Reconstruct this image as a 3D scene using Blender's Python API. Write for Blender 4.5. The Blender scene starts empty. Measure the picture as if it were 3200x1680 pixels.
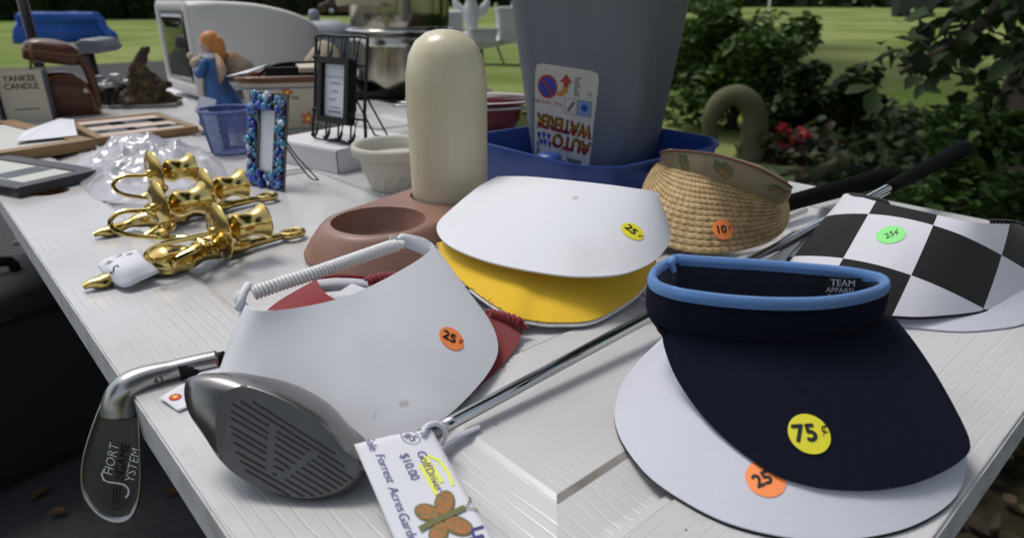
import bpy, bmesh, math, random
from mathutils import Vector, Matrix, noise
from mathutils.bvhtree import BVHTree
R = math.radians
V = Vector
scene = bpy.context.scene
C = scene.collection
random.seed(7)

# ------------------------------------------------------------------ camera, sky, sun, exposure
cam_data = bpy.data.cameras.new('camera')
cam_data.lens = 23.63
cam_data.sensor_width = 36.0
cam_data.clip_start = 0.02
cam_data.clip_end = 900.0
cam_data.dof.use_dof = True
cam_data.dof.focus_distance = 0.55
cam_data.dof.aperture_fstop = 7.5
camera = bpy.data.objects.new('camera', cam_data)
C.objects.link(camera)
camera.location = (0.0, 0.0, 1.015)
camera.rotation_euler = (R(90 - 21.75), 0, 0)
scene.camera = camera

SUN_ELEV, SUN_AZ = 64.0, -52.0          # degrees; azimuth measured from straight ahead (+Y), negative = to the left
world = bpy.data.worlds.new('World')
scene.world = world
world.use_nodes = True
wn = world.node_tree
wn.nodes.clear()
w_out = wn.nodes.new('ShaderNodeOutputWorld')
w_bg = wn.nodes.new('ShaderNodeBackground')
w_sky = wn.nodes.new('ShaderNodeTexSky')
w_sky.sky_type = 'NISHITA'
w_sky.sun_disc = False
w_sky.sun_elevation = R(SUN_ELEV)
w_sky.sun_rotation = R(SUN_AZ)
w_sky.dust_density = 2.0
w_bg.inputs['Strength'].default_value = 0.132
w_hs = wn.nodes.new('ShaderNodeHueSaturation')      # thin high cloud: the same sky, less blue
w_hs.inputs['Saturation'].default_value = 0.48
wn.links.new(w_sky.outputs[0], w_hs.inputs['Color'])
wn.links.new(w_hs.outputs[0], w_bg.inputs['Color'])
wn.links.new(w_bg.outputs[0], w_out.inputs['Surface'])

sun_data = bpy.data.lights.new('sun', 'SUN')
sun_data.energy = 1.35
sun_data.angle = R(20)
sun_data.color = (1.0, 0.95, 0.87)
sun = bpy.data.objects.new('sun', sun_data)
C.objects.link(sun)
sun.location = (-3, 4, 6)
sd = V((math.sin(R(SUN_AZ)) * math.cos(R(SUN_ELEV)), math.cos(R(SUN_AZ)) * math.cos(R(SUN_ELEV)), math.sin(R(SUN_ELEV))))
sun.rotation_euler = sd.to_track_quat('Z', 'Y').to_euler()

vs = scene.view_settings
scene.display_settings.display_device = 'sRGB'
vs.view_transform = 'Standard'
vs.look = 'None'
vs.exposure = 0.45
vs.gamma = 1.0
vs.use_curve_mapping = False
scene.cycles.use_denoising = True
scene.cycles.max_bounces = 8
scene.cycles.transparent_max_bounces = 12
scene.cycles.caustics_reflective = False
scene.cycles.caustics_refractive = False

# ------------------------------------------------------------------ materials
def mat(name, col, rough=0.5, metal=0.0, bump=None, vary=None, spec=0.5, trans=0.0, coat=0.0, sheen=0.0, emit=None, ior=1.45, sss=0.0, stretch=None):
    m = bpy.data.materials.new(name)
    m.use_nodes = True
    nt = m.node_tree
    b = nt.nodes['Principled BSDF']
    b.inputs['Base Color'].default_value = (*col, 1)
    b.inputs['Roughness'].default_value = rough
    b.inputs['Metallic'].default_value = metal
    b.inputs['Specular IOR Level'].default_value = spec
    b.inputs['Transmission Weight'].default_value = trans
    b.inputs['Coat Weight'].default_value = coat
    b.inputs['Sheen Weight'].default_value = sheen
    b.inputs['IOR'].default_value = ior
    if sss:
        b.inputs['Subsurface Weight'].default_value = sss
        b.inputs['Subsurface Radius'].default_value = (0.01, 0.008, 0.006)
    if bump or vary:
        tc = nt.nodes.new('ShaderNodeTexCoord')
        src = tc.outputs['Object']
        if stretch:
            mp = nt.nodes.new('ShaderNodeMapping')
            mp.inputs['Scale'].default_value = stretch
            nt.links.new(src, mp.inputs['Vector'])
            src = mp.outputs[0]
    if vary:                       # (noise scale, second colour, low, high)
        n = nt.nodes.new('ShaderNodeTexNoise')
        n.inputs['Scale'].default_value = vary[0]
        n.inputs['Detail'].default_value = 5
        nt.links.new(src, n.inputs['Vector'])
        r = nt.nodes.new('ShaderNodeValToRGB')
        lo, hi = (vary[2], vary[3]) if len(vary) > 3 else (0.35, 0.7)
        r.color_ramp.elements[0].position = lo
        r.color_ramp.elements[1].position = hi
        r.color_ramp.elements[0].color = (*col, 1)
        r.color_ramp.elements[1].color = (*vary[1], 1)
        nt.links.new(n.outputs['Fac'], r.inputs['Fac'])
        nt.links.new(r.outputs[0], b.inputs['Base Color'])
    if bump:                       # (noise scale, strength, distance)
        n2 = nt.nodes.new('ShaderNodeTexNoise')
        n2.inputs['Scale'].default_value = bump[0]
        n2.inputs['Detail'].default_value = 4
        nt.links.new(src, n2.inputs['Vector'])
        bp = nt.nodes.new('ShaderNodeBump')
        bp.inputs['Strength'].default_value = bump[1]
        bp.inputs['Distance'].default_value = bump[2] if len(bump) > 2 else 0.002
        nt.links.new(n2.outputs['Fac'], bp.inputs['Height'])
        nt.links.new(bp.outputs[0], b.inputs['Normal'])
    return m

def weave(m, scale=900.0, strength=0.25, dist=0.0004, coord='UV', rot=0.0):
    """fine twill / cloth relief added to a plain material"""
    nt = m.node_tree
    b = nt.nodes['Principled BSDF']
    tc = nt.nodes.new('ShaderNodeTexCoord')
    mp = nt.nodes.new('ShaderNodeMapping')
    mp.inputs['Rotation'].default_value = (0, 0, rot)
    nt.links.new(tc.outputs[coord], mp.inputs['Vector'])
    w = nt.nodes.new('ShaderNodeTexWave')
    w.inputs['Scale'].default_value = scale
    w.inputs['Distortion'].default_value = 0.6
    w.inputs['Detail'].default_value = 1
    nt.links.new(mp.outputs[0], w.inputs['Vector'])
    bp = nt.nodes.new('ShaderNodeBump')
    bp.inputs['Strength'].default_value = strength
    bp.inputs['Distance'].default_value = dist
    nt.links.new(w.outputs['Fac'], bp.inputs['Height'])
    nt.links.new(bp.outputs[0], b.inputs['Normal'])
    return m

# ------------------------------------------------------------------ mesh helpers
WM = {}                                        # world matrix of every Empty root

def thing(name, label, cat, loc=(0, 0, 0), rotz=0.0, group=None, kind=None):
    o = bpy.data.objects.new(name, None)
    o.empty_display_size = 0.02
    C.objects.link(o)
    o.location = loc
    o.rotation_euler = (0, 0, rotz)
    WM[o.name] = Matrix.Translation(loc) @ Matrix.Rotation(rotz, 4, 'Z')
    tag(o, label, cat, group, kind)
    return o

def tag(o, label=None, cat=None, group=None, kind=None):
    if label: o['label'] = label
    if cat: o['category'] = cat
    if group: o['group'] = group
    if kind: o['kind'] = kind
    return o

def root_matrix(o):
    while o is not None:
        if o.name in WM:
            return WM[o.name]
        o = o.parent
    return Matrix.Identity(4)

def obj(name, geo, m, parent=None, world=True, smooth=True, solid=0.0, bevel=0.0, sub=0, weld=False, offset=-1.0, angle=None):
    """one mesh object; vertices are given in world space unless world=False"""
    vs_, fs = geo[0], geo[1]
    if parent is not None and world:
        inv = root_matrix(parent).inverted()
        vs_ = [inv @ V(p) for p in vs_]
    me = bpy.data.meshes.new(name)
    me.from_pydata([tuple(p) for p in vs_], [], fs)
    me.update()
    bm = bmesh.new()
    bm.from_mesh(me)
    if weld:
        bmesh.ops.remove_doubles(bm, verts=bm.verts, dist=1e-5)
    bmesh.ops.recalc_face_normals(bm, faces=bm.faces)
    bm.to_mesh(me)
    bm.free()
    if len(geo) > 2 and geo[2]:                # per vertex uv
        uvl = me.uv_layers.new(name='UVMap')
        for lp in me.loops:
            uvl.data[lp.index].uv = geo[2][lp.vertex_index]
    mats = m if isinstance(m, (list, tuple)) else [m]
    for q in mats:
        me.materials.append(q)
    if len(geo) > 3 and geo[3]:
        for p, k in zip(me.polygons, geo[3]):
            p.material_index = k
    if smooth:
        me.polygons.foreach_set('use_smooth', [True] * len(me.polygons))
        if angle:
            me.set_sharp_from_angle(angle=R(angle))
    o = bpy.data.objects.new(name, me)
    C.objects.link(o)
    if parent is not None:
        o.parent = parent
    if solid:
        md = o.modifiers.new('solid', 'SOLIDIFY')
        md.thickness = solid
        md.offset = offset
    if bevel:
        md = o.modifiers.new('bevel', 'BEVEL')
        md.width = bevel
        md.segments = 2
        md.limit_method = 'ANGLE'
    if sub:
        md = o.modifiers.new('sub', 'SUBSURF')
        md.levels = sub
        md.render_levels = sub
    return o

def single(name, geo, m, label, cat, group=None, kind=None, **kw):
    """a thing that is one mesh; its origin is put at its base"""
    vs_ = [V(p) for p in geo[0]]
    lo = V((sum(p.x for p in vs_) / len(vs_), sum(p.y for p in vs_) / len(vs_), min(p.z for p in vs_)))
    g2 = ([p - lo for p in vs_],) + tuple(geo[1:])
    o = obj(name, g2, m, None, **kw)
    o.location = lo
    return tag(o, label, cat, group, kind)

def merge(*geos):
    v, f = [], []
    for g in geos:
        n = len(v)
        v += list(g[0])
        f += [tuple(i + n for i in q) for q in g[1]]
    return v, f

def xf(geo, M):
    return ([M @ V(p) for p in geo[0]],) + tuple(geo[1:])

def place(loc=(0, 0, 0), rz=0.0, rx=0.0, ry=0.0, s=1.0):
    return Matrix.Translation(loc) @ Matrix.Rotation(rz, 4, 'Z') @ Matrix.Rotation(ry, 4, 'Y') @ Matrix.Rotation(rx, 4, 'X') @ Matrix.Scale(s, 4)

def frame_to(loc, zdir, xhint=(1, 0, 0)):
    """matrix whose local Z points along zdir"""
    z = V(zdir).normalized()
    x = V(xhint) - z * V(xhint).dot(z)
    if x.length < 1e-5:
        x = V((0, 1, 0)) - z * z.y
    x.normalize()
    y = z.cross(x)
    M = Matrix((x, y, z)).transposed().to_4x4()
    return Matrix.Translation(loc) @ M

def box(cx, cy, cz, sx, sy, sz):
    v = [(cx + sx * a / 2, cy + sy * b / 2, cz + sz * c / 2) for a in (-1, 1) for b in (-1, 1) for c in (-1, 1)]
    f = [(0, 1, 3, 2), (4, 6, 7, 5), (0, 4, 5, 1), (2, 3, 7, 6), (0, 2, 6, 4), (1, 5, 7, 3)]
    return v, f

def cr(pts, n, closed=False):
    """Catmull-Rom through pts, resampled to n points at even arc length"""
    P = [V(p) for p in pts]
    dense = []
    m = len(P)
    segs = m if closed else m - 1
    for i in range(segs):
        if closed:
            a, b, c, d = P[(i - 1) % m], P[i], P[(i + 1) % m], P[(i + 2) % m]
        else:
            b, c = P[i], P[i + 1]
            a = P[i - 1] if i > 0 else b * 2 - c
            d = P[i + 2] if i + 2 < m else c * 2 - b
        for k in range(16):
            t = k / 16
            t2, t3 = t * t, t * t * t
            dense.append(0.5 * ((2 * b) + (c - a) * t + (2 * a - 5 * b + 4 * c - d) * t2 + (3 * b - a - 3 * c + d) * t3))
    dense.append(P[0].copy() if closed else P[-1].copy())
    L = [0.0]
    for i in range(1, len(dense)):
        L.append(L[-1] + (dense[i] - dense[i - 1]).length)
    out = []
    cnt = n if closed else n - 1
    j = 0
    for k in range(n):
        s = L[-1] * k / cnt
        while j < len(L) - 2 and L[j + 1] < s:
            j += 1
        u = (s - L[j]) / max(L[j + 1] - L[j], 1e-9)
        out.append(dense[j].lerp(dense[j + 1], min(max(u, 0), 1)))
    return out

def grid(rows, closed=False, caps=False):
    """quads between equal-length rows of points (closed = each row is a loop)"""
    n = len(rows[0])
    v = [p for r in rows for p in r]
    f = []
    for j in range(len(rows) - 1):
        for i in range(n if closed else n - 1):
            a, b = j * n + i, j * n + (i + 1) % n
            f.append((a, b, b + n, a + n))
    if caps:
        f.append(tuple(range(n - 1, -1, -1)))
        f.append(tuple((len(rows) - 1) * n + i for i in range(n)))
    uv = [(i / max(n - 1, 1), j / max(len(rows) - 1, 1)) for j in range(len(rows)) for i in range(n)]
    return v, f, uv

def tube(path, r, n=10, closed=False):
    P = [V(p) for p in path]
    m = len(P)
    rad = r if isinstance(r, (list, tuple)) else [r] * m
    up = V((0, 0, 1))
    rows = []
    x = None
    for i in range(m):
        if closed:
            t = P[(i + 1) % m] - P[i - 1]
        else:
            t = P[min(i + 1, m - 1)] - P[max(i - 1, 0)]
        t.normalize()
        if x is None:
            h = up if abs(t.z) < 0.9 else V((1, 0, 0))
            x = (h - t * h.dot(t)).normalized()
        else:
            x = (x - t * x.dot(t))
            x = x.normalized() if x.length > 1e-6 else t.orthogonal().normalized()
        y = t.cross(x)
        rows.append([P[i] + (x * math.cos(2 * math.pi * k / n) + y * math.sin(2 * math.pi * k / n)) * rad[i] for k in range(n)])
    if closed:
        rows.append(rows[0])
        v, f, uv = grid(rows, True)
        return v, f
    v, f, uv = grid(rows, True, True)
    return v, f

def lathe(profile, n=32, caps=True, M=None, a0=0.0, squash=1.0):
    rows = [[V((r * math.cos(a0 + 2 * math.pi * k / n), squash * r * math.sin(a0 + 2 * math.pi * k / n), z)) for k in range(n)] for r, z in profile]
    v, f, uv = grid(rows, True, caps)
    if M is not None:
        v = [M @ p for p in v]
    return v, f

def prism(outline, z0, z1, M=None):
    n = len(outline)
    v = [V((x, y, z0)) for x, y in outline] + [V((x, y, z1)) for x, y in outline]
    f = [tuple(range(n - 1, -1, -1)), tuple(range(n, 2 * n))]
    f += [(i, (i + 1) % n, n + (i + 1) % n, n + i) for i in range(n)]
    if M is not None:
        v = [M @ p for p in v]
    return v, f

def rrect(w, h, r, n=6, cx=0.0, cy=0.0):
    out = []
    for sx, sy, a0 in ((1, 1, 0), (-1, 1, 90), (-1, -1, 180), (1, -1, 270)):
        for k in range(n + 1):
            a = R(a0 + 90 * k / n)
            out.append((cx + sx * (w / 2 - r) + r * math.cos(a), cy + sy * (h / 2 - r) + r * math.sin(a)))
    return out

def ball(c, r, n=12, m=8, s=(1, 1, 1)):
    rows = []
    for j in range(m + 1):
        a = math.pi * j / m
        rr = max(math.sin(a), 0.001)
        rows.append([V((c[0] + r * s[0] * rr * math.cos(2 * math.pi * k / n), c[1] + r * s[1] * rr * math.sin(2 * math.pi * k / n), c[2] - r * s[2] * math.cos(a))) for k in range(n)])
    v, f, uv = grid(rows, True, True)
    return v, f

def cut(geo, cutter):
    """geo minus cutter as plain mesh data"""
    a = obj('cut_a', geo, [], None, smooth=False)
    b = obj('cut_b', cutter, [], None, smooth=False)
    md = a.modifiers.new('b', 'BOOLEAN')
    md.operation = 'DIFFERENCE'
    md.object = b
    md.solver = 'EXACT'
    dg = bpy.context.evaluated_depsgraph_get()
    me = bpy.data.meshes.new_from_object(a.evaluated_get(dg))
    v = [p.co.copy() for p in me.vertices]
    f = [tuple(p.vertices) for p in me.polygons]
    for o in (a, b):
        md_ = o.data
        bpy.data.objects.remove(o)
        bpy.data.meshes.remove(md_)
    bpy.data.meshes.remove(me)
    return v, f

# ------------------------------------------------------------------ lettering (built-in font, turned into flat mesh)
TEXT = {}

def prepare_texts(strings):
    obs = []
    for s in strings:
        cu = bpy.data.curves.new('letters', 'FONT')
        cu.body = s
        cu.size = 1.0
        cu.align_x = 'CENTER'
        cu.align_y = 'CENTER'
        cu.resolution_u = 3
        o = bpy.data.objects.new('letters', cu)
        C.objects.link(o)
        obs.append((s, o))
    bpy.context.view_layer.update()
    dg = bpy.context.evaluated_depsgraph_get()
    for s, o in obs:
        me = bpy.data.meshes.new_from_object(o.evaluated_get(dg))
        TEXT[s] = ([(p.co.x, p.co.y) for p in me.vertices], [tuple(p.vertices) for p in me.polygons])
        bpy.data.meshes.remove(me)
    for s, o in obs:
        cu = o.data
        bpy.data.objects.remove(o)
        bpy.data.curves.remove(cu)

def text2d(s, size, x=0.0, y=0.0, rot=0.0, shear=0.0, bold=0.0, sx=1.0):
    p, f = TEXT[s]
    ca, sa = math.cos(rot), math.sin(rot)
    def one(dx, dy):
        out = []
        for a, b in p:
            a2, b2 = (a * sx + b * shear) * size + dx, b * size + dy
            out.append((x + a2 * ca - b2 * sa, y + a2 * sa + b2 * ca))
        return out
    if not bold:
        return one(0, 0), list(f)
    v, ff = [], []
    for dx, dy in ((-bold, 0), (bold, 0), (0, bold), (0, -bold)):
        n = len(v)
        v += one(dx, dy)
        ff += [tuple(i + n for i in q) for q in f]
    return v, ff

def stroke2d(pts, w):
    """a pen or marker line of width w through 2-d points"""
    P = [V((a, b, 0)) for a, b in pts]
    v, f = [], []
    for i, p in enumerate(P):
        t = (P[min(i + 1, len(P) - 1)] - P[max(i - 1, 0)])
        t = t.normalized() if t.length > 1e-9 else V((1, 0, 0))
        nrm = V((-t.y, t.x, 0)) * (w / 2)
        v += [(p.x + nrm.x, p.y + nrm.y), (p.x - nrm.x, p.y - nrm.y)]
        if i:
            k = 2 * i
            f.append((k - 2, k - 1, k + 1, k))
    return v, f

def disc2d(r, n=32, rings=4, cx=0.0, cy=0.0, sy=1.0):
    v = [(cx, cy)]
    f = []
    for j in range(1, rings + 1):
        for k in range(n):
            a = 2 * math.pi * k / n
            v.append((cx + r * j / rings * math.cos(a), cy + sy * r * j / rings * math.sin(a)))
    for k in range(n):
        f.append((0, 1 + k, 1 + (k + 1) % n))
    for j in range(rings - 1):
        for k in range(n):
            a = 1 + j * n
            f.append((a + k, a + n + k, a + n + (k + 1) % n, a + (k + 1) % n))
    return v, f

def poly2d(pts):
    return list(pts), [tuple(range(len(pts)))]

def flat2d(g, M, z=0.0):
    """put 2-d geometry on the XY plane of matrix M"""
    return [M @ V((a, b, z)) for a, b in g[0]], g[1]

class Skin:
    """a surface (grid in world space) that stickers and prints can lie on"""
    def __init__(self, geo):
        self.bvh = BVHTree.FromPolygons([V(p) for p in geo[0]], geo[1])
    def spot(self, p, facing=(0, -0.5, 0.8), right=(1, 0, 0), rot=0.0):
        loc, nrm, i, d = self.bvh.find_nearest(V(p))
        if nrm.dot(V(facing)) < 0:
            nrm = -nrm
        x = (V(right) - nrm * V(right).dot(nrm)).normalized()
        y = nrm.cross(x)
        c_, s_ = math.cos(rot), math.sin(rot)
        x, y = x * c_ + y * s_, y * c_ - x * s_
        return loc, nrm, x, y
    def wrap(self, g, spot, off):
        loc, nrm, x, y = spot
        out = []
        for a, b in g[0]:
            o = loc + x * a + y * b
            h = self.bvh.ray_cast(o + nrm * 0.02, -nrm, 0.05)
            if h[0] is None:
                h2 = self.bvh.find_nearest(o)
                q, hn = h2[0], nrm
                q = o if (q - o).length > 0.006 else q
            else:
                q, hn = h[0], h[1]
                if hn.dot(nrm) < 0:
                    hn = -hn
            out.append(q + hn * off)
        return out, g[1]


def sheet(rows, th, up=(0, -0.4, 0.9), uvs=None):
    """thick skin below a grid of points: returns (whole geo with uv, top-only geo)"""
    n, m = len(rows[0]), len(rows)
    top = [p for r in rows for p in r]
    up = V(up)
    nr = []
    for j in range(m):
        for i in range(n):
            a = rows[j][min(i + 1, n - 1)] - rows[j][max(i - 1, 0)]
            b = rows[min(j + 1, m - 1)][i] - rows[max(j - 1, 0)][i]
            q = a.cross(b)
            nr.append(q.normalized() if q.length > 1e-10 else None)
    ref = None
    flip = 1
    mid = nr[(m // 2) * n + n // 2]
    if mid is not None and mid.dot(up) < 0:
        flip = -1
    for k in range(len(nr)):
        if nr[k] is None:
            nr[k] = ref or (mid * 1.0)
        ref = nr[k]
    bot = [p - nr[k] * (th * flip) for k, p in enumerate(top)]
    f = []
    for j in range(m - 1):
        for i in range(n - 1):
            a = j * n + i
            f.append((a, a + 1, a + 1 + n, a + n))
    ft = list(f)
    N = len(top)
    f = f + [(d + N, c + N, b + N, a + N) for a, b, c, d in ft]
    def rim(idx):
        for a, b in zip(idx[:-1], idx[1:]):
            f.append((a, b, b + N, a + N))
    rim([i for i in range(n)])
    rim([(m - 1) * n + i for i in range(n)])
    rim([j * n for j in range(m)])
    rim([j * n + n - 1 for j in range(m)])
    uv = [(i / (n - 1), j / (m - 1)) for j in range(m) for i in range(n)] if uvs is None else uvs
    return (top + bot, f, uv + uv), (top, ft)

def loft(rim, outer, n=72, m=14, bulge=0.0, th=0.003, up=(0, -0.4, 0.9)):
    a, b = cr(rim, n), cr(outer, n)
    rows = []
    for j in range(m + 1):
        t = j / m
        rows.append([a[i].lerp(b[i], t) + V((0, 0, bulge * 4 * t * (1 - t))) for i in range(n)])
    return rows

# ------------------------------------------------------------------ shared materials
M_chrome = mat('chrome', (0.50, 0.50, 0.50), 0.07, 1.0)
M_steel = mat('brushed_steel', (0.42, 0.41, 0.40), 0.3, 1.0, bump=(160, 0.15, 0.0006))
M_brass = mat('polished_brass', (0.64, 0.48, 0.17), 0.15, 1.0, bump=(45, 0.10, 0.0006), vary=(35, (0.44, 0.31, 0.09), 0.45, 0.7))
M_black = mat('black_satin', (0.006, 0.006, 0.007), 0.45, spec=0.3)
M_blackmetal = mat('black_wire', (0.015, 0.015, 0.016), 0.4, 0.3)
M_rubber = mat('black_rubber', (0.003, 0.003, 0.003), 0.8, spec=0.10, bump=(900, 0.4, 0.0006))
M_paper = mat('white_paper', (0.66, 0.67, 0.72), 0.8, bump=(60, 0.12, 0.001))
M_ink = mat('black_ink', (0.012, 0.012, 0.015), 0.6)
M_penink = mat('blue_pen_ink', (0.045, 0.035, 0.20), 0.6)
M_yellowmark = mat('yellow_highlighter', (0.80, 0.82, 0.10), 0.8)
M_st_orange = mat('orange_sticker', (0.92, 0.26, 0.07), 0.55, bump=(300, 0.05, 0.0004))
M_st_yellow = mat('yellow_sticker', (0.72, 0.66, 0.03), 0.55, bump=(300, 0.05, 0.0004))
M_st_green = mat('green_sticker', (0.22, 0.72, 0.20), 0.55, bump=(300, 0.05, 0.0004))
M_foam = mat('white_foam', (0.66, 0.67, 0.71), 0.75, bump=(420, 0.18, 0.0006), vary=(9.0, (0.53, 0.525, 0.54), 0.55, 0.85))
M_whitecloth = weave(mat('white_twill', (0.63, 0.64, 0.73), 0.85, sheen=0.2, vary=(700, (0.605, 0.615, 0.70), 0.4, 0.65)), 150, 0.5, 0.0005, 'UV', 0.7)
M_navy = weave(mat('navy_twill', (0.0085, 0.0100, 0.023), 0.95, spec=0.12, vary=(700, (0.0115, 0.0135, 0.029), 0.40, 0.68)), 150, 0.6, 0.0005, 'UV', 0.7)
M_bluetrim = weave(mat('blue_trim', (0.12, 0.28, 0.62), 0.8, sheen=0.2), 260, 0.6, 0.0005, 'UV', 0.6)
M_yellowcloth = mat('yellow_cloth', (0.74, 0.47, 0.02), 0.9, bump=(700, 0.35, 0.0006), sheen=0.2)
M_redcloth = mat('red_cloth', (0.21, 0.010, 0.014), 0.92, bump=(800, 0.4, 0.0007), sheen=0.3)
M_whiteplastic = mat('white_plastic', (0.74, 0.74, 0.74), 0.35, bump=(40, 0.04, 0.001))

def grain_mat(name, along):
    """semi-gloss white paint over embossed wood grain; 'along' is the local axis of the grain"""
    m = mat(name, (0.50, 0.50, 0.51), 0.28)
    nt = m.node_tree
    b = nt.nodes['Principled BSDF']
    tc = nt.nodes.new('ShaderNodeTexCoord')
    mp = nt.nodes.new('ShaderNodeMapping')
    mp.inputs['Scale'].default_value = (1, 0.10, 1) if along == 'Y' else (0.10, 1, 1)
    nt.links.new(tc.outputs['Object'], mp.inputs['Vector'])
    n0 = nt.nodes.new('ShaderNodeTexNoise')
    n0.inputs['Scale'].default_value = 9
    n0.inputs['Detail'].default_value = 3
    nt.links.new(mp.outputs[0], n0.inputs['Vector'])
    w = nt.nodes.new('ShaderNodeTexWave')
    w.bands_direction = 'X' if along == 'Y' else 'Y'
    w.inputs['Scale'].default_value = 38
    w.inputs['Distortion'].default_value = 5.0
    w.inputs['Detail'].default_value = 3
    w.inputs['Detail Scale'].default_value = 1.6
    nt.links.new(mp.outputs[0], w.inputs['Vector'])
    r = nt.nodes.new('ShaderNodeValToRGB')
    r.color_ramp.elements[0].position = 0.0
    r.color_ramp.elements[0].color = (0, 0, 0, 1)
    r.color_ramp.elements[1].position = 0.13
    r.color_ramp.elements[1].color = (1, 1, 1, 1)
    nt.links.new(w.outputs['Fac'], r.inputs['Fac'])
    mx = nt.nodes.new('ShaderNodeMix')                 # grain comes and goes over the board
    mx.data_type = 'FLOAT'
    n1 = nt.nodes.new('ShaderNodeTexNoise')
    n1.inputs['Scale'].default_value = 7
    nt.links.new(tc.outputs['Object'], n1.inputs['Vector'])
    r1 = nt.nodes.new('ShaderNodeValToRGB')
    r1.color_ramp.elements[0].position = 0.38
    r1.color_ramp.elements[1].position = 0.6
    nt.links.new(n1.outputs['Fac'], r1.inputs['Fac'])
    nt.links.new(r1.outputs[0], mx.inputs[0])
    mx.inputs[2].default_value = 0.95
    nt.links.new(r.outputs[0], mx.inputs[3])
    bp = nt.nodes.new('ShaderNodeBump')
    bp.inputs['Strength'].default_value = 0.36
    bp.inputs['Distance'].default_value = 0.0010
    nt.links.new(mx.outputs[0], bp.inputs['Height'])
    n2 = nt.nodes.new('ShaderNodeTexNoise')            # brush marks
    n2.inputs['Scale'].default_value = 260
    nt.links.new(mp.outputs[0], n2.inputs['Vector'])
    bp2 = nt.nodes.new('ShaderNodeBump')
    bp2.inputs['Strength'].default_value = 0.12
    bp2.inputs['Distance'].default_value = 0.0006
    nt.links.new(n2.outputs['Fac'], bp2.inputs['Height'])
    nt.links.new(bp.outputs[0], bp2.inputs['Normal'])
    nt.links.new(bp2.outputs[0], b.inputs['Normal'])
    # dust specks and grime
    vo = nt.nodes.new('ShaderNodeTexVoronoi')
    vo.inputs['Scale'].default_value = 75
    vo.inputs['Randomness'].default_value = 1
    nt.links.new(tc.outputs['Object'], vo.inputs['Vector'])
    lt = nt.nodes.new('ShaderNodeMath')
    lt.operation = 'LESS_THAN'
    lt.inputs[1].default_value = 0.055
    nt.links.new(vo.outputs['Distance'], lt.inputs[0])
    sp = nt.nodes.new('ShaderNodeSeparateColor')
    nt.links.new(vo.outputs['Color'], sp.inputs[0])
    gt = nt.nodes.new('ShaderNodeMath')
    gt.operation = 'GREATER_THAN'
    gt.inputs[1].default_value = 0.86
    nt.links.new(sp.outputs[0], gt.inputs[0])
    mul = nt.nodes.new('ShaderNodeMath')
    mul.operation = 'MULTIPLY'
    nt.links.new(lt.outputs[0], mul.inputs[0])
    nt.links.new(gt.outputs[0], mul.inputs[1])
    n3 = nt.nodes.new('ShaderNodeTexNoise')
    n3.inputs['Scale'].default_value = 5
    n3.inputs['Detail'].default_value = 6
    nt.links.new(tc.outputs['Object'], n3.inputs['Vector'])
    r3 = nt.nodes.new('ShaderNodeValToRGB')
    r3.color_ramp.elements[0].position = 0.3
    r3.color_ramp.elements[0].color = (0.46, 0.455, 0.445, 1)
    r3.color_ramp.elements[1].position = 0.62
    r3.color_ramp.elements[1].color = (0.555, 0.555, 0.565, 1)
    nt.links.new(n3.outputs['Fac'], r3.inputs['Fac'])
    cm = nt.nodes.new('ShaderNodeMix')
    cm.data_type = 'RGBA'
    nt.links.new(mul.outputs[0], cm.inputs[0])
    nt.links.new(r3.outputs[0], cm.inputs[6])
    cm.inputs[7].default_value = (0.04, 0.035, 0.03, 1)
    n4 = nt.nodes.new('ShaderNodeTexNoise')            # greasy stains and scuffs with their own outline
    n4.inputs['Scale'].default_value = 11
    n4.inputs['Detail'].default_value = 9
    n4.inputs['Roughness'].default_value = 0.75
    nt.links.new(tc.outputs['Object'], n4.inputs['Vector'])
    r4 = nt.nodes.new('ShaderNodeValToRGB')
    r4.color_ramp.elements[0].position = 0.60
    r4.color_ramp.elements[1].position = 0.74
    r4.color_ramp.elements[1].color = (0.6, 0.6, 0.6, 1)
    nt.links.new(n4.outputs['Fac'], r4.inputs['Fac'])
    cm2 = nt.nodes.new('ShaderNodeMix')
    cm2.data_type = 'RGBA'
    nt.links.new(r4.outputs[0], cm2.inputs[0])
    nt.links.new(cm.outputs[2], cm2.inputs[6])
    cm2.inputs[7].default_value = (0.30, 0.285, 0.255, 1)
    nt.links.new(cm2.outputs[2], b.inputs['Base Color'])
    rr4 = nt.nodes.new('ShaderNodeMapRange')
    rr4.inputs['To Min'].default_value = 0.17
    rr4.inputs['To Max'].default_value = 0.38
    nt.links.new(n3.outputs['Fac'], rr4.inputs['Value'])
    nt.links.new(rr4.outputs[0], b.inputs['Roughness'])
    return m

M_doorY = grain_mat('door_paint_grain_lengthwise', 'Y')
M_doorX = grain_mat('door_paint_grain_crosswise', 'X')
M_dooredge = mat('scuffed_door_edge', (0.50, 0.50, 0.50), 0.6, bump=(90, 0.4, 0.0015), vary=(40, (0.36, 0.355, 0.35), 0.45, 0.7))
M_bevelend = mat('brown_grey_panel_bevel', (0.20, 0.185, 0.16), 0.6, vary=(30, (0.31, 0.29, 0.26), 0.38, 0.62), bump=(200, 0.15, 0.0006))
M_rawwood = mat('raw_wood', (0.30, 0.14, 0.05), 0.8, bump=(40, 0.3, 0.002), stretch=(1, 6, 6))
M_lumber = mat('sawhorse_lumber', (0.33, 0.22, 0.12), 0.8, bump=(30, 0.3, 0.002), vary=(12, (0.25, 0.16, 0.08)), stretch=(1, 1, 0.2))

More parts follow.
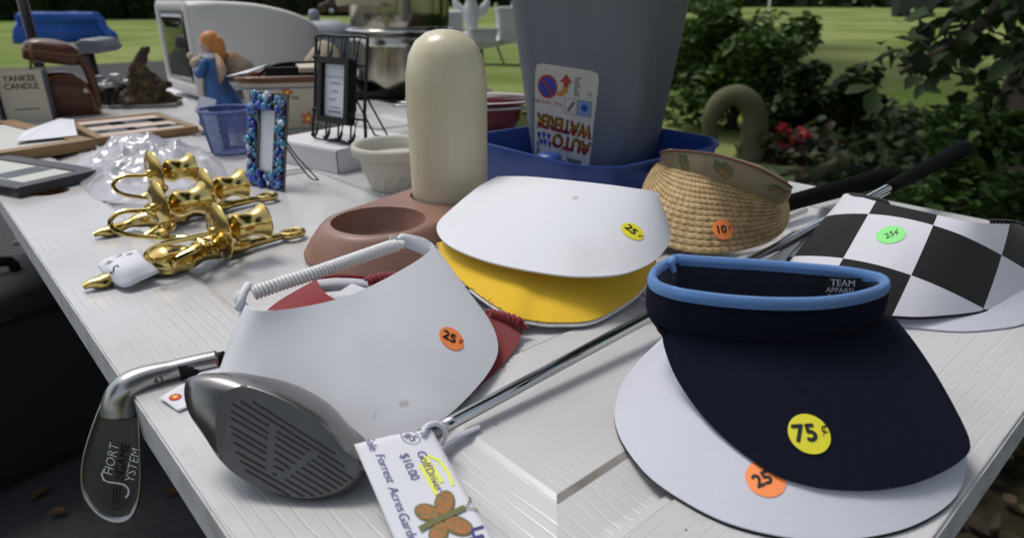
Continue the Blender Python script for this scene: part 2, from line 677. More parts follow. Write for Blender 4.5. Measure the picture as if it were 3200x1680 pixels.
# ------------------------------------------------------------------ ground: asphalt drive, lawn, ivy bed
def ground_mat(name, c1, c2, c3, scale, bumpd):
    m = mat(name, c1, 1.0, spec=0.04)
    nt = m.node_tree
    b = nt.nodes['Principled BSDF']
    tc = nt.nodes.new('ShaderNodeTexCoord')
    n = nt.nodes.new('ShaderNodeTexNoise')
    n.inputs['Scale'].default_value = scale
    n.inputs['Detail'].default_value = 8
    n.inputs['Roughness'].default_value = 0.7
    nt.links.new(tc.outputs['Object'], n.inputs['Vector'])
    n2 = nt.nodes.new('ShaderNodeTexNoise')
    n2.inputs['Scale'].default_value = 0.22
    n2.inputs['Detail'].default_value = 4
    nt.links.new(tc.outputs['Object'], n2.inputs['Vector'])
    r = nt.nodes.new('ShaderNodeValToRGB')
    r.color_ramp.elements[0].position = 0.35
    r.color_ramp.elements[0].color = (*c1, 1)
    r.color_ramp.elements[1].position = 0.65
    r.color_ramp.elements[1].color = (*c2, 1)
    nt.links.new(n.outputs['Fac'], r.inputs['Fac'])
    r2 = nt.nodes.new('ShaderNodeValToRGB')
    r2.color_ramp.elements[0].position = 0.40
    r2.color_ramp.elements[1].position = 0.62
    nt.links.new(n2.outputs['Fac'], r2.inputs['Fac'])
    mx = nt.nodes.new('ShaderNodeMix')
    mx.data_type = 'RGBA'
    nt.links.new(r2.outputs[0], mx.inputs[0])
    nt.links.new(r.outputs[0], mx.inputs[6])
    mx.inputs[7].default_value = (*c3, 1)
    nt.links.new(mx.outputs[2], b.inputs['Base Color'])
    bp = nt.nodes.new('ShaderNodeBump')
    bp.inputs['Strength'].default_value = 0.6
    bp.inputs['Distance'].default_value = bumpd
    nt.links.new(n.outputs['Fac'], bp.inputs['Height'])
    nt.links.new(bp.outputs[0], b.inputs['Normal'])
    return m

M_lawn = ground_mat('lawn', (0.080, 0.130, 0.026), (0.150, 0.205, 0.050), (0.23, 0.26, 0.095), 14, 0.03)
M_asphalt = ground_mat('asphalt', (0.055, 0.055, 0.058), (0.085, 0.085, 0.088), (0.07, 0.068, 0.066), 60, 0.006)
M_soil = ground_mat('leaf_mould', (0.018, 0.015, 0.010), (0.04, 0.032, 0.02), (0.025, 0.03, 0.012), 25, 0.02)

def patch(name, pts, z, m):
    o = obj(name, ([(x, y, z) for x, y in pts], [tuple(range(len(pts)))]), m, None, smooth=False)
    o['kind'] = 'structure'
    return o

patch('lawn', [(-420, -40), (420, -40), (420, 620), (-420, 620)], 0.0, M_lawn)
# driveway: runs under the table and off to the left
patch('driveway', [(-30, 3.0), (-13.0, 10.6), (-8.0, 11.3), (-6.0, 13.0), (-3.6, 13.6), (-1.6, 12.6), (-0.9, 8.6), (-0.5, 5.0), (0.2, 3.2), (0.4, 1.9), (0.3, -8), (-30, -8)], 0.004, M_asphalt)
patch('planting_bed', [(0.25, -4), (0.42, 1.9), (0.75, 2.6), (1.1, 3.4), (1.5, 4.6), (2.6, 5.3), (4.5, 6.2), (9, 6.5), (9, -4)], 0.008, M_soil)

# ------------------------------------------------------------------ the old panel door used as a table
DW, DL, DT, TZ = 0.946, 2.03, 0.035, 0.75
DA = R(41.8)
DO = (0.0748 * 0.7455 + 0.0589 * -0.6665, 0.0748 * 0.6665 + 0.0589 * 0.7455, 0.0)
table = thing('door_table', 'old white six-panel house door lying flat as the sale table', 'table', DO, DA)

def dbox(x0, x1, y0, y1, z0=TZ - DT, z1=TZ):
    return box((x0 + x1) / 2, (y0 + y1) / 2, (z0 + z1) / 2, x1 - x0, y1 - y0, z1 - z0)

def dpart(name, geo, m, bev=0.0025):
    return obj(name, geo, m, table, world=False, smooth=False, bevel=bev)

st = dbox(0, 0.106, 0, DL)
st = cut(st, lathe([(0.0255, TZ - 0.1), (0.0255, TZ + 0.1)], 40, True, Matrix.Translation((0.061, 1.13, 0))))
st = cut(st, lathe([(0.0125, -0.03), (0.0125, 0.05)], 24, True, Matrix.Translation((0.0, 1.13, TZ - DT / 2)) @ Matrix.Rotation(R(90), 4, 'Y')))
left_stile = dpart('stile', st, M_doorY, 0.0)
tag(left_stile, 'stile with the round knob hole')
obj('hole_lining', lathe([(0.0256, TZ - DT + 0.001), (0.0256, TZ - 0.0025), (0.0245, TZ - 0.0025), (0.0245, TZ - DT + 0.001)], 36, False, Matrix.Translation((0.061, 1.13, 0))), M_rawwood, left_stile, world=False)
dpart('stile', dbox(0.84, DW, 0, DL), M_doorY)
rails = [(0.0, 0.110), (0.345, 0.455), (1.02, 1.22), (1.85, DL)]
for a, b in rails:
    dpart('rail', dbox(0.1062, 0.8398, a, b), M_doorX, 0.0012)
for a, b in ((0.110, 0.345), (0.455, 1.02), (1.22, 1.85)):
    dpart('mullion', dbox(0.420, 0.526, a + 0.0002, b - 0.0002), M_doorY, 0.0012)
    for x0, x1 in ((0.106, 0.420), (0.526, 0.840)):
        rows = []
        for off, dz in ((-0.004, -0.006), (0.0015, -0.0022), (0.006, -0.0030), (0.010, -0.0074), (0.015, -0.0074), (0.0435, -0.0034), (0.0478, -0.0012), (0.0485, -0.0010)):
            rows.append([V((x0 + off, a + off, TZ + dz)), V((x1 - off, a + off, TZ + dz)), V((x1 - off, b - off, TZ + dz)), V((x0 + off, b - off, TZ + dz))])
        v, f, uv = grid(rows, True)
        n = len(v)
        f.append((n - 4, n - 3, n - 2, n - 1))
        lo = [V((x0 - 0.004, a - 0.004, TZ - 0.028)), V((x1 + 0.004, a - 0.004, TZ - 0.028)), V((x1 + 0.004, b + 0.004, TZ - 0.028)), V((x0 - 0.004, b + 0.004, TZ - 0.028))]
        v += lo
        f.append((n + 3, n + 2, n + 1, n))
        for i in range(4):
            f.append((i, (i + 1) % 4, n + (i + 1) % 4, n + i))
        obj('panel', (v, f, None, [1 if k in (20, 22) else 0 for k in range(len(f))]), [M_doorY, M_bevelend], table, world=False, smooth=False)  # darker brown-grey on the two end bevels of each panel
# scuffed narrow edges of the door
obj('edge_band', dbox(-0.0012, 0.0, 0.002, DL - 0.002, TZ - DT + 0.001, TZ - 0.0022), M_dooredge, table, world=False, smooth=False)
obj('edge_band', dbox(0.001, DW - 0.001, -0.0012, 0.0, TZ - DT + 0.001, TZ - 0.0022), M_dooredge, table, world=False, smooth=False)

def sawhorse(y, label):
    t = thing('sawhorse', label, 'sawhorse', tuple(WM[table.name] @ V((DW / 2, y, 0))), DA, 'sawhorses under the door')
    obj('beam', box(0.08, 0, TZ - DT - 0.045, 0.60, 0.04, 0.09), M_lumber, t, world=False, smooth=False, bevel=0.003)
    for sx in (-1, 1):
        for sy in (-1, 1):
            a, b = V((0.08 + sx * 0.22, sy * 0.03, TZ - DT - 0.02)), V((0.08 + sx * 0.24, sy * 0.21, 0.0))
            d = (b - a)
            M = frame_to((a + b) / 2, d, (1, 0, 0))
            obj('leg', xf(box(0, 0, 0, 0.08, 0.035, d.length), M), M_lumber, t, world=False, smooth=False, bevel=0.002)
    return t
sawhorse(0.45, 'wooden sawhorse holding up the near end of the white door')
sawhorse(1.60, 'wooden sawhorse holding up the far end of the white door')


# ------------------------------------------------------------------ lettering used below
prepare_texts(['25', '75', '10', '\u00a2', '25\u00a2', 'TEAM', 'APPAREL', 'Rec', 'HORT', 'GAME', 'YSTEM', 'S', '60\u00b0/6\u00b0 BOUNCE', '431', '#5', 'Golf', 'Driver',
               '$10.00', 'Forrest', 'Acres', 'Garden', 'Club', 'Sale', 'Lp', 'WATERER', 'AUTO', 'YANKEE', 'CANDLE', 'BRAND NEW', 'FULL TIME EASY', '18', 'B', 'P', 'ns'])

def sticker(skin, parent, p, r, m, num, rot=0.0, size=0.0125, hand=False, right=(1, 0, 0), facing=(0, -0.5, 0.8), name='price_sticker', label=None, lift=0.0):
    sp = skin.spot(p, facing, right, rot)
    s = obj(name, skin.wrap(disc2d(r), sp, 0.0005 + lift), m, parent)
    if label:
        s['label'] = label
    if hand:
        obj('handwritten_price', skin.wrap(text2d(num + '\u00a2', size, 0.001, 0, 0.06, 0.35, sx=0.95), sp, 0.0009), M_ink, s)
    else:
        obj('printed_price', skin.wrap(text2d(num, size, -size * 0.18, 0, 0, bold=size * 0.035), sp, 0.0009 + lift), M_ink, s)
        obj('printed_cent', skin.wrap(text2d('\u00a2', size * 0.68, size * 0.66, size * 0.20, 0, 0.15), sp, 0.0009 + lift), M_ink, s)
    return s

M_smudge = bpy.data.materials.new('dirt_smudge')
M_smudge.use_nodes = True
_nt = M_smudge.node_tree
_nt.nodes.clear()
_o = _nt.nodes.new('ShaderNodeOutputMaterial')
_t = _nt.nodes.new('ShaderNodeBsdfTransparent')
_d = _nt.nodes.new('ShaderNodeBsdfDiffuse')
_d.inputs[0].default_value = (0.30, 0.23, 0.18, 1)
_m = _nt.nodes.new('ShaderNodeMixShader')
_c = _nt.nodes.new('ShaderNodeTexCoord')
_n = _nt.nodes.new('ShaderNodeTexNoise')
_n.inputs['Scale'].default_value = 130
_n.inputs['Detail'].default_value = 6
_r = _nt.nodes.new('ShaderNodeValToRGB')
_r.color_ramp.elements[0].position = 0.46
_r.color_ramp.elements[1].position = 0.72
_r.color_ramp.elements[1].color = (0.55, 0.55, 0.55, 1)
_nt.links.new(_c.outputs['Object'], _n.inputs['Vector'])
_nt.links.new(_n.outputs['Fac'], _r.inputs['Fac'])
_nt.links.new(_r.outputs[0], _m.inputs[0])
_nt.links.new(_t.outputs[0], _m.inputs[1])
_nt.links.new(_d.outputs[0], _m.inputs[2])
_nt.links.new(_m.outputs[0], _o.inputs['Surface'])
def smudge(skin, parent, p, r):
    sp = skin.spot(p)
    g = ([(r * (0.6 + 0.5 * abs(noise.noise(V((k * 0.7, r * 900, 0))))) * math.cos(k * 0.35), r * 0.6 * (0.6 + 0.6 * abs(noise.noise(V((k * 0.9, r * 500, 2))))) * math.sin(k * 0.35)) for k in range(18)] + [(0, 0)], [(k, (k + 1) % 18, 18) for k in range(18)])
    return obj('dirt_mark', skin.wrap(g, sp, 0.0003), M_smudge, parent)

def coil(path, R0, wire, turns, m, parent, name='coil_cord', n=None):
    P = cr(path, 200)
    pts = []
    steps = turns * 12
    x = None
    for k in range(steps + 1):
        s = k / steps * 199
        i = min(int(s), 198)
        p = P[i].lerp(P[i + 1], s - i)
        t = (P[i + 1] - P[i]).normalized()
        if x is None:
            x = t.orthogonal().normalized()
        x = (x - t * x.dot(t)).normalized()
        y = t.cross(x)
        a = 2 * math.pi * k / 12
        pts.append(p + (x * math.cos(a) + y * math.sin(a)) * R0)
    return obj(name, tube(pts, wire, 7), m, parent)

# ---- white foam visor in front
t = thing('foam_visor', 'white foam clip-on visor with orange 25 cent sticker on top of red visor', 'visor', (-0.1136,0.4722,0.7500))
rim = [(-0.1941,0.4402,0.8160),(-0.1793,0.4168,0.8200),(-0.1655,0.4103,0.8210),(-0.1432,0.4166,0.8210),(-0.1173,0.4339,0.8210),(-0.0973,0.4630,0.8210),(-0.0781,0.4973,0.8220),(-0.0684,0.5174,0.8240),(-0.0665,0.5313,0.8260),(-0.0763,0.5358,0.8290),(-0.0895,0.5352,0.8310),(-0.1014,0.5314,0.8330)]
outer = [(-0.1978,0.4438,0.8080),(-0.2000,0.4306,0.7960),(-0.2040,0.4220,0.7830),(-0.2096,0.4199,0.7680),(-0.2012,0.3986,0.7600),(-0.1770,0.3724,0.7570),(-0.1439,0.3575,0.7550),(-0.1075,0.3536,0.7545),(-0.0829,0.3571,0.7550),(-0.0494,0.3756,0.7560),(-0.0250,0.4163,0.7580),(-0.0124,0.4531,0.7600),(-0.0119,0.4757,0.7660),(-0.0212,0.4944,0.7780),(-0.0421,0.5141,0.7960),(-0.0661,0.5277,0.8120),(-0.0863,0.5325,0.8220),(-0.1041,0.5401,0.8250)]
rows = loft(rim, outer, 84, 16, 0.002)
g, top = sheet(rows, 0.003)
foam1 = obj('brim', g, M_foam, t, smooth=True, angle=40)
sk = Skin(top)
sticker(sk, t, (-0.0395,0.4411,0.7900), 0.0105, M_st_orange, '25', rot=-0.12, size=0.0115)
smudge(sk, foam1, (-0.0934,0.3695,0.7660), 0.009)
smudge(sk, foam1, (-0.0726,0.3782,0.7700), 0.007)
coil([(-0.1860,0.4417,0.8200),(-0.1703,0.4507,0.8230),(-0.1456,0.4680,0.8260),(-0.1207,0.4922,0.8280),(-0.1009,0.5132,0.8290),(-0.0937,0.5189,0.8290)], 0.0042, 0.0013, 44, M_whiteplastic, t)
cl = [(-0.1887,0.4437,0.8260),(-0.1889,0.4340,0.8240),(-0.1897,0.4281,0.8190),(-0.1924,0.4290,0.8140)]
obj('cord_clip', tube(cr(cl, 14), 0.0028, 8), M_foam, t)
cl = [(-0.1916,0.4363,0.8230),(-0.1920,0.4341,0.8200),(-0.1932,0.4345,0.8170)]
obj('cord_knob', tube(cr(cl, 8), 0.004, 8), M_whiteplastic, t)
cl = [(-0.0967,0.5170,0.8290),(-0.0927,0.5209,0.8290),(-0.0890,0.5217,0.8280)]
obj('cord_end', tube(cr(cl, 8), 0.0036, 8), M_whiteplastic, t)

# ---- red visor underneath it
t = thing('red_visor', 'red cloth visor with red coil cord under the front white visor', 'visor', (-0.0156,0.4921,0.7500))
rim = [(-0.1666,0.5276,0.7950),(-0.1583,0.5106,0.7950),(-0.1456,0.4935,0.7940),(-0.1198,0.4738,0.7930),(-0.0889,0.4729,0.7900),(-0.0599,0.4893,0.7840),(-0.0354,0.5041,0.7770),(-0.0187,0.5142,0.7700)]
outer = [(-0.1666,0.5276,0.7950),(-0.1867,0.5179,0.7860),(-0.2013,0.5082,0.7780),(-0.2190,0.4795,0.7640),(-0.2224,0.4539,0.7550),(-0.2064,0.4174,0.7530),(-0.1741,0.3842,0.7520),(-0.1323,0.3692,0.7515),(-0.0880,0.3692,0.7515),(-0.0533,0.3863,0.7515),(-0.0309,0.4182,0.7515),(-0.0109,0.4521,0.7515),(0.0034,0.4898,0.7520),(0.0091,0.5181,0.7530),(0.0009,0.5240,0.7600),(-0.0174,0.5171,0.7690)]
rows = loft(rim, outer, 72, 12, 0.0)
g, top = sheet(rows, 0.0016)
obj('brim', g, M_redcloth, t, angle=40)
lin = [(-0.1644,0.5235,0.7960),(-0.1473,0.5255,0.7970),(-0.1290,0.5261,0.7960),(-0.1139,0.5254,0.7930),(-0.1085,0.5222,0.7900)]
a = cr(lin, 30)
obj('lining', sheet([a, [p + V((0.002, -0.004, -0.010)) for p in a]], 0.002, (0, -1, 0.2))[0], M_foam, t)
a2 = [p + V((0, 0.0025, 0.0008)) for p in a]
obj('edge_binding', tube(a2, 0.0013, 6), M_redcloth, t)
coil([(-0.1203,0.5166,0.7960),(-0.1130,0.5220,0.7970),(-0.1023,0.5279,0.7960),(-0.0912,0.5313,0.7920)], 0.0042, 0.0018, 9, M_redcloth, t)
coil([(-0.0200,0.5137,0.7680),(-0.0100,0.5173,0.7640),(0.0009,0.5173,0.7610),(0.0076,0.5157,0.7580)], 0.0042, 0.0020, 7, M_redcloth, t)
tail = [(0.0043,0.5178,0.7600),(0.0104,0.5162,0.7570),(0.0138,0.5146,0.7540)]
obj('cord_tail', tube(cr(tail, 10), 0.0018, 7), M_redcloth, t)
# frayed threads along the cut edge
fr = []
for k in range(150):
    i = random.randint(30, 68)
    p = rows[-1][i]
    q = p + V((random.uniform(-.001, .0035), random.uniform(-.003, .001), random.uniform(-.001, .0012)))
    fr.append(tube([p, (p + q) / 2 + V((0, 0, .0004)), q], 0.00022, 4))
obj('frayed_threads', merge(*fr), M_redcloth, t)['kind'] = 'stuff'
single('folded_price_tag', ([(-0.1479,0.5008,0.7900),(-0.1334,0.5158,0.7960),(-0.1121,0.5068,0.7920),(-0.1308,0.4902,0.7800)], [(0, 1, 2, 3)]), M_paper, 'small white paper tag tucked inside the red visor', 'paper tag', smooth=False, solid=0.0006)

# ---- centre pair: white foam over yellow cloth
t = thing('yellow_visor', 'yellow cloth visor lying beneath the white foam visor in the middle', 'visor', (0.0348,0.5789,0.7500))
rim = [(-0.0794,0.6810,0.7700),(-0.0571,0.6659,0.7900),(-0.0238,0.6686,0.8000),(0.0134,0.6670,0.8070),(0.0538,0.6565,0.8090),(0.0939,0.6521,0.8070),(0.1299,0.6448,0.7950),(0.1444,0.6317,0.7720)]
outer = [(-0.0807,0.6840,0.7680),(-0.0709,0.6369,0.7700),(-0.0399,0.5767,0.7665),(-0.0026,0.5325,0.7605),(0.0182,0.5280,0.7565),(0.0388,0.5241,0.7565),(0.0741,0.5312,0.7565),(0.1168,0.5775,0.7580),(0.1395,0.6191,0.7620),(0.1453,0.6313,0.7700)]
rows = loft(rim, outer, 72, 12, 0.004)
g, top = sheet(rows, 0.0016)
obj('brim', g, M_yellowcloth, t, angle=40)
rows2 = [[p + V((0, 0, -0.0026)) for p in r] for r in rows]
rows2[-1] = [p + V((0, -0.0015, -0.0002)) for p in rows2[-1]]
g2, _ = sheet(rows2, 0.0022)
obj('lining', g2, M_foam, t, angle=40)
fr = []
for k in range(46):
    i = random.randint(14, 40)
    p = rows[-1][i]
    q = p + V((random.uniform(-.003, .006), random.uniform(-.004, .000), random.uniform(-.002, .001)))
    fr.append(tube([p, (p + q) / 2 + V((0, 0, .0012)), q], 0.00022, 4))
obj('frayed_threads', merge(*fr), M_yellowcloth, t)['kind'] = 'stuff'

t = thing('foam_visor', 'white foam visor with yellow 25 cent sticker on top of the yellow visor', 'visor', (0.0446,0.6275,0.7800))
rim = [(-0.0409,0.7688,0.8080),(-0.0200,0.7801,0.8200),(-0.0119,0.7717,0.8240),(0.0188,0.7335,0.8330),(0.0476,0.6989,0.8390),(0.0955,0.6772,0.8390),(0.1275,0.6711,0.8360),(0.1460,0.6802,0.8310),(0.1561,0.7013,0.8200)]
outer = [(-0.0429,0.7691,0.8060),(-0.0615,0.7282,0.8010),(-0.0757,0.6976,0.7970),(-0.0793,0.6736,0.7940),(-0.0723,0.6436,0.7920),(-0.0528,0.6099,0.7915),(-0.0137,0.5742,0.7910),(0.0394,0.5482,0.7910),(0.0740,0.5445,0.7910),(0.1034,0.5538,0.7910),(0.1320,0.5823,0.7910),(0.1552,0.6268,0.7920),(0.1631,0.6610,0.7960),(0.1621,0.6916,0.8060),(0.1567,0.7018,0.8190)]
rows = loft(rim, outer, 84, 14, 0.004)
g, top = sheet(rows, 0.0022)
obj('brim', g, M_foam, t, angle=40)
smudge(Skin(top), t, (0.0610,0.6546,0.8330), 0.008)
sticker(Skin(top), t, (0.1151,0.6067,0.8120), 0.0118, M_st_yellow, '25', rot=-0.75, size=0.0125)
coil([(-0.0396,0.7875,0.8000),(0.0061,0.7948,0.8000),(0.0639,0.7912,0.8000),(0.1233,0.7696,0.8020),(0.1626,0.7416,0.8060)], 0.0038, 0.0012, 40, M_whiteplastic, t)

# ---- straw visor
M_straw = mat('straw_braid', (0.46, 0.28, 0.105), 0.75, bump=(420, 0.6, 0.0012))
nt = M_straw.node_tree
tcs = nt.nodes.new('ShaderNodeTexCoord')
sxy = nt.nodes.new('ShaderNodeSeparateXYZ')
nt.links.new(tcs.outputs['UV'], sxy.inputs[0])
def mnode(op, a, b=None):
    n_ = nt.nodes.new('ShaderNodeMath')
    n_.operation = op
    for k_, q_ in enumerate((a, b)):
        if q_ is None: continue
        if isinstance(q_, (int, float)): n_.inputs[k_].default_value = q_
        else: nt.links.new(q_, n_.inputs[k_])
    return n_.outputs[0]
hv = mnode('MULTIPLY', mnode('ABSOLUTE', mnode('SUBTRACT', sxy.outputs[1], 0.5)), 7.0)
hs_ = mnode('SINE', mnode('ADD', hv, mnode('MULTIPLY', sxy.outputs[0], 300.0)))
nzs = nt.nodes.new('ShaderNodeTexNoise')
nzs.inputs['Scale'].default_value = 90
nt.links.new(tcs.outputs['Object'], nzs.inputs['Vector'])
mixf = mnode('ADD', mnode('MULTIPLY', hs_, 0.16), nzs.outputs['Fac'])
rps = nt.nodes.new('ShaderNodeValToRGB')
rps.color_ramp.elements[0].position = 0.22
rps.color_ramp.elements[0].color = (0.29, 0.185, 0.080, 1)
rps.color_ramp.elements[1].position = 0.78
rps.color_ramp.elements[1].color = (0.56, 0.42, 0.22, 1)
nt.links.new(mixf, rps.inputs['Fac'])
nt.links.new(rps.outputs[0], nt.nodes['Principled BSDF'].inputs['Base Color'])
M_strawband = mat('tan_hat_band', (0.225, 0.195, 0.125), 0.9, bump=(500, 0.35, 0.0006), vary=(30, (0.19, 0.165, 0.105)))
M_palm = mat('palm_print_green', (0.075, 0.105, 0.035), 0.9)
M_palmtrunk = mat('palm_print_brown', (0.26, 0.10, 0.035), 0.9)
M_bandedge = mat('band_binding', (0.10, 0.045, 0.03), 0.9)
t = thing('straw_visor', 'woven straw visor with palm tree band and orange 10 cent sticker', 'visor', (0.2540,0.7620,0.7500))
bandlo = [(0.2058,0.9421,0.8020),(0.2004,0.8963,0.8080),(0.2026,0.8632,0.8130),(0.2108,0.8099,0.8220),(0.2303,0.7438,0.8300),(0.2602,0.7228,0.8240),(0.2860,0.7295,0.8140),(0.3046,0.7383,0.8060),(0.3193,0.7629,0.8000)]
bandhi = [(0.1931,0.8742,0.8300),(0.1939,0.8556,0.8360),(0.1993,0.8317,0.8420),(0.2107,0.7816,0.8510),(0.2233,0.7228,0.8590),(0.2509,0.6934,0.8540),(0.2707,0.6869,0.8450),(0.2852,0.6849,0.8370),(0.2963,0.7001,0.8300)]
outer = [(0.1982,0.9346,0.7940),(0.1755,0.8742,0.7840),(0.1587,0.8041,0.7720),(0.1546,0.7357,0.7640),(0.1744,0.7064,0.7590),(0.2082,0.6980,0.7550),(0.2513,0.7084,0.7535),(0.2909,0.7323,0.7535),(0.3222,0.7650,0.7540),(0.3437,0.7993,0.7580),(0.3501,0.8174,0.7680),(0.3290,0.7808,0.7900)]
NC = 240
base_rows = loft(bandlo, outer, NC, 60, 0.003)
NB = 14
allv, allf = [], []
for b_ in range(NB):
    rws = []
    for q in range(7):
        tt = (b_ + q / 6 * 1.04) / NB
        j = min(tt, 1.0) * 60
        j0 = min(int(j), 59)
        pr_ = [base_rows[j0][i].lerp(base_rows[j0 + 1][i], j - j0) for i in range(NC)]
        hgt = 0.0015 * math.sin(math.pi * min(q / 6, 1.0)) ** 0.6
        rr = []
        for i, p in enumerate(pr_):
            a_ = base_rows[j0][min(i + 1, NC - 1)] - base_rows[j0][max(i - 1, 0)]
            c_ = base_rows[j0 + 1][i] - base_rows[j0][i]
            nn = a_.cross(c_).normalized()
            if nn.dot(V((0, -0.6, 0.7))) < 0:
                nn = -nn
            herr = 0.0002 * math.sin(i * 1.05 + abs(q - 3) * 0.9 + b_ * 1.7)
            rr.append(p + nn * (hgt + herr * (0 < q < 6)))
        rws.append(rr)
    g, tp = sheet(rws, 0.0015)
    obj('straw_braid', g, M_straw, t)
    n0 = len(allv)
    allv += tp[0]
    allf += [tuple(i + n0 for i in q) for q in tp[1]]
ba, bb = cr(bandlo, 60), cr(bandhi, 60)
bandrows = [[a.lerp(b, -0.22 + 1.22 * j / 6) + V((0, -0.0055 * math.sin(math.pi * j / 6), 0)) for a, b in zip(ba, bb)] for j in range(7)]
bandrows = [[p + V((0.0005, -0.0060, 0.0)) for p in r] for r in bandrows]
g, tp = sheet(bandrows, 0.005, (0, -1, 0.2))
band = obj('hat_band', g, M_strawband, t, angle=50)
obj('band_binding', tube([p + V((0, 0.001, 0.0008)) for p in bandrows[-1]], 0.0016, 7), M_bandedge, t)
bsk = Skin(tp)
for px, pz, sz in ((5, 0.48, .75), (19, 0.5, 1.0), (37, 0.5, 1.0), (52, 0.5, 0.9)):
    c0 = bandrows[2][px].lerp(bandrows[4][px], 1.0)
    tdir = bandrows[3][min(px + 2, 59)] - bandrows[3][max(px - 2, 0)]
    sp = bsk.spot(c0, (0, -1, 0.2), tdir)
    s = 0.0150 * sz
    leaves = []
    for k, ang in enumerate((8, 40, 75, 110, 145, 172, 205, -25)):
        L = s * (1.0 if k not in (2, 3) else 0.8)
        pts = []
        for q in range(7):
            u = q / 6
            a_ = R(ang) - u * u * 0.9 * (1 if math.cos(R(ang)) > 0 else -1)
            pts.append((L * u * math.cos(a_), L * u * math.sin(a_)))
        leaves.append(stroke2d(pts, s * 0.13))
    gv, gf = [], []
    for lv, lf in leaves:
        n0 = len(gv)
        gv += lv
        gf += [tuple(i + n0 for i in q) for q in lf]
    palm = obj('palm_print', bsk.wrap((gv, gf), sp, 0.0006), M_palm, band)
    tr = obj('palm_trunk_print', bsk.wrap(stroke2d([(0, -0.001), (-0.0006, -s * 0.6), (-0.0016, -s * 1.25)], s * 0.22), sp, 0.0005), M_palmtrunk, band)
sticker(Skin(grid(base_rows)[:2]), t, (0.2391,0.6884,0.7950), 0.0118, M_st_orange, '10', rot=0.12, size=0.0125, lift=0.0022)

# ---- checkered visor and the white one below it
M_check = mat('checkered_cloth', (0.68, 0.68, 0.72), 0.9, sheen=0.1)
nt = M_check.node_tree
uvn = nt.nodes.new('ShaderNodeTexCoord')
ck = nt.nodes.new('ShaderNodeTexChecker')
ck.inputs['Scale'].default_value = 1.0
ck.inputs['Color1'].default_value = (0.004, 0.004, 0.005, 1)
ck.inputs['Color2'].default_value = (0.58, 0.58, 0.63, 1)
nt.links.new(uvn.outputs['UV'], ck.inputs['Vector'])
nt.links.new(ck.outputs['Color'], nt.nodes['Principled BSDF'].inputs['Base Color'])
nz = nt.nodes.new('ShaderNodeTexNoise')
nz.inputs['Scale'].default_value = 900
nt.links.new(uvn.outputs['Object'], nz.inputs['Vector'])
bpn = nt.nodes.new('ShaderNodeBump')
bpn.inputs['Strength'].default_value = 0.3
bpn.inputs['Distance'].default_value = 0.0006
nt.links.new(nz.outputs['Fac'], bpn.inputs['Height'])
nt.links.new(bpn.outputs[0], nt.nodes['Principled BSDF'].inputs['Normal'])

t = thing('white_visor', 'plain white visor half hidden under the checkered visor', 'visor', (0.3976,0.5446,0.7500))
rim = [(0.3864,0.7308,0.7800),(0.3964,0.6595,0.7900),(0.4194,0.6292,0.7920),(0.4555,0.6231,0.7900),(0.4959,0.6168,0.7840),(0.5141,0.5947,0.7720)]
outer = [(0.3795,0.7153,0.7780),(0.3246,0.6636,0.7620),(0.2972,0.6054,0.7550),(0.3092,0.5476,0.7525),(0.3440,0.5258,0.7522),(0.3799,0.5163,0.7520),(0.4165,0.5201,0.7520),(0.4520,0.5315,0.7525),(0.5048,0.5658,0.7560),(0.5184,0.5945,0.7700)]
rows = loft(rim, outer, 60, 10, 0.002)
g, top = sheet(rows, 0.002)
obj('brim', g, M_whitecloth, t, angle=40)
t = thing('checkered_visor', 'black and white checkered visor with green handwritten 25 cent sticker', 'visor', (0.3870,0.5937,0.7600))
rim = [(0.3803,0.7445,0.8080),(0.3775,0.7312,0.8140),(0.3729,0.6672,0.8240),(0.3840,0.6161,0.8300),(0.4106,0.5800,0.8300),(0.4516,0.5904,0.8240),(0.4778,0.6071,0.8190),(0.5003,0.6224,0.8100)]
outer = [(0.3783,0.7433,0.8060),(0.3526,0.7171,0.7960),(0.3156,0.6803,0.7820),(0.2868,0.6510,0.7690),(0.2780,0.6271,0.7665),(0.2847,0.5704,0.7640),(0.3054,0.5359,0.7620),(0.3357,0.5267,0.7610),(0.3668,0.5267,0.7610),(0.4201,0.5396,0.7610),(0.4726,0.5677,0.7640),(0.5061,0.5898,0.7740),(0.5128,0.6120,0.7940),(0.5022,0.6211,0.8080)]
rows = loft(rim, outer, 80, 16, 0.003)
UVC = [[11.959, -2.1714, 8.5739, -5.655, -12.549, -28.346, 44.739], [-12.961, 16.558, 4.1436, 18.462, 16.892, 12.316, -39.001]]                                   # fabric coordinates of the check pattern
def check_uv(p):
    x, y, z = p
    q = (1, x, y, z, x * x, y * y, x * y)
    return (1 + sum(a * b for a, b in zip(UVC[0], q)), sum(a * b for a, b in zip(UVC[1], q)))
uvs = [check_uv(p) for r in rows for p in r]
g, top = sheet(rows, 0.0022, uvs=uvs)
obj('brim', g, M_check, t, angle=40)
obj('edge_binding', tube([p + V((0, 0, -0.0014)) for p in rows[-1]], 0.0014, 6), M_black, t)
M_terry = mat('black_terry', (0.006, 0.006, 0.006), 1.0, bump=(500, 1.0, 0.003), sheen=0.2)
tw = [(0.3780,0.7298,0.8130),(0.3754,0.7125,0.8160),(0.3761,0.6807,0.8210),(0.3836,0.6698,0.8220),(0.3855,0.6664,0.8200)]
tp_ = cr(tw, 24)
obj('sweatband', tube([p + V((0.003, 0.005, -0.003)) for p in tp_], [0.004 + 0.002 * math.sin(k * 0.13) for k in range(24)], 10), M_terry, t)
coil([(0.4569,0.6127,0.8180),(0.4736,0.6145,0.8170),(0.4888,0.6176,0.8140),(0.5020,0.6186,0.8080)], 0.003, 0.0012, 12, M_black, t)
sticker(Skin(top), t, (0.3556,0.5974,0.8100), 0.0125, M_st_green, '25', rot=0.12, size=0.0095, hand=True)

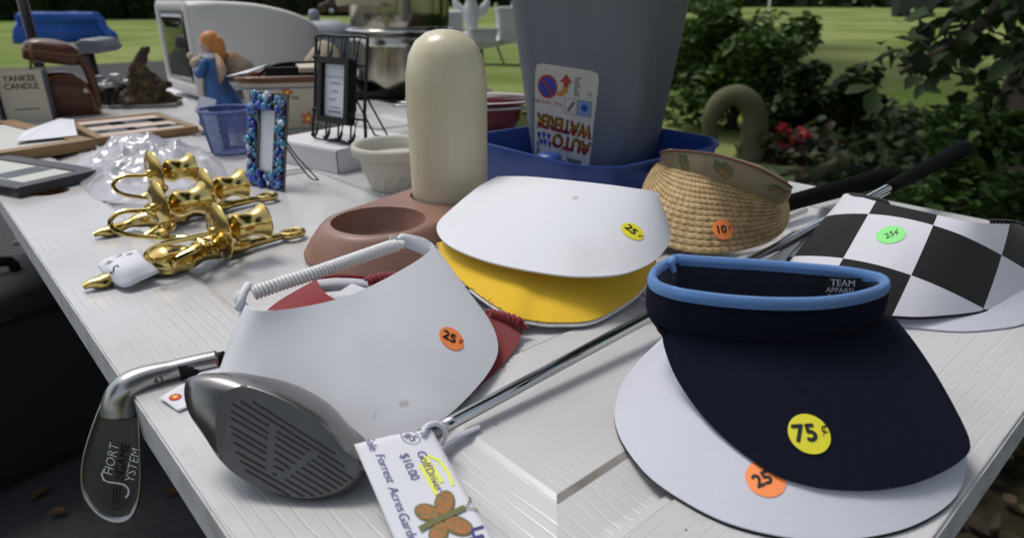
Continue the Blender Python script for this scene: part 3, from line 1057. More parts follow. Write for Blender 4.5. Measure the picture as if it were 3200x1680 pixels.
# ---- navy visor over a white one
t = thing('white_visor', 'white cloth visor with orange 25 cent sticker under the navy visor', 'visor', (0.1400,0.3101,0.7500))
rim = [(0.1115,0.4362,0.7860),(0.1243,0.4116,0.7940),(0.1466,0.3884,0.8000),(0.1809,0.3769,0.8020),(0.2145,0.3831,0.8000),(0.2497,0.3938,0.7940),(0.2684,0.3901,0.7840),(0.2783,0.3752,0.7720)]
outer = [(0.1100,0.4413,0.7820),(0.0953,0.4365,0.7700),(0.0792,0.4176,0.7605),(0.0695,0.3877,0.7560),(0.0699,0.3593,0.7540),(0.0801,0.3271,0.7532),(0.0971,0.3040,0.7530),(0.1168,0.2872,0.7530),(0.1412,0.2775,0.7530),(0.1613,0.2753,0.7530),(0.1870,0.2767,0.7530),(0.2170,0.2854,0.7530),(0.2463,0.3021,0.7535),(0.2657,0.3213,0.7550),(0.2793,0.3449,0.7600),(0.2818,0.3759,0.7700)]
rows = loft(rim, outer, 84, 14, 0.003)
g, top = sheet(rows, 0.0016)
obj('brim', g, M_whitecloth, t, angle=40)
rows2 = [[p + V((0, 0, -0.0022)) for p in r] for r in rows]
g2, _ = sheet(rows2, 0.0010)
obj('underside', g2, M_black, t, angle=40)
sticker(Skin(top), t, (0.1424,0.3076,0.7625), 0.0108, M_st_orange, '25', rot=0.32, size=0.0105)

t = thing('navy_visor', 'navy blue visor with light blue trim and yellow 75 cent sticker', 'visor', (0.2097,0.3986,0.7600))
front = [(0.1113,0.4365,0.8480),(0.0986,0.4214,0.8480),(0.0926,0.4097,0.8470),(0.0934,0.3987,0.8460),(0.1031,0.3871,0.8460),(0.1209,0.3792,0.8460),(0.1413,0.3738,0.8460),(0.1622,0.3715,0.8460),(0.1869,0.3726,0.8460),(0.2090,0.3786,0.8460),(0.2283,0.3878,0.8460),(0.2383,0.3950,0.8470),(0.2406,0.4019,0.8480),(0.2358,0.4087,0.8480),(0.2213,0.4171,0.8480),(0.1974,0.4236,0.8480),(0.1725,0.4296,0.8480),(0.1466,0.4341,0.8480),(0.1255,0.4380,0.8480),(0.1144,0.4403,0.8480)]
loop = cr(front, 110, True)
ctr = sum(loop, V()) / len(loop)
prof = [(0.965, -0.030), (1.015, -0.027), (1.045, -0.020), (1.05, -0.011), (1.035, -0.004), (1.0, 0.0)]
brow = []
for s, dz in prof:
    brow.append([V((ctr.x + (p.x - ctr.x) * s, ctr.y + (p.y - ctr.y) * (s if p.y < ctr.y else 1 + (s - 1) * 0.6), p.z + dz)) for p in loop])
v, f, uv = grid(brow, True)
obj('headband', (v, f, uv), M_navy, t)
inner = []
for s, dz in ((0.985, 0.0), (0.955, -0.004), (0.95, -0.018), (0.94, -0.030), (0.965, -0.0302)):
    inner.append([V((ctr.x + (p.x - ctr.x) * s, ctr.y + (p.y - ctr.y) * (0.93 if s < 0.98 else 0.99), p.z + dz)) for p in loop])
v, f, uv = grid(inner, True)
obj('sweatband', (v, f, uv), mat('navy_terry', (0.010, 0.013, 0.030), 1.0, bump=(500, 0.8, 0.0015), sheen=0.15), t)
# light-blue piping, open at the back-left corner where the strap overlaps
prow = []
for k_, (do, dz) in enumerate(((0.0026, -0.0052), (0.0032, -0.0020), (0.0022, 0.0014), (0.0002, 0.0026), (-0.0020, 0.0014), (-0.0028, -0.0016), (-0.0024, -0.0048))):
    row = []
    for i, p in enumerate(loop):
        tg_ = (loop[(i + 1) % 110] - loop[i - 1]).normalized()
        nn = V((tg_.y, -tg_.x, 0)).normalized()
        if nn.dot(p - ctr) < 0:
            nn = -nn
        row.append(p + nn * do + V((0, 0, dz)))
    prow.append(row)
v, f, uv = grid(prow, True)
pipe = obj('piping', (v, f, [(a_ * 6, b_) for a_, b_ in uv]), M_bluetrim, t)
st_ = [(0.1105,0.4301,0.8510),(0.1087,0.4278,0.8490),(0.1116,0.4306,0.8420)]
obj('strap_end', tube(cr(st_, 8), 0.0022, 7), M_bluetrim, t)
# woven size label inside
lp = V((0.2147,0.4073,0.8395))
LM = frame_to(lp + V((0, -0.0022, 0.001)), (-0.10, -1, 0.35), (1, -0.12, 0))
lab = obj('size_label', flat2d(poly2d([(-0.015, -0.011), (0.0125, -0.011), (0.014, 0.0065), (-0.007, 0.0065)]), LM), M_black, t, smooth=False, solid=0.0004)
M_grey = mat('grey_print', (0.45, 0.45, 0.47), 0.8)
obj('label_print', merge(flat2d(text2d('TEAM', 0.0062, 0.002, 0.0026), LM, 0.0004), flat2d(text2d('APPAREL', 0.0048, 0.001, -0.0022), LM, 0.0004), flat2d(text2d('Rec', 0.0045, -0.004, -0.0065), LM, 0.0004)), M_grey, lab)
fr = brow[0]
# brim hangs from the front half of the headband
rimf = [p for p in fr if True]
left_i = min(range(110), key=lambda i: fr[i].x)
right_i = max(range(110), key=lambda i: fr[i].x)
a, b = min(left_i, right_i), max(left_i, right_i)
seg1 = fr[a:b + 1]
seg2 = fr[b:] + fr[:a + 1]
seg = seg1 if sum(p.y for p in seg1) / len(seg1) < sum(p.y for p in seg2) / len(seg2) else list(reversed(seg2))
if seg[0].x > seg[-1].x:
    seg = list(reversed(seg))
rim = [p + V((0, 0, 0.001)) for p in seg[::3]] + [seg[-1] + V((0, 0, 0.001))]
outer = [(0.0974,0.3906,0.8140),(0.0985,0.3828,0.8060),(0.1040,0.3700,0.7930),(0.1129,0.3516,0.7830),(0.1211,0.3352,0.7780),(0.1328,0.3185,0.7735),(0.1465,0.3048,0.7705),(0.1658,0.2974,0.7685),(0.1870,0.2957,0.7675),(0.2054,0.2975,0.7670),(0.2258,0.3028,0.7670),(0.2486,0.3134,0.7675),(0.2655,0.3244,0.7685),(0.2720,0.3320,0.7710),(0.2742,0.3456,0.7770),(0.2703,0.3700,0.7930),(0.2655,0.3936,0.8060),(0.2602,0.4110,0.8150)]
rows = loft(rim, outer, 84, 16, 0.003)
g, top = sheet(rows, 0.0022)
obj('brim', g, M_navy, t, angle=40)
sticker(Skin(top), t, (0.1691,0.3208,0.7860), 0.0118, M_st_yellow, '75', rot=0.05, size=0.0140)


# ------------------------------------------------------------------ golf clubs
M_clubface = mat('bead_blasted_steel', (0.16, 0.155, 0.15), 0.42, 1.0, bump=(500, 0.25, 0.0004), vary=(25, (0.12, 0.118, 0.115)))
M_clubbody = mat('satin_club_steel', (0.24, 0.23, 0.22), 0.26, 1.0, vary=(18, (0.19, 0.185, 0.18)))
M_wedgeback = mat('dark_satin_blade', (0.10, 0.098, 0.095), 0.40, 1.0, vary=(14, (0.07, 0.068, 0.066)))
M_wedge = mat('polished_club_steel', (0.40, 0.39, 0.38), 0.27, 1.0, bump=(220, 0.08, 0.0005))
M_groove = mat('groove_shadow', (0.012, 0.011, 0.010), 0.7)
M_whitefill = mat('white_paint_fill', (0.75, 0.75, 0.75), 0.6)
M_string = mat('white_cotton_string', (0.72, 0.72, 0.80), 0.95, bump=(900, 0.9, 0.001))

nF = V((-0.0526,-0.8655,0.4981))
t = thing('golf_driver', 'golf driver with grey metal head, chrome shaft and black grip', 'golf club', (-0.0494,0.3735,0.7500))
# head: outline in the face plane, then rings running back from it
out = [(-0.1945,0.3378,0.8076),(-0.1933,0.3395,0.8108),(-0.1873,0.3403,0.8127),(-0.1774,0.3400,0.8132),(-0.1643,0.3387,0.8123),(-0.1488,0.3362,0.8096),(-0.1321,0.3323,0.8046),(-0.1166,0.3273,0.7977),(-0.1059,0.3227,0.7906),(-0.0975,0.3177,0.7829),(-0.0904,0.3139,0.7770),(-0.0842,0.3117,0.7738),(-0.0811,0.3096,0.7705),(-0.0854,0.3065,0.7648),(-0.0936,0.3034,0.7585),(-0.1043,0.3020,0.7550),(-0.1155,0.3018,0.7535),(-0.1293,0.3034,0.7547),(-0.1455,0.3065,0.7584),(-0.1598,0.3109,0.7645),(-0.1720,0.3167,0.7733),(-0.1822,0.3233,0.7837),(-0.1905,0.3292,0.7932),(-0.1942,0.3341,0.8013)]
O = cr(out, 96, True)
cen = sum(O, V()) / len(O)
fc = V((-0.1296,0.3185,0.7809))
face_in = []
for p in O:                                   # the flat face lies to the right, the toe wraps round on the left
    q = fc + (p - fc) * 0.90
    face_in.append(q)
lim = V((-0.1619,0.3226,0.7847))
e1 = (V((-0.0857,0.3112,0.7728)) - V((-0.1945,0.3358,0.8042))).normalized()
face_in = [q + e1 * max(0.0, (lim - q).dot(e1)) * 0.88 for q in face_in]
e2 = nF.cross(e1)
if e2.z < 0:
    e2 = -e2
rings = [face_in]
rings.append([q.lerp(p, 0.25) + nF * -0.0006 for q, p in zip(face_in, O)])
rings.append([q.lerp(p, 0.75) - nF * 0.004 for q, p in zip(face_in, O)])
for dep, sc, upm in ((0.008, 1.0, 0.0), (0.014, 1.0, 0.001), (0.024, 0.93, 0.004), (0.036, 0.76, 0.008), (0.046, 0.5, 0.012), (0.050, 0.2, 0.014)):
    rings.append([cen + (p - cen) * sc - nF * dep + e2 * upm for p in O])
v, f, uv = grid(rings[1:], True, False)
nlast = len(v)
f.append(tuple(nlast - 96 + i for i in range(96)))
head = obj('head', (v, f), M_clubbody, t)
v, f, uv = grid([rings[0], rings[1]], True, False)
f.append(tuple(range(96)))
face = obj('face', (v, f), M_clubface, t, smooth=False)
segs = [(-0.1496,0.3313,0.8011),(-0.1001,0.3145,0.7771),(-0.1568,0.3317,0.8011),(-0.0942,0.3107,0.7711),(-0.1611,0.3311,0.7996),(-0.1390,0.3238,0.7891),(-0.1619,0.3292,0.7962),(-0.1390,0.3218,0.7857),(-0.1617,0.3272,0.7927),(-0.1392,0.3202,0.7828),(-0.1616,0.3249,0.7886),(-0.1395,0.3179,0.7788),(-0.1600,0.3227,0.7851),(-0.1395,0.3162,0.7759),(-0.1592,0.3203,0.7809),(-0.1397,0.3143,0.7725),(-0.1578,0.3176,0.7764),(-0.1398,0.3122,0.7690),(-0.1548,0.3150,0.7722),(-0.1167,0.3035,0.7563),(-0.1518,0.3125,0.7681),(-0.1247,0.3040,0.7563),(-0.1346,0.3223,0.7870),(-0.1146,0.3160,0.7782),(-0.1349,0.3207,0.7841),(-0.1177,0.3150,0.7761),(-0.1351,0.3187,0.7807),(-0.1198,0.3139,0.7739),(-0.1351,0.3168,0.7774),(-0.1229,0.3128,0.7717),(-0.1351,0.3149,0.7740),(-0.1255,0.3116,0.7694),(-0.1352,0.3128,0.7705),(-0.1292,0.3111,0.7682),(-0.1355,0.3107,0.7667),(-0.1331,0.3101,0.7659),(-0.1102,0.3144,0.7759),(-0.0895,0.3071,0.7654),(-0.1133,0.3135,0.7740),(-0.0924,0.3064,0.7638),(-0.1159,0.3126,0.7722),(-0.0950,0.3057,0.7623),(-0.1190,0.3116,0.7701),(-0.0983,0.3049,0.7607),(-0.1222,0.3107,0.7682),(-0.1020,0.3043,0.7592),(-0.1250,0.3097,0.7662),(-0.1062,0.3038,0.7578),(-0.1284,0.3089,0.7643),(-0.1109,0.3034,0.7567)]
for k in range(0, len(segs), 2):
    a, b = V(segs[k]) + nF * 0.0002, V(segs[k + 1]) + nF * 0.0002
    d = (b - a).normalized()
    w = nF.cross(d) * 0.00055
    obj('groove', ([a - w, a + w, b + w, b - w, a - w - nF * .002, a + w - nF * .002, b + w - nF * .002, b - w - nF * .002], [(0, 1, 2, 3), (0, 4, 5, 1), (1, 5, 6, 2), (2, 6, 7, 3), (3, 7, 4, 0)]), M_groove, face, smooth=False)
A, B = V((-0.0471,0.3645,0.7585)), V((0.6649,0.9872,0.8120))
D = (B - A)
hz = [(-0.0876,0.3174,0.7660),(-0.0782,0.3338,0.7625),(-0.0638,0.3488,0.7595)]
hp = cr([V(hz[0]) - nF * 0.008] + [V(q) for q in hz[1:]] + [A], 24)
obj('hosel', tube(hp, [0.0090 - 0.0038 * min(1, k / 14) for k in range(24)], 16), M_clubbody, t)
L = D.length
g0 = 1 - 0.255 / L
sh, rr = [], []
for k in range(0, 61):
    u = k / 60 * g0
    sh.append(A + D * u)
    step = int(u / 0.055)
    rr.append(0.0046 + 0.00012 * step + (0.00012 if abs(u / 0.055 - round(u / 0.055)) < 0.06 else 0))
obj('shaft', tube(sh, rr, 18), M_chrome, t)
gp = [A + D * (g0 + (1 - g0) * k / 30) for k in range(31)]
obj('grip', tube([A + D * (g0 - 0.004)] + gp, [0.0068] + [0.0080 + 0.0042 * (k / 30) + (0.0006 if k == 30 else 0) for k in range(31)], 18), M_rubber, t)

# ---- wedge iron
t = thing('golf_wedge', 'golf wedge hanging its engraved head over the left table edge', 'golf club', (-0.2332,0.4658,0.7500))
nW = V((0.2513,-0.9347,0.2513))
A, B = V((-0.2279,0.4575,0.7565)), V((0.5567,0.9762,0.7740))
D = B - A
L = D.length
g0 = 1 - 0.265 / L
out = [(-0.2922,0.4170,0.7533),(-0.2984,0.4121,0.7414),(-0.3049,0.4060,0.7252),(-0.3102,0.4002,0.7088),(-0.3125,0.3954,0.6933),(-0.3114,0.3919,0.6794),(-0.3052,0.3901,0.6665),(-0.2976,0.3901,0.6587),(-0.2897,0.3914,0.6557),(-0.2828,0.3938,0.6579),(-0.2779,0.3974,0.6663),(-0.2751,0.4016,0.6792),(-0.2739,0.4063,0.6953),(-0.2733,0.4115,0.7143),(-0.2728,0.4164,0.7317),(-0.2720,0.4200,0.7446),(-0.2761,0.4214,0.7538),(-0.2845,0.4199,0.7565)]
O = cr(out, 80, True)
cen = sum(O, V()) / 80
inn = [cen + (p - cen) * 0.86 for p in O]
# raised polished rim, recessed dark back
rows_ = [[cen + (p - cen) * 0.80 - nW * 0.0016 for p in O], [cen + (p - cen) * 0.90 - nW * 0.0012 for p in O], [cen + (p - cen) * 0.955 + nW * 0.0002 for p in O], [p for p in O], [p + (p - cen) * 0.012 - nW * 0.003 for p in O], [cen + (p - cen) * 0.97 - nW * 0.0085 for p in O]]
v, f, uv = grid(rows_[1:], True)
n = len(v)
f.append(tuple(n - 80 + i for i in range(80)))
blade = obj('blade', (v, f), M_wedge, t)
v, f, uv = grid(rows_[:2], True)
f.append(tuple(range(80)))
back = obj('blade_back', (v, f), M_wedgeback, t, smooth=False)
WF = frame_to(V((-0.2879,0.4016,0.6918)) - nW * 0.0012, nW, V((-0.2817,0.4104,0.7186)) - V((-0.2911,0.3981,0.6821)))
sx_ = 0.0088
obj('engraving', merge(flat2d(text2d('HORT', sx_, 0.0115, 0.0075, 0, 0.2), WF, 0.0004), flat2d(text2d('YSTEM', sx_, 0.009, -0.0075, 0, 0.2), WF, 0.0004),
    flat2d(stroke2d([(0.004, 0.0105), (-0.001, 0.0118), (-0.005, 0.0095), (-0.006, 0.006), (-0.006, 0.001), (-0.0065, -0.004), (-0.009, -0.0075), (-0.013, -0.0085), (-0.0165, -0.007)], 0.0014), WF, 0.0004)), M_whitefill, back, smooth=False)
obj('engraving', merge(flat2d(text2d('GAME', sx_, 0.0125, 0.0002, 0, 0.2), WF, 0.0004), *[flat2d(stroke2d([(-0.004, d_), (0.003, d_)], 0.0006), WF, 0.0004) for d_ in (-0.002, 0.0, 0.002)], *[flat2d(stroke2d([(-0.022, d_), (-0.009, d_ + 0.001)], 0.0006), WF, 0.0004) for d_ in (-0.003, -0.001, 0.001)]), M_groove, back, smooth=False)
obj('engraving', flat2d(text2d('60\u00b0/6\u00b0 BOUNCE', 0.0056, 0.025, -0.0125, 0.05, 0.0), WF, 0.0004), M_groove, back, smooth=False)
nk = [(-0.2884,0.4190,0.7333),(-0.2868,0.4210,0.7430)] + [(-0.2818,0.4239,0.7520),(-0.2727,0.4314,0.7555),(-0.2566,0.4412,0.7565),(-0.2397,0.4508,0.7568)] + [A]
np_ = cr(nk, 40)
neck = obj('hosel', tube(np_, [0.0130 - 0.0052 * min(1, k / 24) for k in range(40)], 18), M_wedge, t)
nsk = Skin(tube(np_, [0.0130 - 0.0052 * min(1, k / 24) for k in range(40)], 18))
sp = nsk.spot((-0.2532,0.4228,0.7560), (0.2, -0.8, 0.5), D)
obj('stamped_number', nsk.wrap(text2d('431', 0.0072, 0, -0.0004), sp, 0.0003), M_groove, neck)
obj('ferrule', tube([A - D * (0.028 / L), A, A + D * (0.006 / L)], [0.0072, 0.0062, 0.0058], 16), M_black, t)
obj('shaft', tube([A + D * (0.006 / L + (g0 - 0.006 / L) * k / 30) for k in range(31)], [0.0048 + 0.0025 * k / 30 for k in range(31)], 16), M_chrome, t)
obj('grip', tube([A + D * (g0 - 0.003)] + [A + D * (g0 + (1 - g0) * k / 30) for k in range(31)], [0.0075] + [0.0102 + 0.0038 * (k / 30) + 0.0003 * (k % 2) for k in range(31)], 18), M_rubber, t)

# ---- handwritten paper tags
def paper(name, label, pts, nx=14, ny=20, curl=0.0):
    p00, p10, p11, p01 = [V(p) for p in pts]
    rws = []
    for j in range(ny + 1):
        v_ = j / ny
        rws.append([p00.lerp(p10, i / nx).lerp(p01.lerp(p11, i / nx), v_) + V((0, 0, curl * math.sin(math.pi * i / nx) * (0.4 + v_) + 0.0006 * math.sin(5 * v_ + 3 * i / nx))) for i in range(nx + 1)])
    g, tp = sheet(rws, 0.00035, (0, 0, 1))
    tt = thing(name, label, 'paper tag', tuple((p01 + p11) / 2))
    return tt, obj('paper', g, M_paper, tt), Skin(tp)

t, pp, ps = paper('price_tag', 'white handwritten tag with butterfly drawing tied to the golf driver', [(-0.0916,0.3241,0.7765),(-0.0487,0.3418,0.7745),(0.0005,0.2513,0.7540),(-0.0503,0.2513,0.7540)], curl=0.0012)
RT = V((-0.0178,0.2685,0.7597)) - V((-0.0538,0.3350,0.7759))
UPV = (0, 0, 1)
def oval2d(cx, cy, a, b, n=24):
    th_ = math.atan2(cy, cx)
    pts = []
    for k in range(n):
        q = 2 * math.pi * k / n
        x_, y_ = a * math.cos(q), b * math.sin(q)
        pts.append((cx + x_ * math.cos(th_) - y_ * math.sin(th_), cy + x_ * math.sin(th_) + y_ * math.cos(th_)))
    return pts + [(cx, cy)], [(k, (k + 1) % n, n) for k in range(n)]
def pen(p, s, size, m=M_penink, bold=0.0, shear=0.15, rot=0.0, off=0.0006, sx=1.0, name='handwriting'):
    sp = ps.spot(p, UPV, RT, rot)
    return obj(name, ps.wrap(text2d(s, size, 0, 0, 0, shear, bold, sx), sp, off), m, pp, smooth=False)
def penline(p, pts, w, m=M_penink, rot=0.0, off=0.0006, name='handwriting'):
    sp = ps.spot(p, UPV, RT, rot)
    return obj(name, ps.wrap(stroke2d(pts, w), sp, off), m, pp, smooth=False)
for a_, b_ in (((-0.0513,0.3173,0.7722), (-0.0399,0.2987,0.7679)), ((-0.0522,0.3131,0.7713), (-0.0410,0.2942,0.7668)), ((-0.0502,0.3196,0.7727), (-0.0387,0.3026,0.7688))):
    d_ = (V(b_) - V(a_)).length
    sp = ps.spot((V(a_) + V(b_)) / 2, UPV, V(b_) - V(a_))
    obj('highlighter', ps.wrap(stroke2d([(-d_ / 2, 0), (0, 0.0004), (d_ / 2, 0)], 0.0022), sp, 0.0004), M_yellowmark, pp, smooth=False)
sp = ps.spot((-0.0420,0.3104,0.7707), UPV, RT)
obj('highlighter', ps.wrap(stroke2d([(-0.012, -0.0005), (-0.006, 0.004), (0.004, 0.0052), (0.013, 0.004)], 0.0018), sp, 0.0004), M_yellowmark, pp, smooth=False)
pen((-0.0504,0.3173,0.7722), 'Golf', 0.0072, shear=0.1)
pen((-0.0432,0.3039,0.7691), 'Driver', 0.0064, shear=0.1)
pen((-0.0581,0.3112,0.7709), '$10.00', 0.0072, shear=0.05)
pen((-0.0714,0.3091,0.7704), 'Forrest', 0.0070, shear=0.3)
pen((-0.0620,0.2902,0.7657), 'Acres', 0.0070, shear=0.3)
pen((-0.0534,0.2731,0.7611), 'Garden', 0.0070, shear=0.3)
pen((-0.0818,0.3250,0.7739), 'Sale', 0.0070, shear=0.3)
pen((-0.0169,0.2710,0.7605), 'Lp', 0.0105, shear=0.1, bold=0.0003)
pen((-0.0601,0.3325,0.7754), '#5', 0.0072, shear=0.1, rot=0.6)
penline((-0.0601,0.3325,0.7754), [(0.0062 * math.cos(a), 0.0046 * math.sin(a)) for a in [k * math.pi / 12 for k in range(25)]], 0.00035, rot=0.5)
# the butterfly sticker
M_bf_o = mat('butterfly_orange', (0.38, 0.15, 0.05), 0.7, vary=(650, (0.15, 0.15, 0.055), 0.50, 0.58))
M_bf_g = mat('butterfly_green', (0.14, 0.145, 0.055), 0.7)
bsp = ps.spot((-0.0367,0.2797,0.7630), UPV, RT, 1.62)
butterfly = obj('butterfly_sticker', ps.wrap((lambda gs: (sum([g_[0] for g_ in gs], []), sum([[tuple(i + sum(len(h[0]) for h in gs[:k]) for i in q) for q in g_[1]] for k, g_ in enumerate(gs)], [])))(
    [oval2d(0.0053, 0.0080, 0.0086, 0.0056), oval2d(0.0053, -0.0080, 0.0086, 0.0056), oval2d(-0.0053, 0.0070, 0.0074, 0.0052), oval2d(-0.0053, -0.0070, 0.0074, 0.0052)]), bsp, 0.0005), M_bf_g, pp, smooth=False)
obj('wing_print', ps.wrap((lambda gs: (sum([g_[0] for g_ in gs], []), sum([[tuple(i + sum(len(h[0]) for h in gs[:k]) for i in q) for q in g_[1]] for k, g_ in enumerate(gs)], [])))(
    [oval2d(0.0053, 0.0081, 0.0075, 0.0046), oval2d(0.0053, -0.0081, 0.0075, 0.0046), oval2d(-0.0053, 0.0071, 0.0064, 0.0042), oval2d(-0.0053, -0.0071, 0.0064, 0.0042)]), bsp, 0.0008), M_bf_o, pp, smooth=False)
obj('body_print', ps.wrap(stroke2d([(0.0135, 0.0005), (0.011, 0.0003), (0.006, 0), (0, 0), (-0.008, 0), (-0.013, -0.0003)], 0.0034), bsp, 0.0011), M_bf_g, pp, smooth=False)
for s_ in (1, -1):
    obj('antenna_print', ps.wrap(stroke2d([(0.0125, 0), (0.0155, 0.0012 * s_), (0.0185, 0.0038 * s_)], 0.0007), bsp, 0.0011), M_bf_g, pp, smooth=False)
    obj('antenna_print', ps.wrap(disc2d(0.0011, 12, 2, 0.0190, 0.0042 * s_), bsp, 0.0012), M_bf_g, pp, smooth=False)
kn = [(-0.0532,0.3341,0.7765),(-0.0515,0.3399,0.7775),(-0.0468,0.3483,0.7740),(-0.0424,0.3497,0.7695),(-0.0419,0.3534,0.7610),(-0.0438,0.3548,0.7545),(-0.0379,0.3628,0.7530),(-0.0293,0.3692,0.7530),(-0.0218,0.3757,0.7525)]
single('tag_string', tube(cr(kn, 60), 0.0017, 8), M_string, 'white cotton string knotted round the chrome driver shaft', 'string')

t, pp2, ps2 = paper('price_tag', 'white paper tag with red dot tucked behind the driver head', [(-0.2513,0.4104,0.7525),(-0.2407,0.4310,0.7530),(-0.2087,0.4174,0.7530),(-0.2307,0.3953,0.7525)], 8, 8)
single('price_tag_fold', ([(-0.2392,0.4283,0.7540),(-0.2301,0.4650,0.7540),(-0.2079,0.4158,0.7540)], [(0, 1, 2)]), M_paper, 'folded white paper flap under the front visor beside the wedge hosel', 'paper tag', smooth=False, solid=0.0004)
sp = ps2.spot((-0.2397,0.4106,0.7530), UPV, (1, 0, 0))
rd = obj('red_dot', ps2.wrap(disc2d(0.0042, 20, 2), sp, 0.0004), mat('red_dot', (0.55, 0.03, 0.03), 0.6), pp2, smooth=False)
obj('yellow_star', ps2.wrap(poly2d([((0.0026 if k % 2 == 0 else 0.0012) * math.cos(k * math.pi / 5), (0.0026 if k % 2 == 0 else 0.0012) * math.sin(k * math.pi / 5)) for k in range(10)]), sp, 0.0007), M_st_yellow, rd, smooth=False)


# ------------------------------------------------------------------ pet waterer: brown base with cream bottle
M_brownplastic = mat('brown_plastic', (0.235, 0.125, 0.092), 0.42, bump=(120, 0.15, 0.001), vary=(16, (0.285, 0.16, 0.12)))
M_cream = mat('yellowed_plastic', (0.60, 0.54, 0.385), 0.28, vary=(14, (0.47, 0.38, 0.22), 0.45, 0.80), sss=0.15, stretch=(1, 1, 0.35))
t = thing('pet_waterer', 'brown plastic pet water bowl with tall cream upturned bottle', 'pet waterer', (-0.11, 0.77, TZ))
bc, pc = V((-0.150, 0.722, 0)), V((-0.079, 0.832, 0))
def hull(r1, r2, n=96):
    d = (pc - bc)
    L_, a0 = d.length, math.atan2(d.y, d.x)
    be = math.acos(max(-1, min(1, (r1 - r2) / L_)))
    pts = []
    for k in range(n):
        a = 2 * math.pi * k / n
        rel = (a + math.pi) % (2 * math.pi) - math.pi
        if abs(rel) <= be:
            pts.append((pc.x + r2 * math.cos(a0 + a), pc.y + r2 * math.sin(a0 + a)))
        else:
            pts.append((bc.x + r1 * math.cos(a0 + a), bc.y + r1 * math.sin(a0 + a)))
    return pts
rings = []
for r1, r2, z in ((0.076, 0.070, 0.0), (0.084, 0.076, 0.0), (0.0845, 0.0765, 0.004), (0.076, 0.0705, 0.018), (0.066, 0.064, 0.031), (0.062, 0.0615, 0.035), (0.059, 0.059, 0.0362)):
    rings.append([V((x, y, TZ + z)) for x, y in hull(r1, r2)])
v, f, uv = grid(rings, True, True)
base = cut((v, f), lathe([(0.044, TZ + 0.006), (0.048, TZ + 0.010), (0.0525, TZ + 0.034), (0.054, TZ + 0.06)], 48, True, Matrix.Translation((bc.x, bc.y, 0))))
base = cut(base, lathe([(0.040, TZ + 0.006), (0.0505, TZ + 0.02), (0.0505, TZ + 0.06)], 48, True, Matrix.Translation((pc.x, pc.y, 0))))
obj('bowl_base', base, M_brownplastic, t, angle=35)
prof = [(0.036, 0.008), (0.0475, 0.024), (0.0480, 0.05), (0.0486, 0.12), (0.0490, 0.165), (0.0478, 0.186), (0.0435, 0.206), (0.035, 0.221), (0.022, 0.2305), (0.010, 0.2335), (0.001, 0.234)]
obj('water_bottle', lathe([(r, TZ + z) for r, z in prof], 48, True, Matrix.Translation((pc.x, pc.y, 0))), M_cream, t)
ms = Skin(lathe([(r, TZ + z) for r, z in prof], 48, True, Matrix.Translation((pc.x, pc.y, 0))))
obj('green_sticker', ms.wrap(disc2d(0.009, 20, 3), ms.spot((pc.x + 0.004, pc.y + 0.010, TZ + 0.24), (0, 0, 1)), 0.0005), M_st_green, t)

# ------------------------------------------------------------------ automatic waterer: grey reservoir in blue tray
M_greytub = mat('grey_tub', (0.155, 0.168, 0.190), 0.36, bump=(30, 0.06, 0.002), vary=(14, (0.118, 0.130, 0.150), 0.35, 0.7), stretch=(1, 1, 0.2))
M_bluetub = mat('blue_tub', (0.018, 0.055, 0.24), 0.35, bump=(40, 0.05, 0.001))
t = thing('auto_waterer', 'big grey plastic pet water tub standing upside down in a blue tray', 'pet waterer', (0.128, 1.06, TZ), R(40))
def rr_rows(spec, cx=0.0, cy=0.0, rot=0.0, n=8):
    rows_ = []
    ca, sa = math.cos(rot), math.sin(rot)
    for w, h, r, z in spec:
        rows_.append([V((cx + x * ca - y * sa, cy + x * sa + y * ca, z)) for x, y in rrect(w, h, r, n)])
    return rows_
tray = rr_rows([(0.26, 0.25, 0.04, 0.0), (0.285, 0.275, 0.05, 0.003), (0.305, 0.295, 0.055, 0.05), (0.312, 0.302, 0.058, 0.060), (0.312, 0.302, 0.058, 0.0635), (0.304, 0.294, 0.054, 0.0635), (0.298, 0.288, 0.052, 0.056), (0.28, 0.27, 0.045, 0.012), (0.20, 0.20, 0.04, 0.010)])
for row in tray[3:7]:
    for p in row:                                # the drinking side dips in the middle
        if p.y < -0.10:
            p.z -= 0.012 * max(0.0, math.cos(p.x / 0.10)) ** 2
v, f, uv = grid(tray, True, True)
obj('tray', (v, f), M_bluetub, t, world=False, angle=60)
obj('float_knob', lathe([(0.017, 0.010), (0.0185, 0.045), (0.018, 0.056), (0.015, 0.0605), (0.001, 0.0615)], 28, True, Matrix.Translation((-0.122, -0.030, 0))), M_bluetub, t, world=False)
tub = rr_rows([(0.165, 0.165, 0.03, 0.0105), (0.172, 0.172, 0.032, 0.016), (0.186, 0.186, 0.036, 0.07), (0.236, 0.236, 0.044, 0.285), (0.243, 0.243, 0.046, 0.315), (0.236, 0.236, 0.046, 0.323), (0.10, 0.10, 0.03, 0.325)], 0.050, 0.040, R(22))
v, f, uv = grid(tub, True, True)
tubo = obj('reservoir', (v, f), M_greytub, t, world=False, angle=60)
tsk = Skin((xf((v, f), WM[t.name])[0], f))
M_label = mat('aged_label', (0.52, 0.50, 0.45), 0.6, vary=(20, (0.46, 0.42, 0.34), 0.5, 0.75))
M_lab_or = mat('label_orange', (0.50, 0.22, 0.02), 0.6)
M_lab_rd = mat('label_red', (0.36, 0.04, 0.03), 0.6)
M_lab_bl = mat('label_blue', (0.03, 0.05, 0.30), 0.6)
M_lab_lb = mat('label_pale_blue', (0.16, 0.27, 0.42), 0.6)
M_lab_gy = mat('label_grey', (0.12, 0.12, 0.12), 0.6)
sp = tsk.spot((0.0842,1.0550,0.8464), (-0.3, -0.9, 0), (1, 0, 0), -0.03)
LWd, LH = 0.104, 0.158
lv, lf = [], []
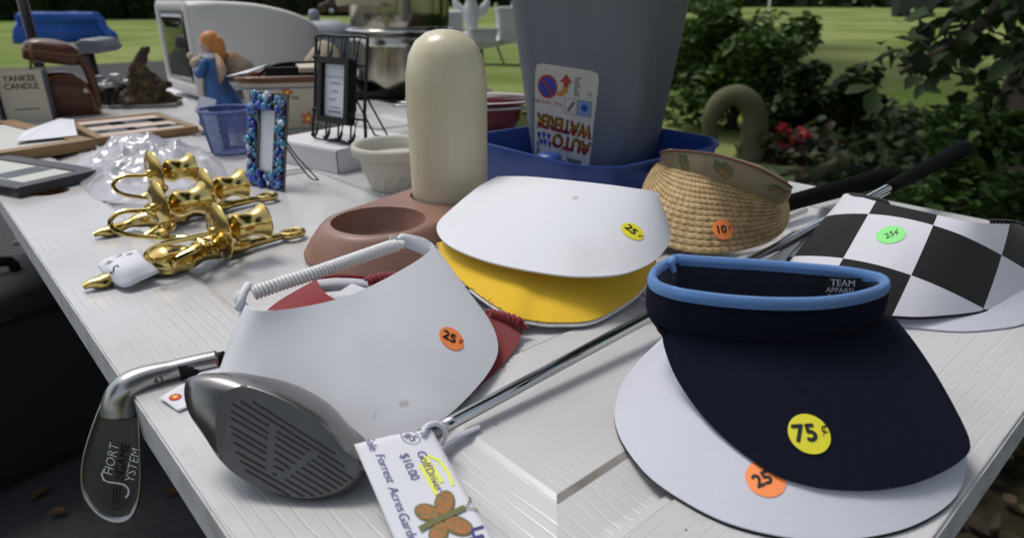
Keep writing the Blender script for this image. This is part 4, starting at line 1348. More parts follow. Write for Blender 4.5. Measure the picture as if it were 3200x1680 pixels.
for j in range(13):
    for i in range(9):
        x_, y_ = (i / 8 - 0.5) * LWd, (j / 12 - 0.5) * LH
        if j in (0, 12) and i in (0, 8):
            x_, y_ = x_ * 0.95, y_ * 0.965
        x_ *= 0.92 + 0.08 * j / 12
        lv.append((x_, y_))
for j in range(12):
    for i in range(8):
        a = j * 9 + i
        lf.append((a, a + 1, a + 10, a + 9))
lab = obj('printed_label', tsk.wrap((lv, lf), sp, 0.0006), M_label, tubo)
def lp(g, m, off=0.0010, name='label_print'):
    return obj(name, tsk.wrap(g, sp, off), m, lab, smooth=False)
PI = math.pi
for txt, y_, s_, x_, wx in (('WATERER', -0.010, 0.030, 0.000, 0.68), ('AUTO', -0.037, 0.030, 0.014, 0.76)):
    lp(text2d(txt, s_, x_ + 0.0012, y_ + 0.0012, PI - 0.06, 0, 0.0012, wx), M_ink, 0.0008)
    lp(text2d(txt, s_, x_, y_, PI - 0.06, 0, 0.0006, wx), M_lab_or, 0.0012)
    lp((lambda q: ([(a, min(b, y_ - s_ * 0.10)) for a, b in q[0]], q[1]))(text2d(txt, s_, x_, y_, PI - 0.06, 0, 0.0006, wx)), M_lab_rd, 0.0013)
for k, (x_, y_) in enumerate(((-0.040, -0.030), (-0.032, -0.029), (-0.023, -0.030), (-0.036, -0.041), (-0.029, -0.040), (-0.021, -0.042))):
    lp(poly2d([(x_ + 0.0032 * math.cos(a), y_ + 0.0034 * math.sin(a)) for a in [PI * q / 8 - 0.4 for q in range(12)]] + [(x_, y_ - 0.0085)]), M_lab_bl)
lp(disc2d(0.0165, 28, 3, -0.030, 0.046, 1.1), M_lab_rd)
lp(disc2d(0.0135, 28, 3, -0.030, 0.046, 1.1), M_lab_bl, 0.0013)
lp(stroke2d([(-0.040, 0.058), (-0.020, 0.034)], 0.0035), M_lab_rd, 0.0016)
lp(text2d('FULL TIME EASY', 0.0075, -0.030, 0.0225, PI, 0), M_lab_rd)
lp(poly2d([(-0.016, 0.036), (-0.006, 0.044), (-0.003, 0.056), (-0.010, 0.056), (0.0, 0.069), (0.010, 0.057), (0.005, 0.057), (0.003, 0.042), (-0.006, 0.034)]), M_lab_or)
lp(poly2d([(-0.010, 0.056), (0.0, 0.069), (0.010, 0.057), (0.005, 0.057), (0.004, 0.050), (-0.004, 0.050), (-0.003, 0.056)]), M_lab_rd, 0.0013)
lp(poly2d([(0.000, 0.010), (0.021, 0.010), (0.021, 0.034), (0.000, 0.034)]), M_lab_gy)
lp(poly2d([(0.0008, 0.0108), (0.0202, 0.0108), (0.0202, 0.0332), (0.0008, 0.0332)]), M_label, 0.0013)
lp(poly2d([(0.022, 0.010), (0.044, 0.010), (0.044, 0.034), (0.022, 0.034)]), M_lab_gy)
lp(poly2d([(0.0228, 0.0108), (0.0432, 0.0108), (0.0432, 0.0332), (0.0228, 0.0332)]), M_lab_lb, 0.0013)
lp(stroke2d([(0.006, 0.014), (0.010, 0.020), (0.016, 0.030)], 0.004), M_lab_gy, 0.0016)
lp(disc2d(0.0055, 16, 2, 0.033, 0.023), M_lab_bl, 0.0016)
for k in range(7):
    lp(stroke2d([(0.014, 0.040 + k * 0.0042), (0.024 - 0.002 * (k % 3), 0.040 + k * 0.0042)], 0.0022), M_lab_gy)
lp(poly2d([(0.031, 0.038), (0.044, 0.038), (0.044, 0.0385), (0.031, 0.0385)]), M_lab_gy)
lp(text2d('18', 0.0085, 0.038, 0.044, 0), M_lab_gy)
lp(text2d('BRAND NEW', 0.011, -0.018, -0.070, PI, 0, 0.0004, 0.8), M_lab_gy)
for k in range(14):
    lp(stroke2d([(0.012 + k * 0.0017, -0.076), (0.012 + k * 0.0017, -0.060)], 0.0006 + 0.0007 * ((k * 7) % 3) / 2), M_ink)
lp(stroke2d([(0.004 + 0.0075 * math.cos(a), -0.057 + 0.0105 * math.sin(a)) for a in [PI * q / 12 - 4.0 for q in range(20)]], 0.0009), M_ink, 0.0014)

# ------------------------------------------------------------------ cream faceted flower pot
M_pot = mat('cream_pot', (0.47, 0.45, 0.39), 0.55, bump=(200, 0.12, 0.0008))
t = thing('flower_pot', 'small cream plastic flower pot with diamond facets', 'flower pot', (-0.172, 1.005, TZ))
rows_ = []
NF = 16
for r, z, tw in ((0.042, 0.0, 0), (0.0435, 0.002, 0), (0.047, 0.011, 0), (0.0545, 0.027, 0.5), (0.0575, 0.046, 0), (0.0580, 0.048, 0)):
    rows_.append([V((r * math.cos(2 * PI * (k + tw) / NF), r * math.sin(2 * PI * (k + tw) / NF), z)) for k in range(NF)])
v, f, uv = grid(rows_, True, True)
f2 = []
for q in f:
    f2 += [(q[0], q[1], q[2]), (q[0], q[2], q[3])] if len(q) == 4 else [q]
obj('body', (v, f2), M_pot, t, world=False, smooth=False)
obj('rim', lathe([(0.0565, 0.046), (0.063, 0.049), (0.0675, 0.053), (0.069, 0.062), (0.0675, 0.067), (0.064, 0.0675), (0.060, 0.064), (0.056, 0.052), (0.042, 0.006), (0.001, 0.005)], 48, False), M_pot, t, world=False)

# ------------------------------------------------------------------ white cardboard box with the black wire rack on it
M_card = mat('white_cardboard', (0.62, 0.62, 0.64), 0.7, vary=(14, (0.57, 0.57, 0.58)))
M_seam = mat('cardboard_seam', (0.16, 0.13, 0.11), 0.9)
t = thing('cardboard_box', 'flat white cardboard box under the black wire rack', 'box', (-0.305, 1.20, TZ), R(-36.5))
obj('carton', box(0, 0, 0.019, 0.172, 0.165, 0.038), M_card, t, world=False, smooth=False, bevel=0.0015)
obj('lid_flap', box(0, 0.0005, 0.0388, 0.170, 0.163, 0.0012), M_card, t, world=False, smooth=False)
for x_ in (-0.0865, 0.0865):
    obj('seam', box(x_, -0.083, 0.0192, 0.0014, 0.0014, 0.037), M_seam, t, world=False, smooth=False)
obj('printed_lines', merge(*[flat2d(stroke2d([(-0.05, 0.02 - k * 0.012), (0.03 + 0.01 * (k % 2), 0.02 - k * 0.012)], 0.0025), Matrix.Identity(4), 0.0398) for k in range(4)]), mat('faint_print', (0.40, 0.38, 0.42), 0.8), t, world=False, smooth=False)

t = thing('wire_rack', 'black wire hook rack holding a small black framed card', 'wire rack', (-0.2975,1.1474,0.7900), R(-37))
RW, RH, lean = 0.128, 0.172, R(9)
RM = Matrix.Rotation(-lean, 4, 'X')
def rp(x, z, y=0.0):
    return RM @ V((x, y, z))
obj('wire_frame', tube(cr([rp(-RW / 2, 0.003), rp(-RW / 2, 0.06), rp(-RW / 2, RH * 0.9), rp(-RW / 2 + 0.004, RH), rp(0, RH), rp(RW / 2 - 0.004, RH), rp(RW / 2, RH * 0.9), rp(RW / 2, 0.06), rp(RW / 2, 0.003), rp(0, 0.003)], 90, True), 0.0028, 8, True), M_blackmetal, t, world=False)
for k in range(1, 4):
    x_ = -RW / 2 + RW * k / 4
    obj('wire_bar', tube([rp(x_, 0.003), rp(x_, RH)], 0.0018, 7), M_blackmetal, t, world=False)
for z_ in (0.043, 0.128, 0.086):
    obj('wire_bar', tube([rp(-RW / 2, z_), rp(RW / 2, z_)], 0.0018, 7), M_blackmetal, t, world=False)
for z_ in (RH, 0.043, 0.086):
    for k in range(4):
        x_ = -RW / 2 + RW * (k + 0.5) / 4
        if z_ == 0.086 and k in (1, 2):
            continue
        obj('hook', tube(cr([rp(x_, z_), rp(x_, z_ - 0.012, -0.004), rp(x_, z_ - 0.030, -0.007), rp(x_, z_ - 0.038, -0.013), rp(x_, z_ - 0.034, -0.019)], 12), [0.0012] * 6 + [0.0026] * 5 + [0.0012], 7), M_blackmetal, t, world=False)
obj('stand_leg', tube([rp(0, RH * 0.7), V((0.01, 0.075, 0.002)), V((0.045, 0.075, 0.002)), rp(0.03, RH * 0.7)], 0.0018, 7), M_blackmetal, t, world=False)
fm = RM @ Matrix.Translation((0.004, -0.010, 0.085))
fr_ = obj('card_frame', xf(merge(box(-0.034, 0, 0, 0.010, 0.018, 0.106), box(0.034, 0, 0, 0.010, 0.018, 0.106), box(0, 0, 0.048, 0.058, 0.018, 0.010), box(0, 0, -0.048, 0.058, 0.018, 0.010), box(0, 0.006, 0, 0.058, 0.004, 0.086)), fm), M_black, t, world=False, smooth=False)
obj('card', xf(box(0, 0.001, 0, 0.056, 0.004, 0.084), fm), M_paper, fr_, world=False, smooth=False)
FM2 = fm @ Matrix.Translation((0, -0.0015, 0)) @ Matrix.Rotation(R(90), 4, 'X')
obj('card_print', merge(*[flat2d(stroke2d([(-0.014 + 0.004 * (k % 2), 0.012 - k * 0.013), (0.012 - 0.005 * (k % 3), 0.012 - k * 0.013)], 0.0018), FM2, 0.0003) for k in range(4)], flat2d(stroke2d([(-0.016, -0.034), (0.016, -0.034)], 0.003), FM2, 0.0003), flat2d(stroke2d([(-0.027, 0.022), (0.027, 0.022)], 0.001), FM2, 0.0003)), mat('faint_grey_print', (0.22, 0.22, 0.24), 0.8), fr_, world=False, smooth=False)

# ------------------------------------------------------------------ blue glass mosaic photo frame
M_glass = [mat('blue_glass_%s' % n, c_, 0.08, 0.0, coat=0.6) for n, c_ in (('cobalt', (0.01, 0.03, 0.30)), ('royal', (0.01, 0.07, 0.48)), ('sky', (0.06, 0.24, 0.46)), ('aqua', (0.03, 0.22, 0.32)), ('ice', (0.50, 0.62, 0.72)), ('ink', (0.008, 0.012, 0.10)))]
M_pewter = mat('aged_pewter', (0.13, 0.12, 0.11), 0.4, 0.9, bump=(200, 0.3, 0.001))
pf0 = V((-0.3775,1.0029,0.7500))
t = thing('photo_frame', 'small photo frame studded with blue glass beads on a wire easel', 'photo frame', tuple(pf0), R(-33))
PW, PH, pb = 0.085, 0.140, 0.024
PM = Matrix.Rotation(R(-12), 4, 'X')
def pbx(x, z, sx, sz, y=0.0, sy=0.004):
    return xf(box(x, y, z, sx, sy, sz), PM)
obj('frame_plate', merge(pbx(-PW / 2 + pb / 2, PH / 2, pb, PH), pbx(PW / 2 - pb / 2, PH / 2, pb, PH), pbx(0, pb / 2, PW - 2 * pb, pb), pbx(0, PH - pb / 2, PW - 2 * pb, pb)), M_pewter, t, world=False, smooth=False)
obj('edge_wire', tube([PM @ V(p) for p in ((-PW / 2, -0.001, 0), (-PW / 2, -0.001, PH), (PW / 2, -0.001, PH), (PW / 2, -0.001, 0))], 0.0022, 7, True), M_pewter, t, world=False)
obj('inner_wire', tube([PM @ V(p) for p in ((-PW / 2 + pb, -0.002, pb), (-PW / 2 + pb, -0.002, PH - pb), (PW / 2 - pb, -0.002, PH - pb), (PW / 2 - pb, -0.002, pb))], 0.0016, 6, True), M_pewter, t, world=False)
obj('photo_card', pbx(0, PH / 2, PW - 2 * pb, PH - 2 * pb, 0.001, 0.001), M_paper, t, world=False, smooth=False)
obj('easel', tube(cr([PM @ V((0.010, 0.004, 0.092)), V((0.020, 0.040, 0.045)), V((0.022, 0.068, 0.004)), V((0.034, 0.072, 0.001)), V((0.040, 0.066, 0.006)), V((0.030, 0.036, 0.050)), PM @ V((0.016, 0.004, 0.094))], 50), 0.0013, 7), M_pewter, t, world=False)
bead_me = {}
for k in range(6):
    tmp = obj('bead', ball((0, 0, 0), 1.0, 8, 5), M_glass[k], None)
    bead_me[k] = tmp.data
    bpy.data.objects.remove(tmp)
rng = random.Random(3)
cnt = 0
for k in range(255):
    side = rng.random()
    if side < 0.31: x_, z_ = -PW / 2 + rng.uniform(0.002, pb - 0.002), rng.uniform(0.003, PH - 0.003)
    elif side < 0.62: x_, z_ = PW / 2 - rng.uniform(0.002, pb - 0.002), rng.uniform(0.003, PH - 0.003)
    elif side < 0.81: x_, z_ = rng.uniform(-PW / 2 + 0.003, PW / 2 - 0.003), rng.uniform(0.002, pb - 0.002)
    else: x_, z_ = rng.uniform(-PW / 2 + 0.003, PW / 2 - 0.003), PH - rng.uniform(0.002, pb - 0.002)
    o = bpy.data.objects.new('glass_bead', bead_me[rng.choice((0, 0, 1, 1, 2, 2, 3, 3, 4, 5))])
    C.objects.link(o)
    o.parent = t
    big = rng.random() < 0.22
    s_ = rng.uniform(0.0042, 0.0065) if big else rng.uniform(0.0018, 0.0034)
    p_ = PM @ V((x_, -0.0030 - s_ * 0.35, z_))
    o.location = p_
    o.scale = (s_, s_ * 0.75, s_ * rng.uniform(0.8, 1.5))
    o.rotation_euler = (0, rng.uniform(-0.8, 0.8), 0)

# ------------------------------------------------------------------ blue wire-mesh basket
M_mesh = mat('blue_wire_mesh', (0.17, 0.21, 0.46), 0.7, bump=(700, 1.0, 0.0016), vary=(350, (0.08, 0.11, 0.30), 0.4, 0.6))
M_meshlt = mat('pale_mesh_panel', (0.36, 0.41, 0.60), 0.7, bump=(700, 1.0, 0.0016), vary=(500, (0.12, 0.16, 0.36), 0.45, 0.6))
t = thing('mesh_basket', 'small blue wire mesh basket beside the angel figurine', 'basket', (-0.5271,1.2594,0.7500))
bp_ = [(0.033, 0.0), (0.036, 0.002), (0.043, 0.04), (0.0485, 0.078)]
wires = []
for k in range(56):
    a_ = 2 * PI * k / 56
    wires.append(tube([V((r * math.cos(a_), r * math.sin(a_), z)) for r, z in bp_[1:]], 0.00075, 4))
for k in range(20):
    u_ = (k + 0.5) / 20
    r_, z_ = 0.036 + 0.0125 * u_, 0.002 + 0.076 * u_
    wires.append(tube([V((r_ * math.cos(2 * PI * q / 40), r_ * math.sin(2 * PI * q / 40), z_)) for q in range(40)], 0.00075, 4, True))
obj('basket_mesh', merge(*wires), M_mesh, t, world=False)['kind'] = 'stuff'
obj('basket_floor', lathe([(0.001, 0.002), (0.035, 0.002)], 32, False), M_mesh, t, world=False)
obj('rim_wire', tube([V((0.0485 * math.cos(a), 0.0485 * math.sin(a), 0.079)) for a in [2 * PI * k / 48 for k in range(48)]], 0.0026, 8, True), M_mesh, t, world=False)
obj('base_wire', tube([V((0.036 * math.cos(a), 0.036 * math.sin(a), 0.002)) for a in [2 * PI * k / 48 for k in range(48)]], 0.002, 8, True), M_mesh, t, world=False)
for a_ in (-105, 15, 135):
    rws = [[V(((r + 0.0012) * math.cos(R(a_ + q)), (r + 0.0012) * math.sin(R(a_ + q)), z)) for q in range(-19, 20, 3)] for r, z in bp_[1:]]
    v, f, uv = grid(rws)
    obj('mesh_panel', (v, f), M_meshlt, t, world=False)

# ------------------------------------------------------------------ two brass wall sconces lying on their backs
def sconce(label, loc, rz):
    t = thing('wall_sconce', label, 'sconce', loc, rz, 'brass double sconces')
    def part(name, geo): return obj(name, geo, M_brass, t, world=False, angle=28)
    spine = [V((0, y, z)) for y, z in ((0.0, 0.006), (0.008, 0.0075), (0.016, 0.006), (0.026, 0.008), (0.05, 0.012), (0.075, 0.011), (0.10, 0.009), (0.125, 0.010), (0.15, 0.009), (0.175, 0.0075), (0.20, 0.007), (0.212, 0.0065))]
    rad = [0.0032, 0.0078, 0.0052, 0.010, 0.0200, 0.0160, 0.0085, 0.0105, 0.0095, 0.0060, 0.0052, 0.004]
    P = cr(spine, 60)
    rr_ = []
    for k in range(60):
        u = k / 59 * (len(rad) - 1)
        i = min(int(u), len(rad) - 2)
        a_ = u - i
        a_ = a_ * a_ * (3 - 2 * a_)
        rr_.append(rad[i] * (1 - a_) + rad[i + 1] * a_)
    v, f = tube(P, rr_, 16)
    v = [V((p.x * 1.25, p.y, max(p.z * 0.95, 0.0006))) for p in v]
    part('backplate', (v, f))
    part('hanging_loop', tube([V((0.0092 * math.cos(a), 0.224 + 0.0125 * math.sin(a), 0.0065)) for a in [2 * PI * k / 24 for k in range(24)]], 0.0042, 10, True))
    # flat pierced scrollwork along the middle
    for x_, y_, r_, z_ in ((-0.011, 0.128, 0.0105, 0.017), (0.010, 0.140, 0.0095, 0.016), (0.0, 0.116, 0.008, 0.019)):
        part('scroll_ring', tube([V((x_ + r_ * math.cos(a), y_ + r_ * math.sin(a), z_)) for a in [2 * PI * k / 20 for k in range(20)]], 0.0028, 8, True))
    for sx, zz, ax, ay in ((1, 0.040, 0.031, 0.122), (-1, 0.052, -0.062, 0.098)):
        cxx = ax
        path = cr([V((0.004 * sx, 0.128, 0.014)), V((0.42 * cxx, 0.118, 0.020)), V((0.75 * cxx, 0.088, 0.024)), V((0.95 * cxx, 0.060, zz * 0.62)), V((1.06 * cxx, 0.052, zz * 0.85)), V((1.08 * cxx, 0.064, zz * 1.02)), V((1.0 * cxx, 0.085, zz)), V((cxx, ay, zz))], 60)
        arm = part('arm', tube(path, 0.0026, 10))
        part('arm_curl', tube(cr([V((0.85 * cxx, 0.080, zz * 0.50)), V((0.9 * cxx, 0.098, zz * 0.62)), V((0.75 * cxx, 0.108, zz * 0.66)), V((0.62 * cxx, 0.098, zz * 0.58)), V((0.70 * cxx, 0.088, zz * 0.55))], 24), [0.0036] * 18 + [0.004, 0.005, 0.0058, 0.0058, 0.005, 0.003], 8))
        Mx = Matrix.Translation((cxx, ay, zz)) @ Matrix.Rotation(R(-90), 4, 'X')
        cs = 0.90
        pan = [(0.002, -0.006), (0.006, -0.005), (0.0065, -0.001), (0.012, 0.0), (0.026, 0.0012), (0.0335, 0.0042), (0.0340, 0.0052), (0.0325, 0.0050), (0.025, 0.0024), (0.012, 0.0014), (0.0075, 0.0016), (0.0055, 0.006), (0.001, 0.006)]
        part('drip_pan', lathe([(r_ * cs, z_) for r_, z_ in pan], 40, True, Mx))
        cup = [(0.004, 0.005), (0.0075, 0.009), (0.0055, 0.013), (0.0075, 0.016), (0.0125, 0.0185), (0.0165, 0.022), (0.0175, 0.027), (0.0155, 0.034), (0.0145, 0.040), (0.0165, 0.048), (0.0205, 0.054), (0.0225, 0.0565), (0.0225, 0.058), (0.0205, 0.058), (0.0135, 0.046), (0.0115, 0.036), (0.011, 0.024), (0.001, 0.023)]
        part('candle_cup', lathe([(r_ * cs, z_ * 0.95) for r_, z_ in cup], 32, True, Mx))
    return t
sc1 = V((-0.4185,0.6022,0.7500))
sc1b = V((-0.2470,0.7797,0.7500))
dv = sc1b - sc1
sconce('brass double candle sconce with white paper tag, nearest the table corner', tuple(sc1), math.atan2(dv.y, dv.x) - PI / 2)
s2 = V((-0.4989,0.7591,0.7500))
s2b = V((-0.3315,0.9424,0.7500))
dv2 = s2b - s2
sconce('brass double candle sconce lying next to the plastic bag', tuple(s2), math.atan2(dv2.y, dv2.x) - PI / 2)
tg = [(-0.4191,0.6421,0.7680),(-0.3934,0.6522,0.7760),(-0.3832,0.6522,0.7760),(-0.3472,0.6148,0.7680),(-0.3785,0.6011,0.7560),(-0.3822,0.6040,0.7640)]
rws = [[V(p) for p in [(-0.4262,0.6429,0.7620),(-0.4091,0.6240,0.7600),(-0.4032,0.6184,0.7580)]], [V(p) for p in [(-0.4177,0.6429,0.7690),(-0.3926,0.6144,0.7690),(-0.3777,0.6011,0.7560)]], [V(p) for p in [(-0.4015,0.6435,0.7740),(-0.3760,0.6175,0.7720),(-0.3661,0.6099,0.7590)]], [V(p) for p in [(-0.3901,0.6573,0.7750),(-0.3684,0.6351,0.7720),(-0.3535,0.6255,0.7620)]]]
cols = [cr(r, 12) for r in rws]
rws = [list(q) for q in zip(*[cr([c_[k] for c_ in cols], 14) for k in range(12)])]
g, tp = sheet(rws, 0.0004, (0, -0.5, 1))
t = thing('paper_label', 'white paper label folded over the brass sconce', 'paper label', (-0.3883,0.6170,0.7500))
pl_ = obj('paper', g, M_paper, t, smooth=True)
lsk = Skin(tp)
for p_, s_, z_, ro in (((-0.3921,0.6159,0.7680), 'S', 0.014, -0.5), ((-0.4049,0.6313,0.7700), 'ns', 0.011, -0.4), ((-0.3998,0.6396,0.7720), 'P', 0.009, -0.4), ((-0.3909,0.6435,0.7740), 'B', 0.008, -0.4)):
    obj('handwriting', lsk.wrap(text2d(s_, z_, 0, 0, ro, 0.1), lsk.spot(p_, (0, -0.5, 1)), 0.0007), M_ink, pl_, smooth=False)

# ------------------------------------------------------------------ clear plastic bag with hardware
M_bag = bpy.data.materials.new('clear_plastic_film')
M_bag.use_nodes = True
nt = M_bag.node_tree
nt.nodes.clear()
o_ = nt.nodes.new('ShaderNodeOutputMaterial')
tr_ = nt.nodes.new('ShaderNodeBsdfTransparent')
tr_.inputs[0].default_value = (0.93, 0.93, 0.95, 1)
gl = nt.nodes.new('ShaderNodeBsdfGlossy')
gl.inputs['Roughness'].default_value = 0.16
df = nt.nodes.new('ShaderNodeBsdfDiffuse')
df.inputs[0].default_value = (0.7, 0.7, 0.75, 1)
m1 = nt.nodes.new('ShaderNodeMixShader')
m2 = nt.nodes.new('ShaderNodeMixShader')
m1.inputs[0].default_value = 0.36
nt.links.new(tr_.outputs[0], m1.inputs[1])
nt.links.new(df.outputs[0], m1.inputs[2])
m2.inputs[0].default_value = 0.14
nt.links.new(m1.outputs[0], m2.inputs[1])
nt.links.new(gl.outputs[0], m2.inputs[2])
nt.links.new(m2.outputs[0], o_.inputs['Surface'])
oc = [(-0.7286,1.0842,0.7540),(-0.6617,1.0072,0.7520),(-0.5947,0.9326,0.7510),(-0.5334,0.9082,0.7510),(-0.4730,0.9223,0.7510),(-0.4538,0.9991,0.7510),(-0.4623,1.0706,0.7520),(-0.5362,1.2005,0.7530),(-0.6228,1.2816,0.7530),(-0.7067,1.3442,0.7530),(-0.7792,1.3608,0.7530),(-0.7905,1.2816,0.7530)]
edge = cr(oc, 180, True)
cx_ = sum(edge, V()) / 180
bt = thing('plastic_bag', 'crumpled clear plastic bag of white hardware behind the brass sconces', 'plastic bag', tuple(cx_))
rws = []
for j in range(45):
    u = j / 44
    row = []
    for i, p in enumerate(edge):
        q = p.lerp(cx_, u)
        hgt = 0.046 * (1 - (1 - u) ** 1.7)
        warp = V((noise.noise(V((q.x * 9, q.y * 9, 1))), noise.noise(V((q.x * 9, q.y * 9, 5))), 0)) * 0.05
        q2 = q + warp
        r1 = 1 - min(1, 3.2 * abs(noise.noise(V((q2.x * 15 + q2.y * 7, q2.y * 9 - q2.x * 4, 7.7)))))
        r2 = 1 - min(1, 3.5 * abs(noise.noise(V((q2.x * 34, q2.y * 26, 2.7)))))
        r3 = 1 - min(1, 3.5 * abs(noise.noise(V((q2.y * 80, q2.x * 70, 4.2)))))
        nn = 0.55 * r1 + 0.28 * r2 + 0.12 * r3 + 0.6 * noise.noise(V((q.x * 12, q.y * 12, 3.1)))
        row.append(V((q.x, q.y, p.z + hgt * (0.62 + 0.42 * nn) + 0.011 * nn * min(1, u * 5))))
    rws.append(row)
v, f, uv = grid(rws, True)
obj('film', (v, f), M_bag, bt, smooth=True)
for k in range(9):
    q = cx_ + V((random.uniform(-0.07, 0.05), random.uniform(-0.06, 0.05), 0))
    q.z = TZ + 0.008
    obj('hardware_piece', xf(box(0, 0, 0, random.uniform(0.02, 0.05), random.uniform(0.012, 0.025), 0.014), place(q, random.uniform(0, 3), random.uniform(-.2, .2))), M_whiteplastic, bt, smooth=False, bevel=0.002)

# ------------------------------------------------------------------ picture frames lying at the left
M_oak = mat('oak_frame', (0.27, 0.16, 0.065), 0.5, bump=(60, 0.2, 0.001), vary=(20, (0.20, 0.11, 0.045)), stretch=(1, 5, 5))
M_darkwood = mat('dark_frame', (0.09, 0.055, 0.035), 0.5, vary=(20, (0.14, 0.085, 0.05)), stretch=(1, 5, 5))
M_blackframe = mat('charcoal_frame', (0.022, 0.025, 0.027), 0.45)
M_mat_pink = mat('pale_mat_board', (0.56, 0.45, 0.39), 0.85)
M_mat_ivory = mat('ivory_mat_board', (0.52, 0.52, 0.49), 0.8)
M_slot = mat('dark_photo_slot', (0.035, 0.040, 0.045), 0.25)
M_picglass = mat('picture_glass_sheen', (0.42, 0.43, 0.44), 0.06)
def rect_frame(name, label, o, a, b, bw, th, mfr, minner, cat='picture frame', z0=0.0):
    o, a, b = V(o), V(a), V(b)
    e = (a - o)
    w = e.length
    e.normalize()
    d = b - o
    d = d - e * d.dot(e)
    h = d.length
    rz = math.atan2(e.y, e.x)
    t = thing(name, label, cat, (o.x, o.y, TZ + z0), rz)
    obj('frame_side', box(w / 2, bw / 2, th / 2, w, bw, th), mfr, t, world=False, smooth=False, bevel=0.002)
    obj('frame_side', box(w / 2, h - bw / 2, th / 2, w, bw, th), mfr, t, world=False, smooth=False, bevel=0.002)
    obj('frame_side', box(bw / 2, h / 2, th / 2 - 0.0003, bw, h - 2 * bw - 0.0004, th), mfr, t, world=False, smooth=False, bevel=0.002)
    obj('frame_side', box(w - bw / 2, h / 2, th / 2 - 0.0003, bw, h - 2 * bw - 0.0004, th), mfr, t, world=False, smooth=False, bevel=0.002)
    obj('mat_board', box(w / 2, h / 2, th * 0.7, w - 2 * bw, h - 2 * bw, 0.003), minner, t, world=False, smooth=False)
    return t, w, h
t, w, h = rect_frame('picture_frame', 'charcoal picture frame with oval mat openings lying near the knob hole', (-0.7100,0.9371,0.7580), (-0.6534,1.0568,0.7580), (-1.0863,1.3641,0.7580), 0.026, 0.016, M_blackframe, M_mat_ivory)
def slot(t, x, y, sx, sy, oval=False, m=M_slot, z=0.0130):
    g = disc2d(sx / 2, 28, 2, x, y, sy / sx) if oval else poly2d([(x - sx / 2, y - sy / 2), (x + sx / 2, y - sy / 2), (x + sx / 2, y + sy / 2), (x - sx / 2, y + sy / 2)])
    return obj('photo_opening', flat2d(g, Matrix.Identity(4), z), m, t, world=False, smooth=False)
slot(t, w * 0.52, h * 0.50, 0.085, 0.11, True, M_picglass)
slot(t, w * 0.52, h * 0.20, 0.07, 0.045)
slot(t, w * 0.34, h * 0.76, 0.035, 0.05)
slot(t, w * 0.64, h * 0.78, 0.035, 0.05)
t, w, h = rect_frame('picture_frame', 'plain oak picture frame with empty centre at the left table edge', (-0.8978,1.1413,0.7680), (-0.7953,1.2829,0.7680), (-1.1909,1.3983,0.7680), 0.030, 0.020, M_oak, M_mat_ivory, z0=0.0)
single('crumpled_tissue', ([(-0.9784,1.3532,0.7720),(-0.9715,1.4601,0.7800),(-0.9592,1.4867,0.7740),(-0.8450,1.3103,0.7720),(-0.9213,1.2467,0.7720)], [(0, 1, 2, 3, 4)]), M_paper, 'loose pale tissue paper inside the oak picture frame', 'paper', smooth=False, solid=0.001)
t, w, h = rect_frame('collage_frame', 'long oak collage frame with pale mat and dark photo slots', (-0.8123,1.3140,0.7620), (-0.6698,1.4466,0.7620), (-0.9781,1.5280,0.7620), 0.016, 0.016, M_oak, M_mat_pink, z0=0.0)
for x_, y_, sx, sy in ((0.26, 0.32, .09, .045), (0.26, 0.68, .09, .045), (0.62, 0.66, .11, .05), (0.62, 0.30, .09, .03), (0.84, 0.25, .07, .03), (0.86, 0.60, .05, .05)):
    slot(t, w * x_, h * y_, sx, sy, z=0.0131)

# ------------------------------------------------------------------ angel figurine
M_gown = mat('angel_blue_gown', (0.035, 0.11, 0.30), 0.6, vary=(30, (0.05, 0.06, 0.12), 0.5, 0.75), bump=(60, 0.3, 0.002))
M_hair = mat('angel_ginger_hair', (0.52, 0.20, 0.04), 0.55, bump=(120, 0.5, 0.002))
M_skin = mat('angel_painted_skin', (0.55, 0.33, 0.24), 0.5)
M_wing = mat('angel_wing', (0.38, 0.30, 0.22), 0.6, vary=(35, (0.33, 0.15, 0.05), 0.45, 0.6))
M_bear = mat('tan_toy', (0.42, 0.31, 0.20), 0.8, vary=(60, (0.6, 0.52, 0.42)))
ag = V((-0.6464,1.5152,0.7500))
t = thing('angel_figurine', 'ginger-haired angel figurine in a blue gown holding small animals', 'figurine', tuple(ag), R(-20))
gown = []
for z, rx, ry, ox in ((0.0, 0.056, 0.044, 0.012), (0.012, 0.056, 0.044, 0.011), (0.04, 0.047, 0.038, 0.008), (0.07, 0.035, 0.029, 0.004), (0.095, 0.023, 0.021, 0.0), (0.108, 0.021, 0.019, 0.0), (0.125, 0.024, 0.019, 0.0), (0.140, 0.019, 0.015, -0.001), (0.147, 0.009, 0.008, -0.003)):
    gown.append([V((ox + rx * (1 + 0.05 * math.sin(9 * a) * (1 - z / 0.15)) * math.cos(a), ry * (1 + 0.05 * math.sin(9 * a) * (1 - z / 0.15)) * math.sin(a), z)) for a in [2 * PI * k / 36 for k in range(36)]])
v, f, uv = grid(gown, True, True)
obj('gown', (v, f), M_gown, t, world=False)
obj('collar', lathe([(0.016, 0.138), (0.017, 0.142), (0.011, 0.149), (0.006, 0.150)], 20, True), M_paper, t, world=False)
obj('head', ball((-0.005, -0.002, 0.166), 0.0155, 16, 10, (0.95, 0.95, 1.15)), M_skin, t, world=False)
obj('hair', merge(ball((0.000, 0.002, 0.172), 0.0185, 16, 10, (1.0, 1.05, 1.0)), tube(cr([V((0.006, 0.006, 0.176)), V((0.013, 0.006, 0.160)), V((0.015, 0.005, 0.140)), V((0.016, 0.004, 0.128))], 12), [0.012, 0.0135, 0.014, 0.014, 0.014, 0.0135, 0.013, 0.012, 0.0105, 0.008, 0.005, 0.002], 10)), M_hair, t, world=False)
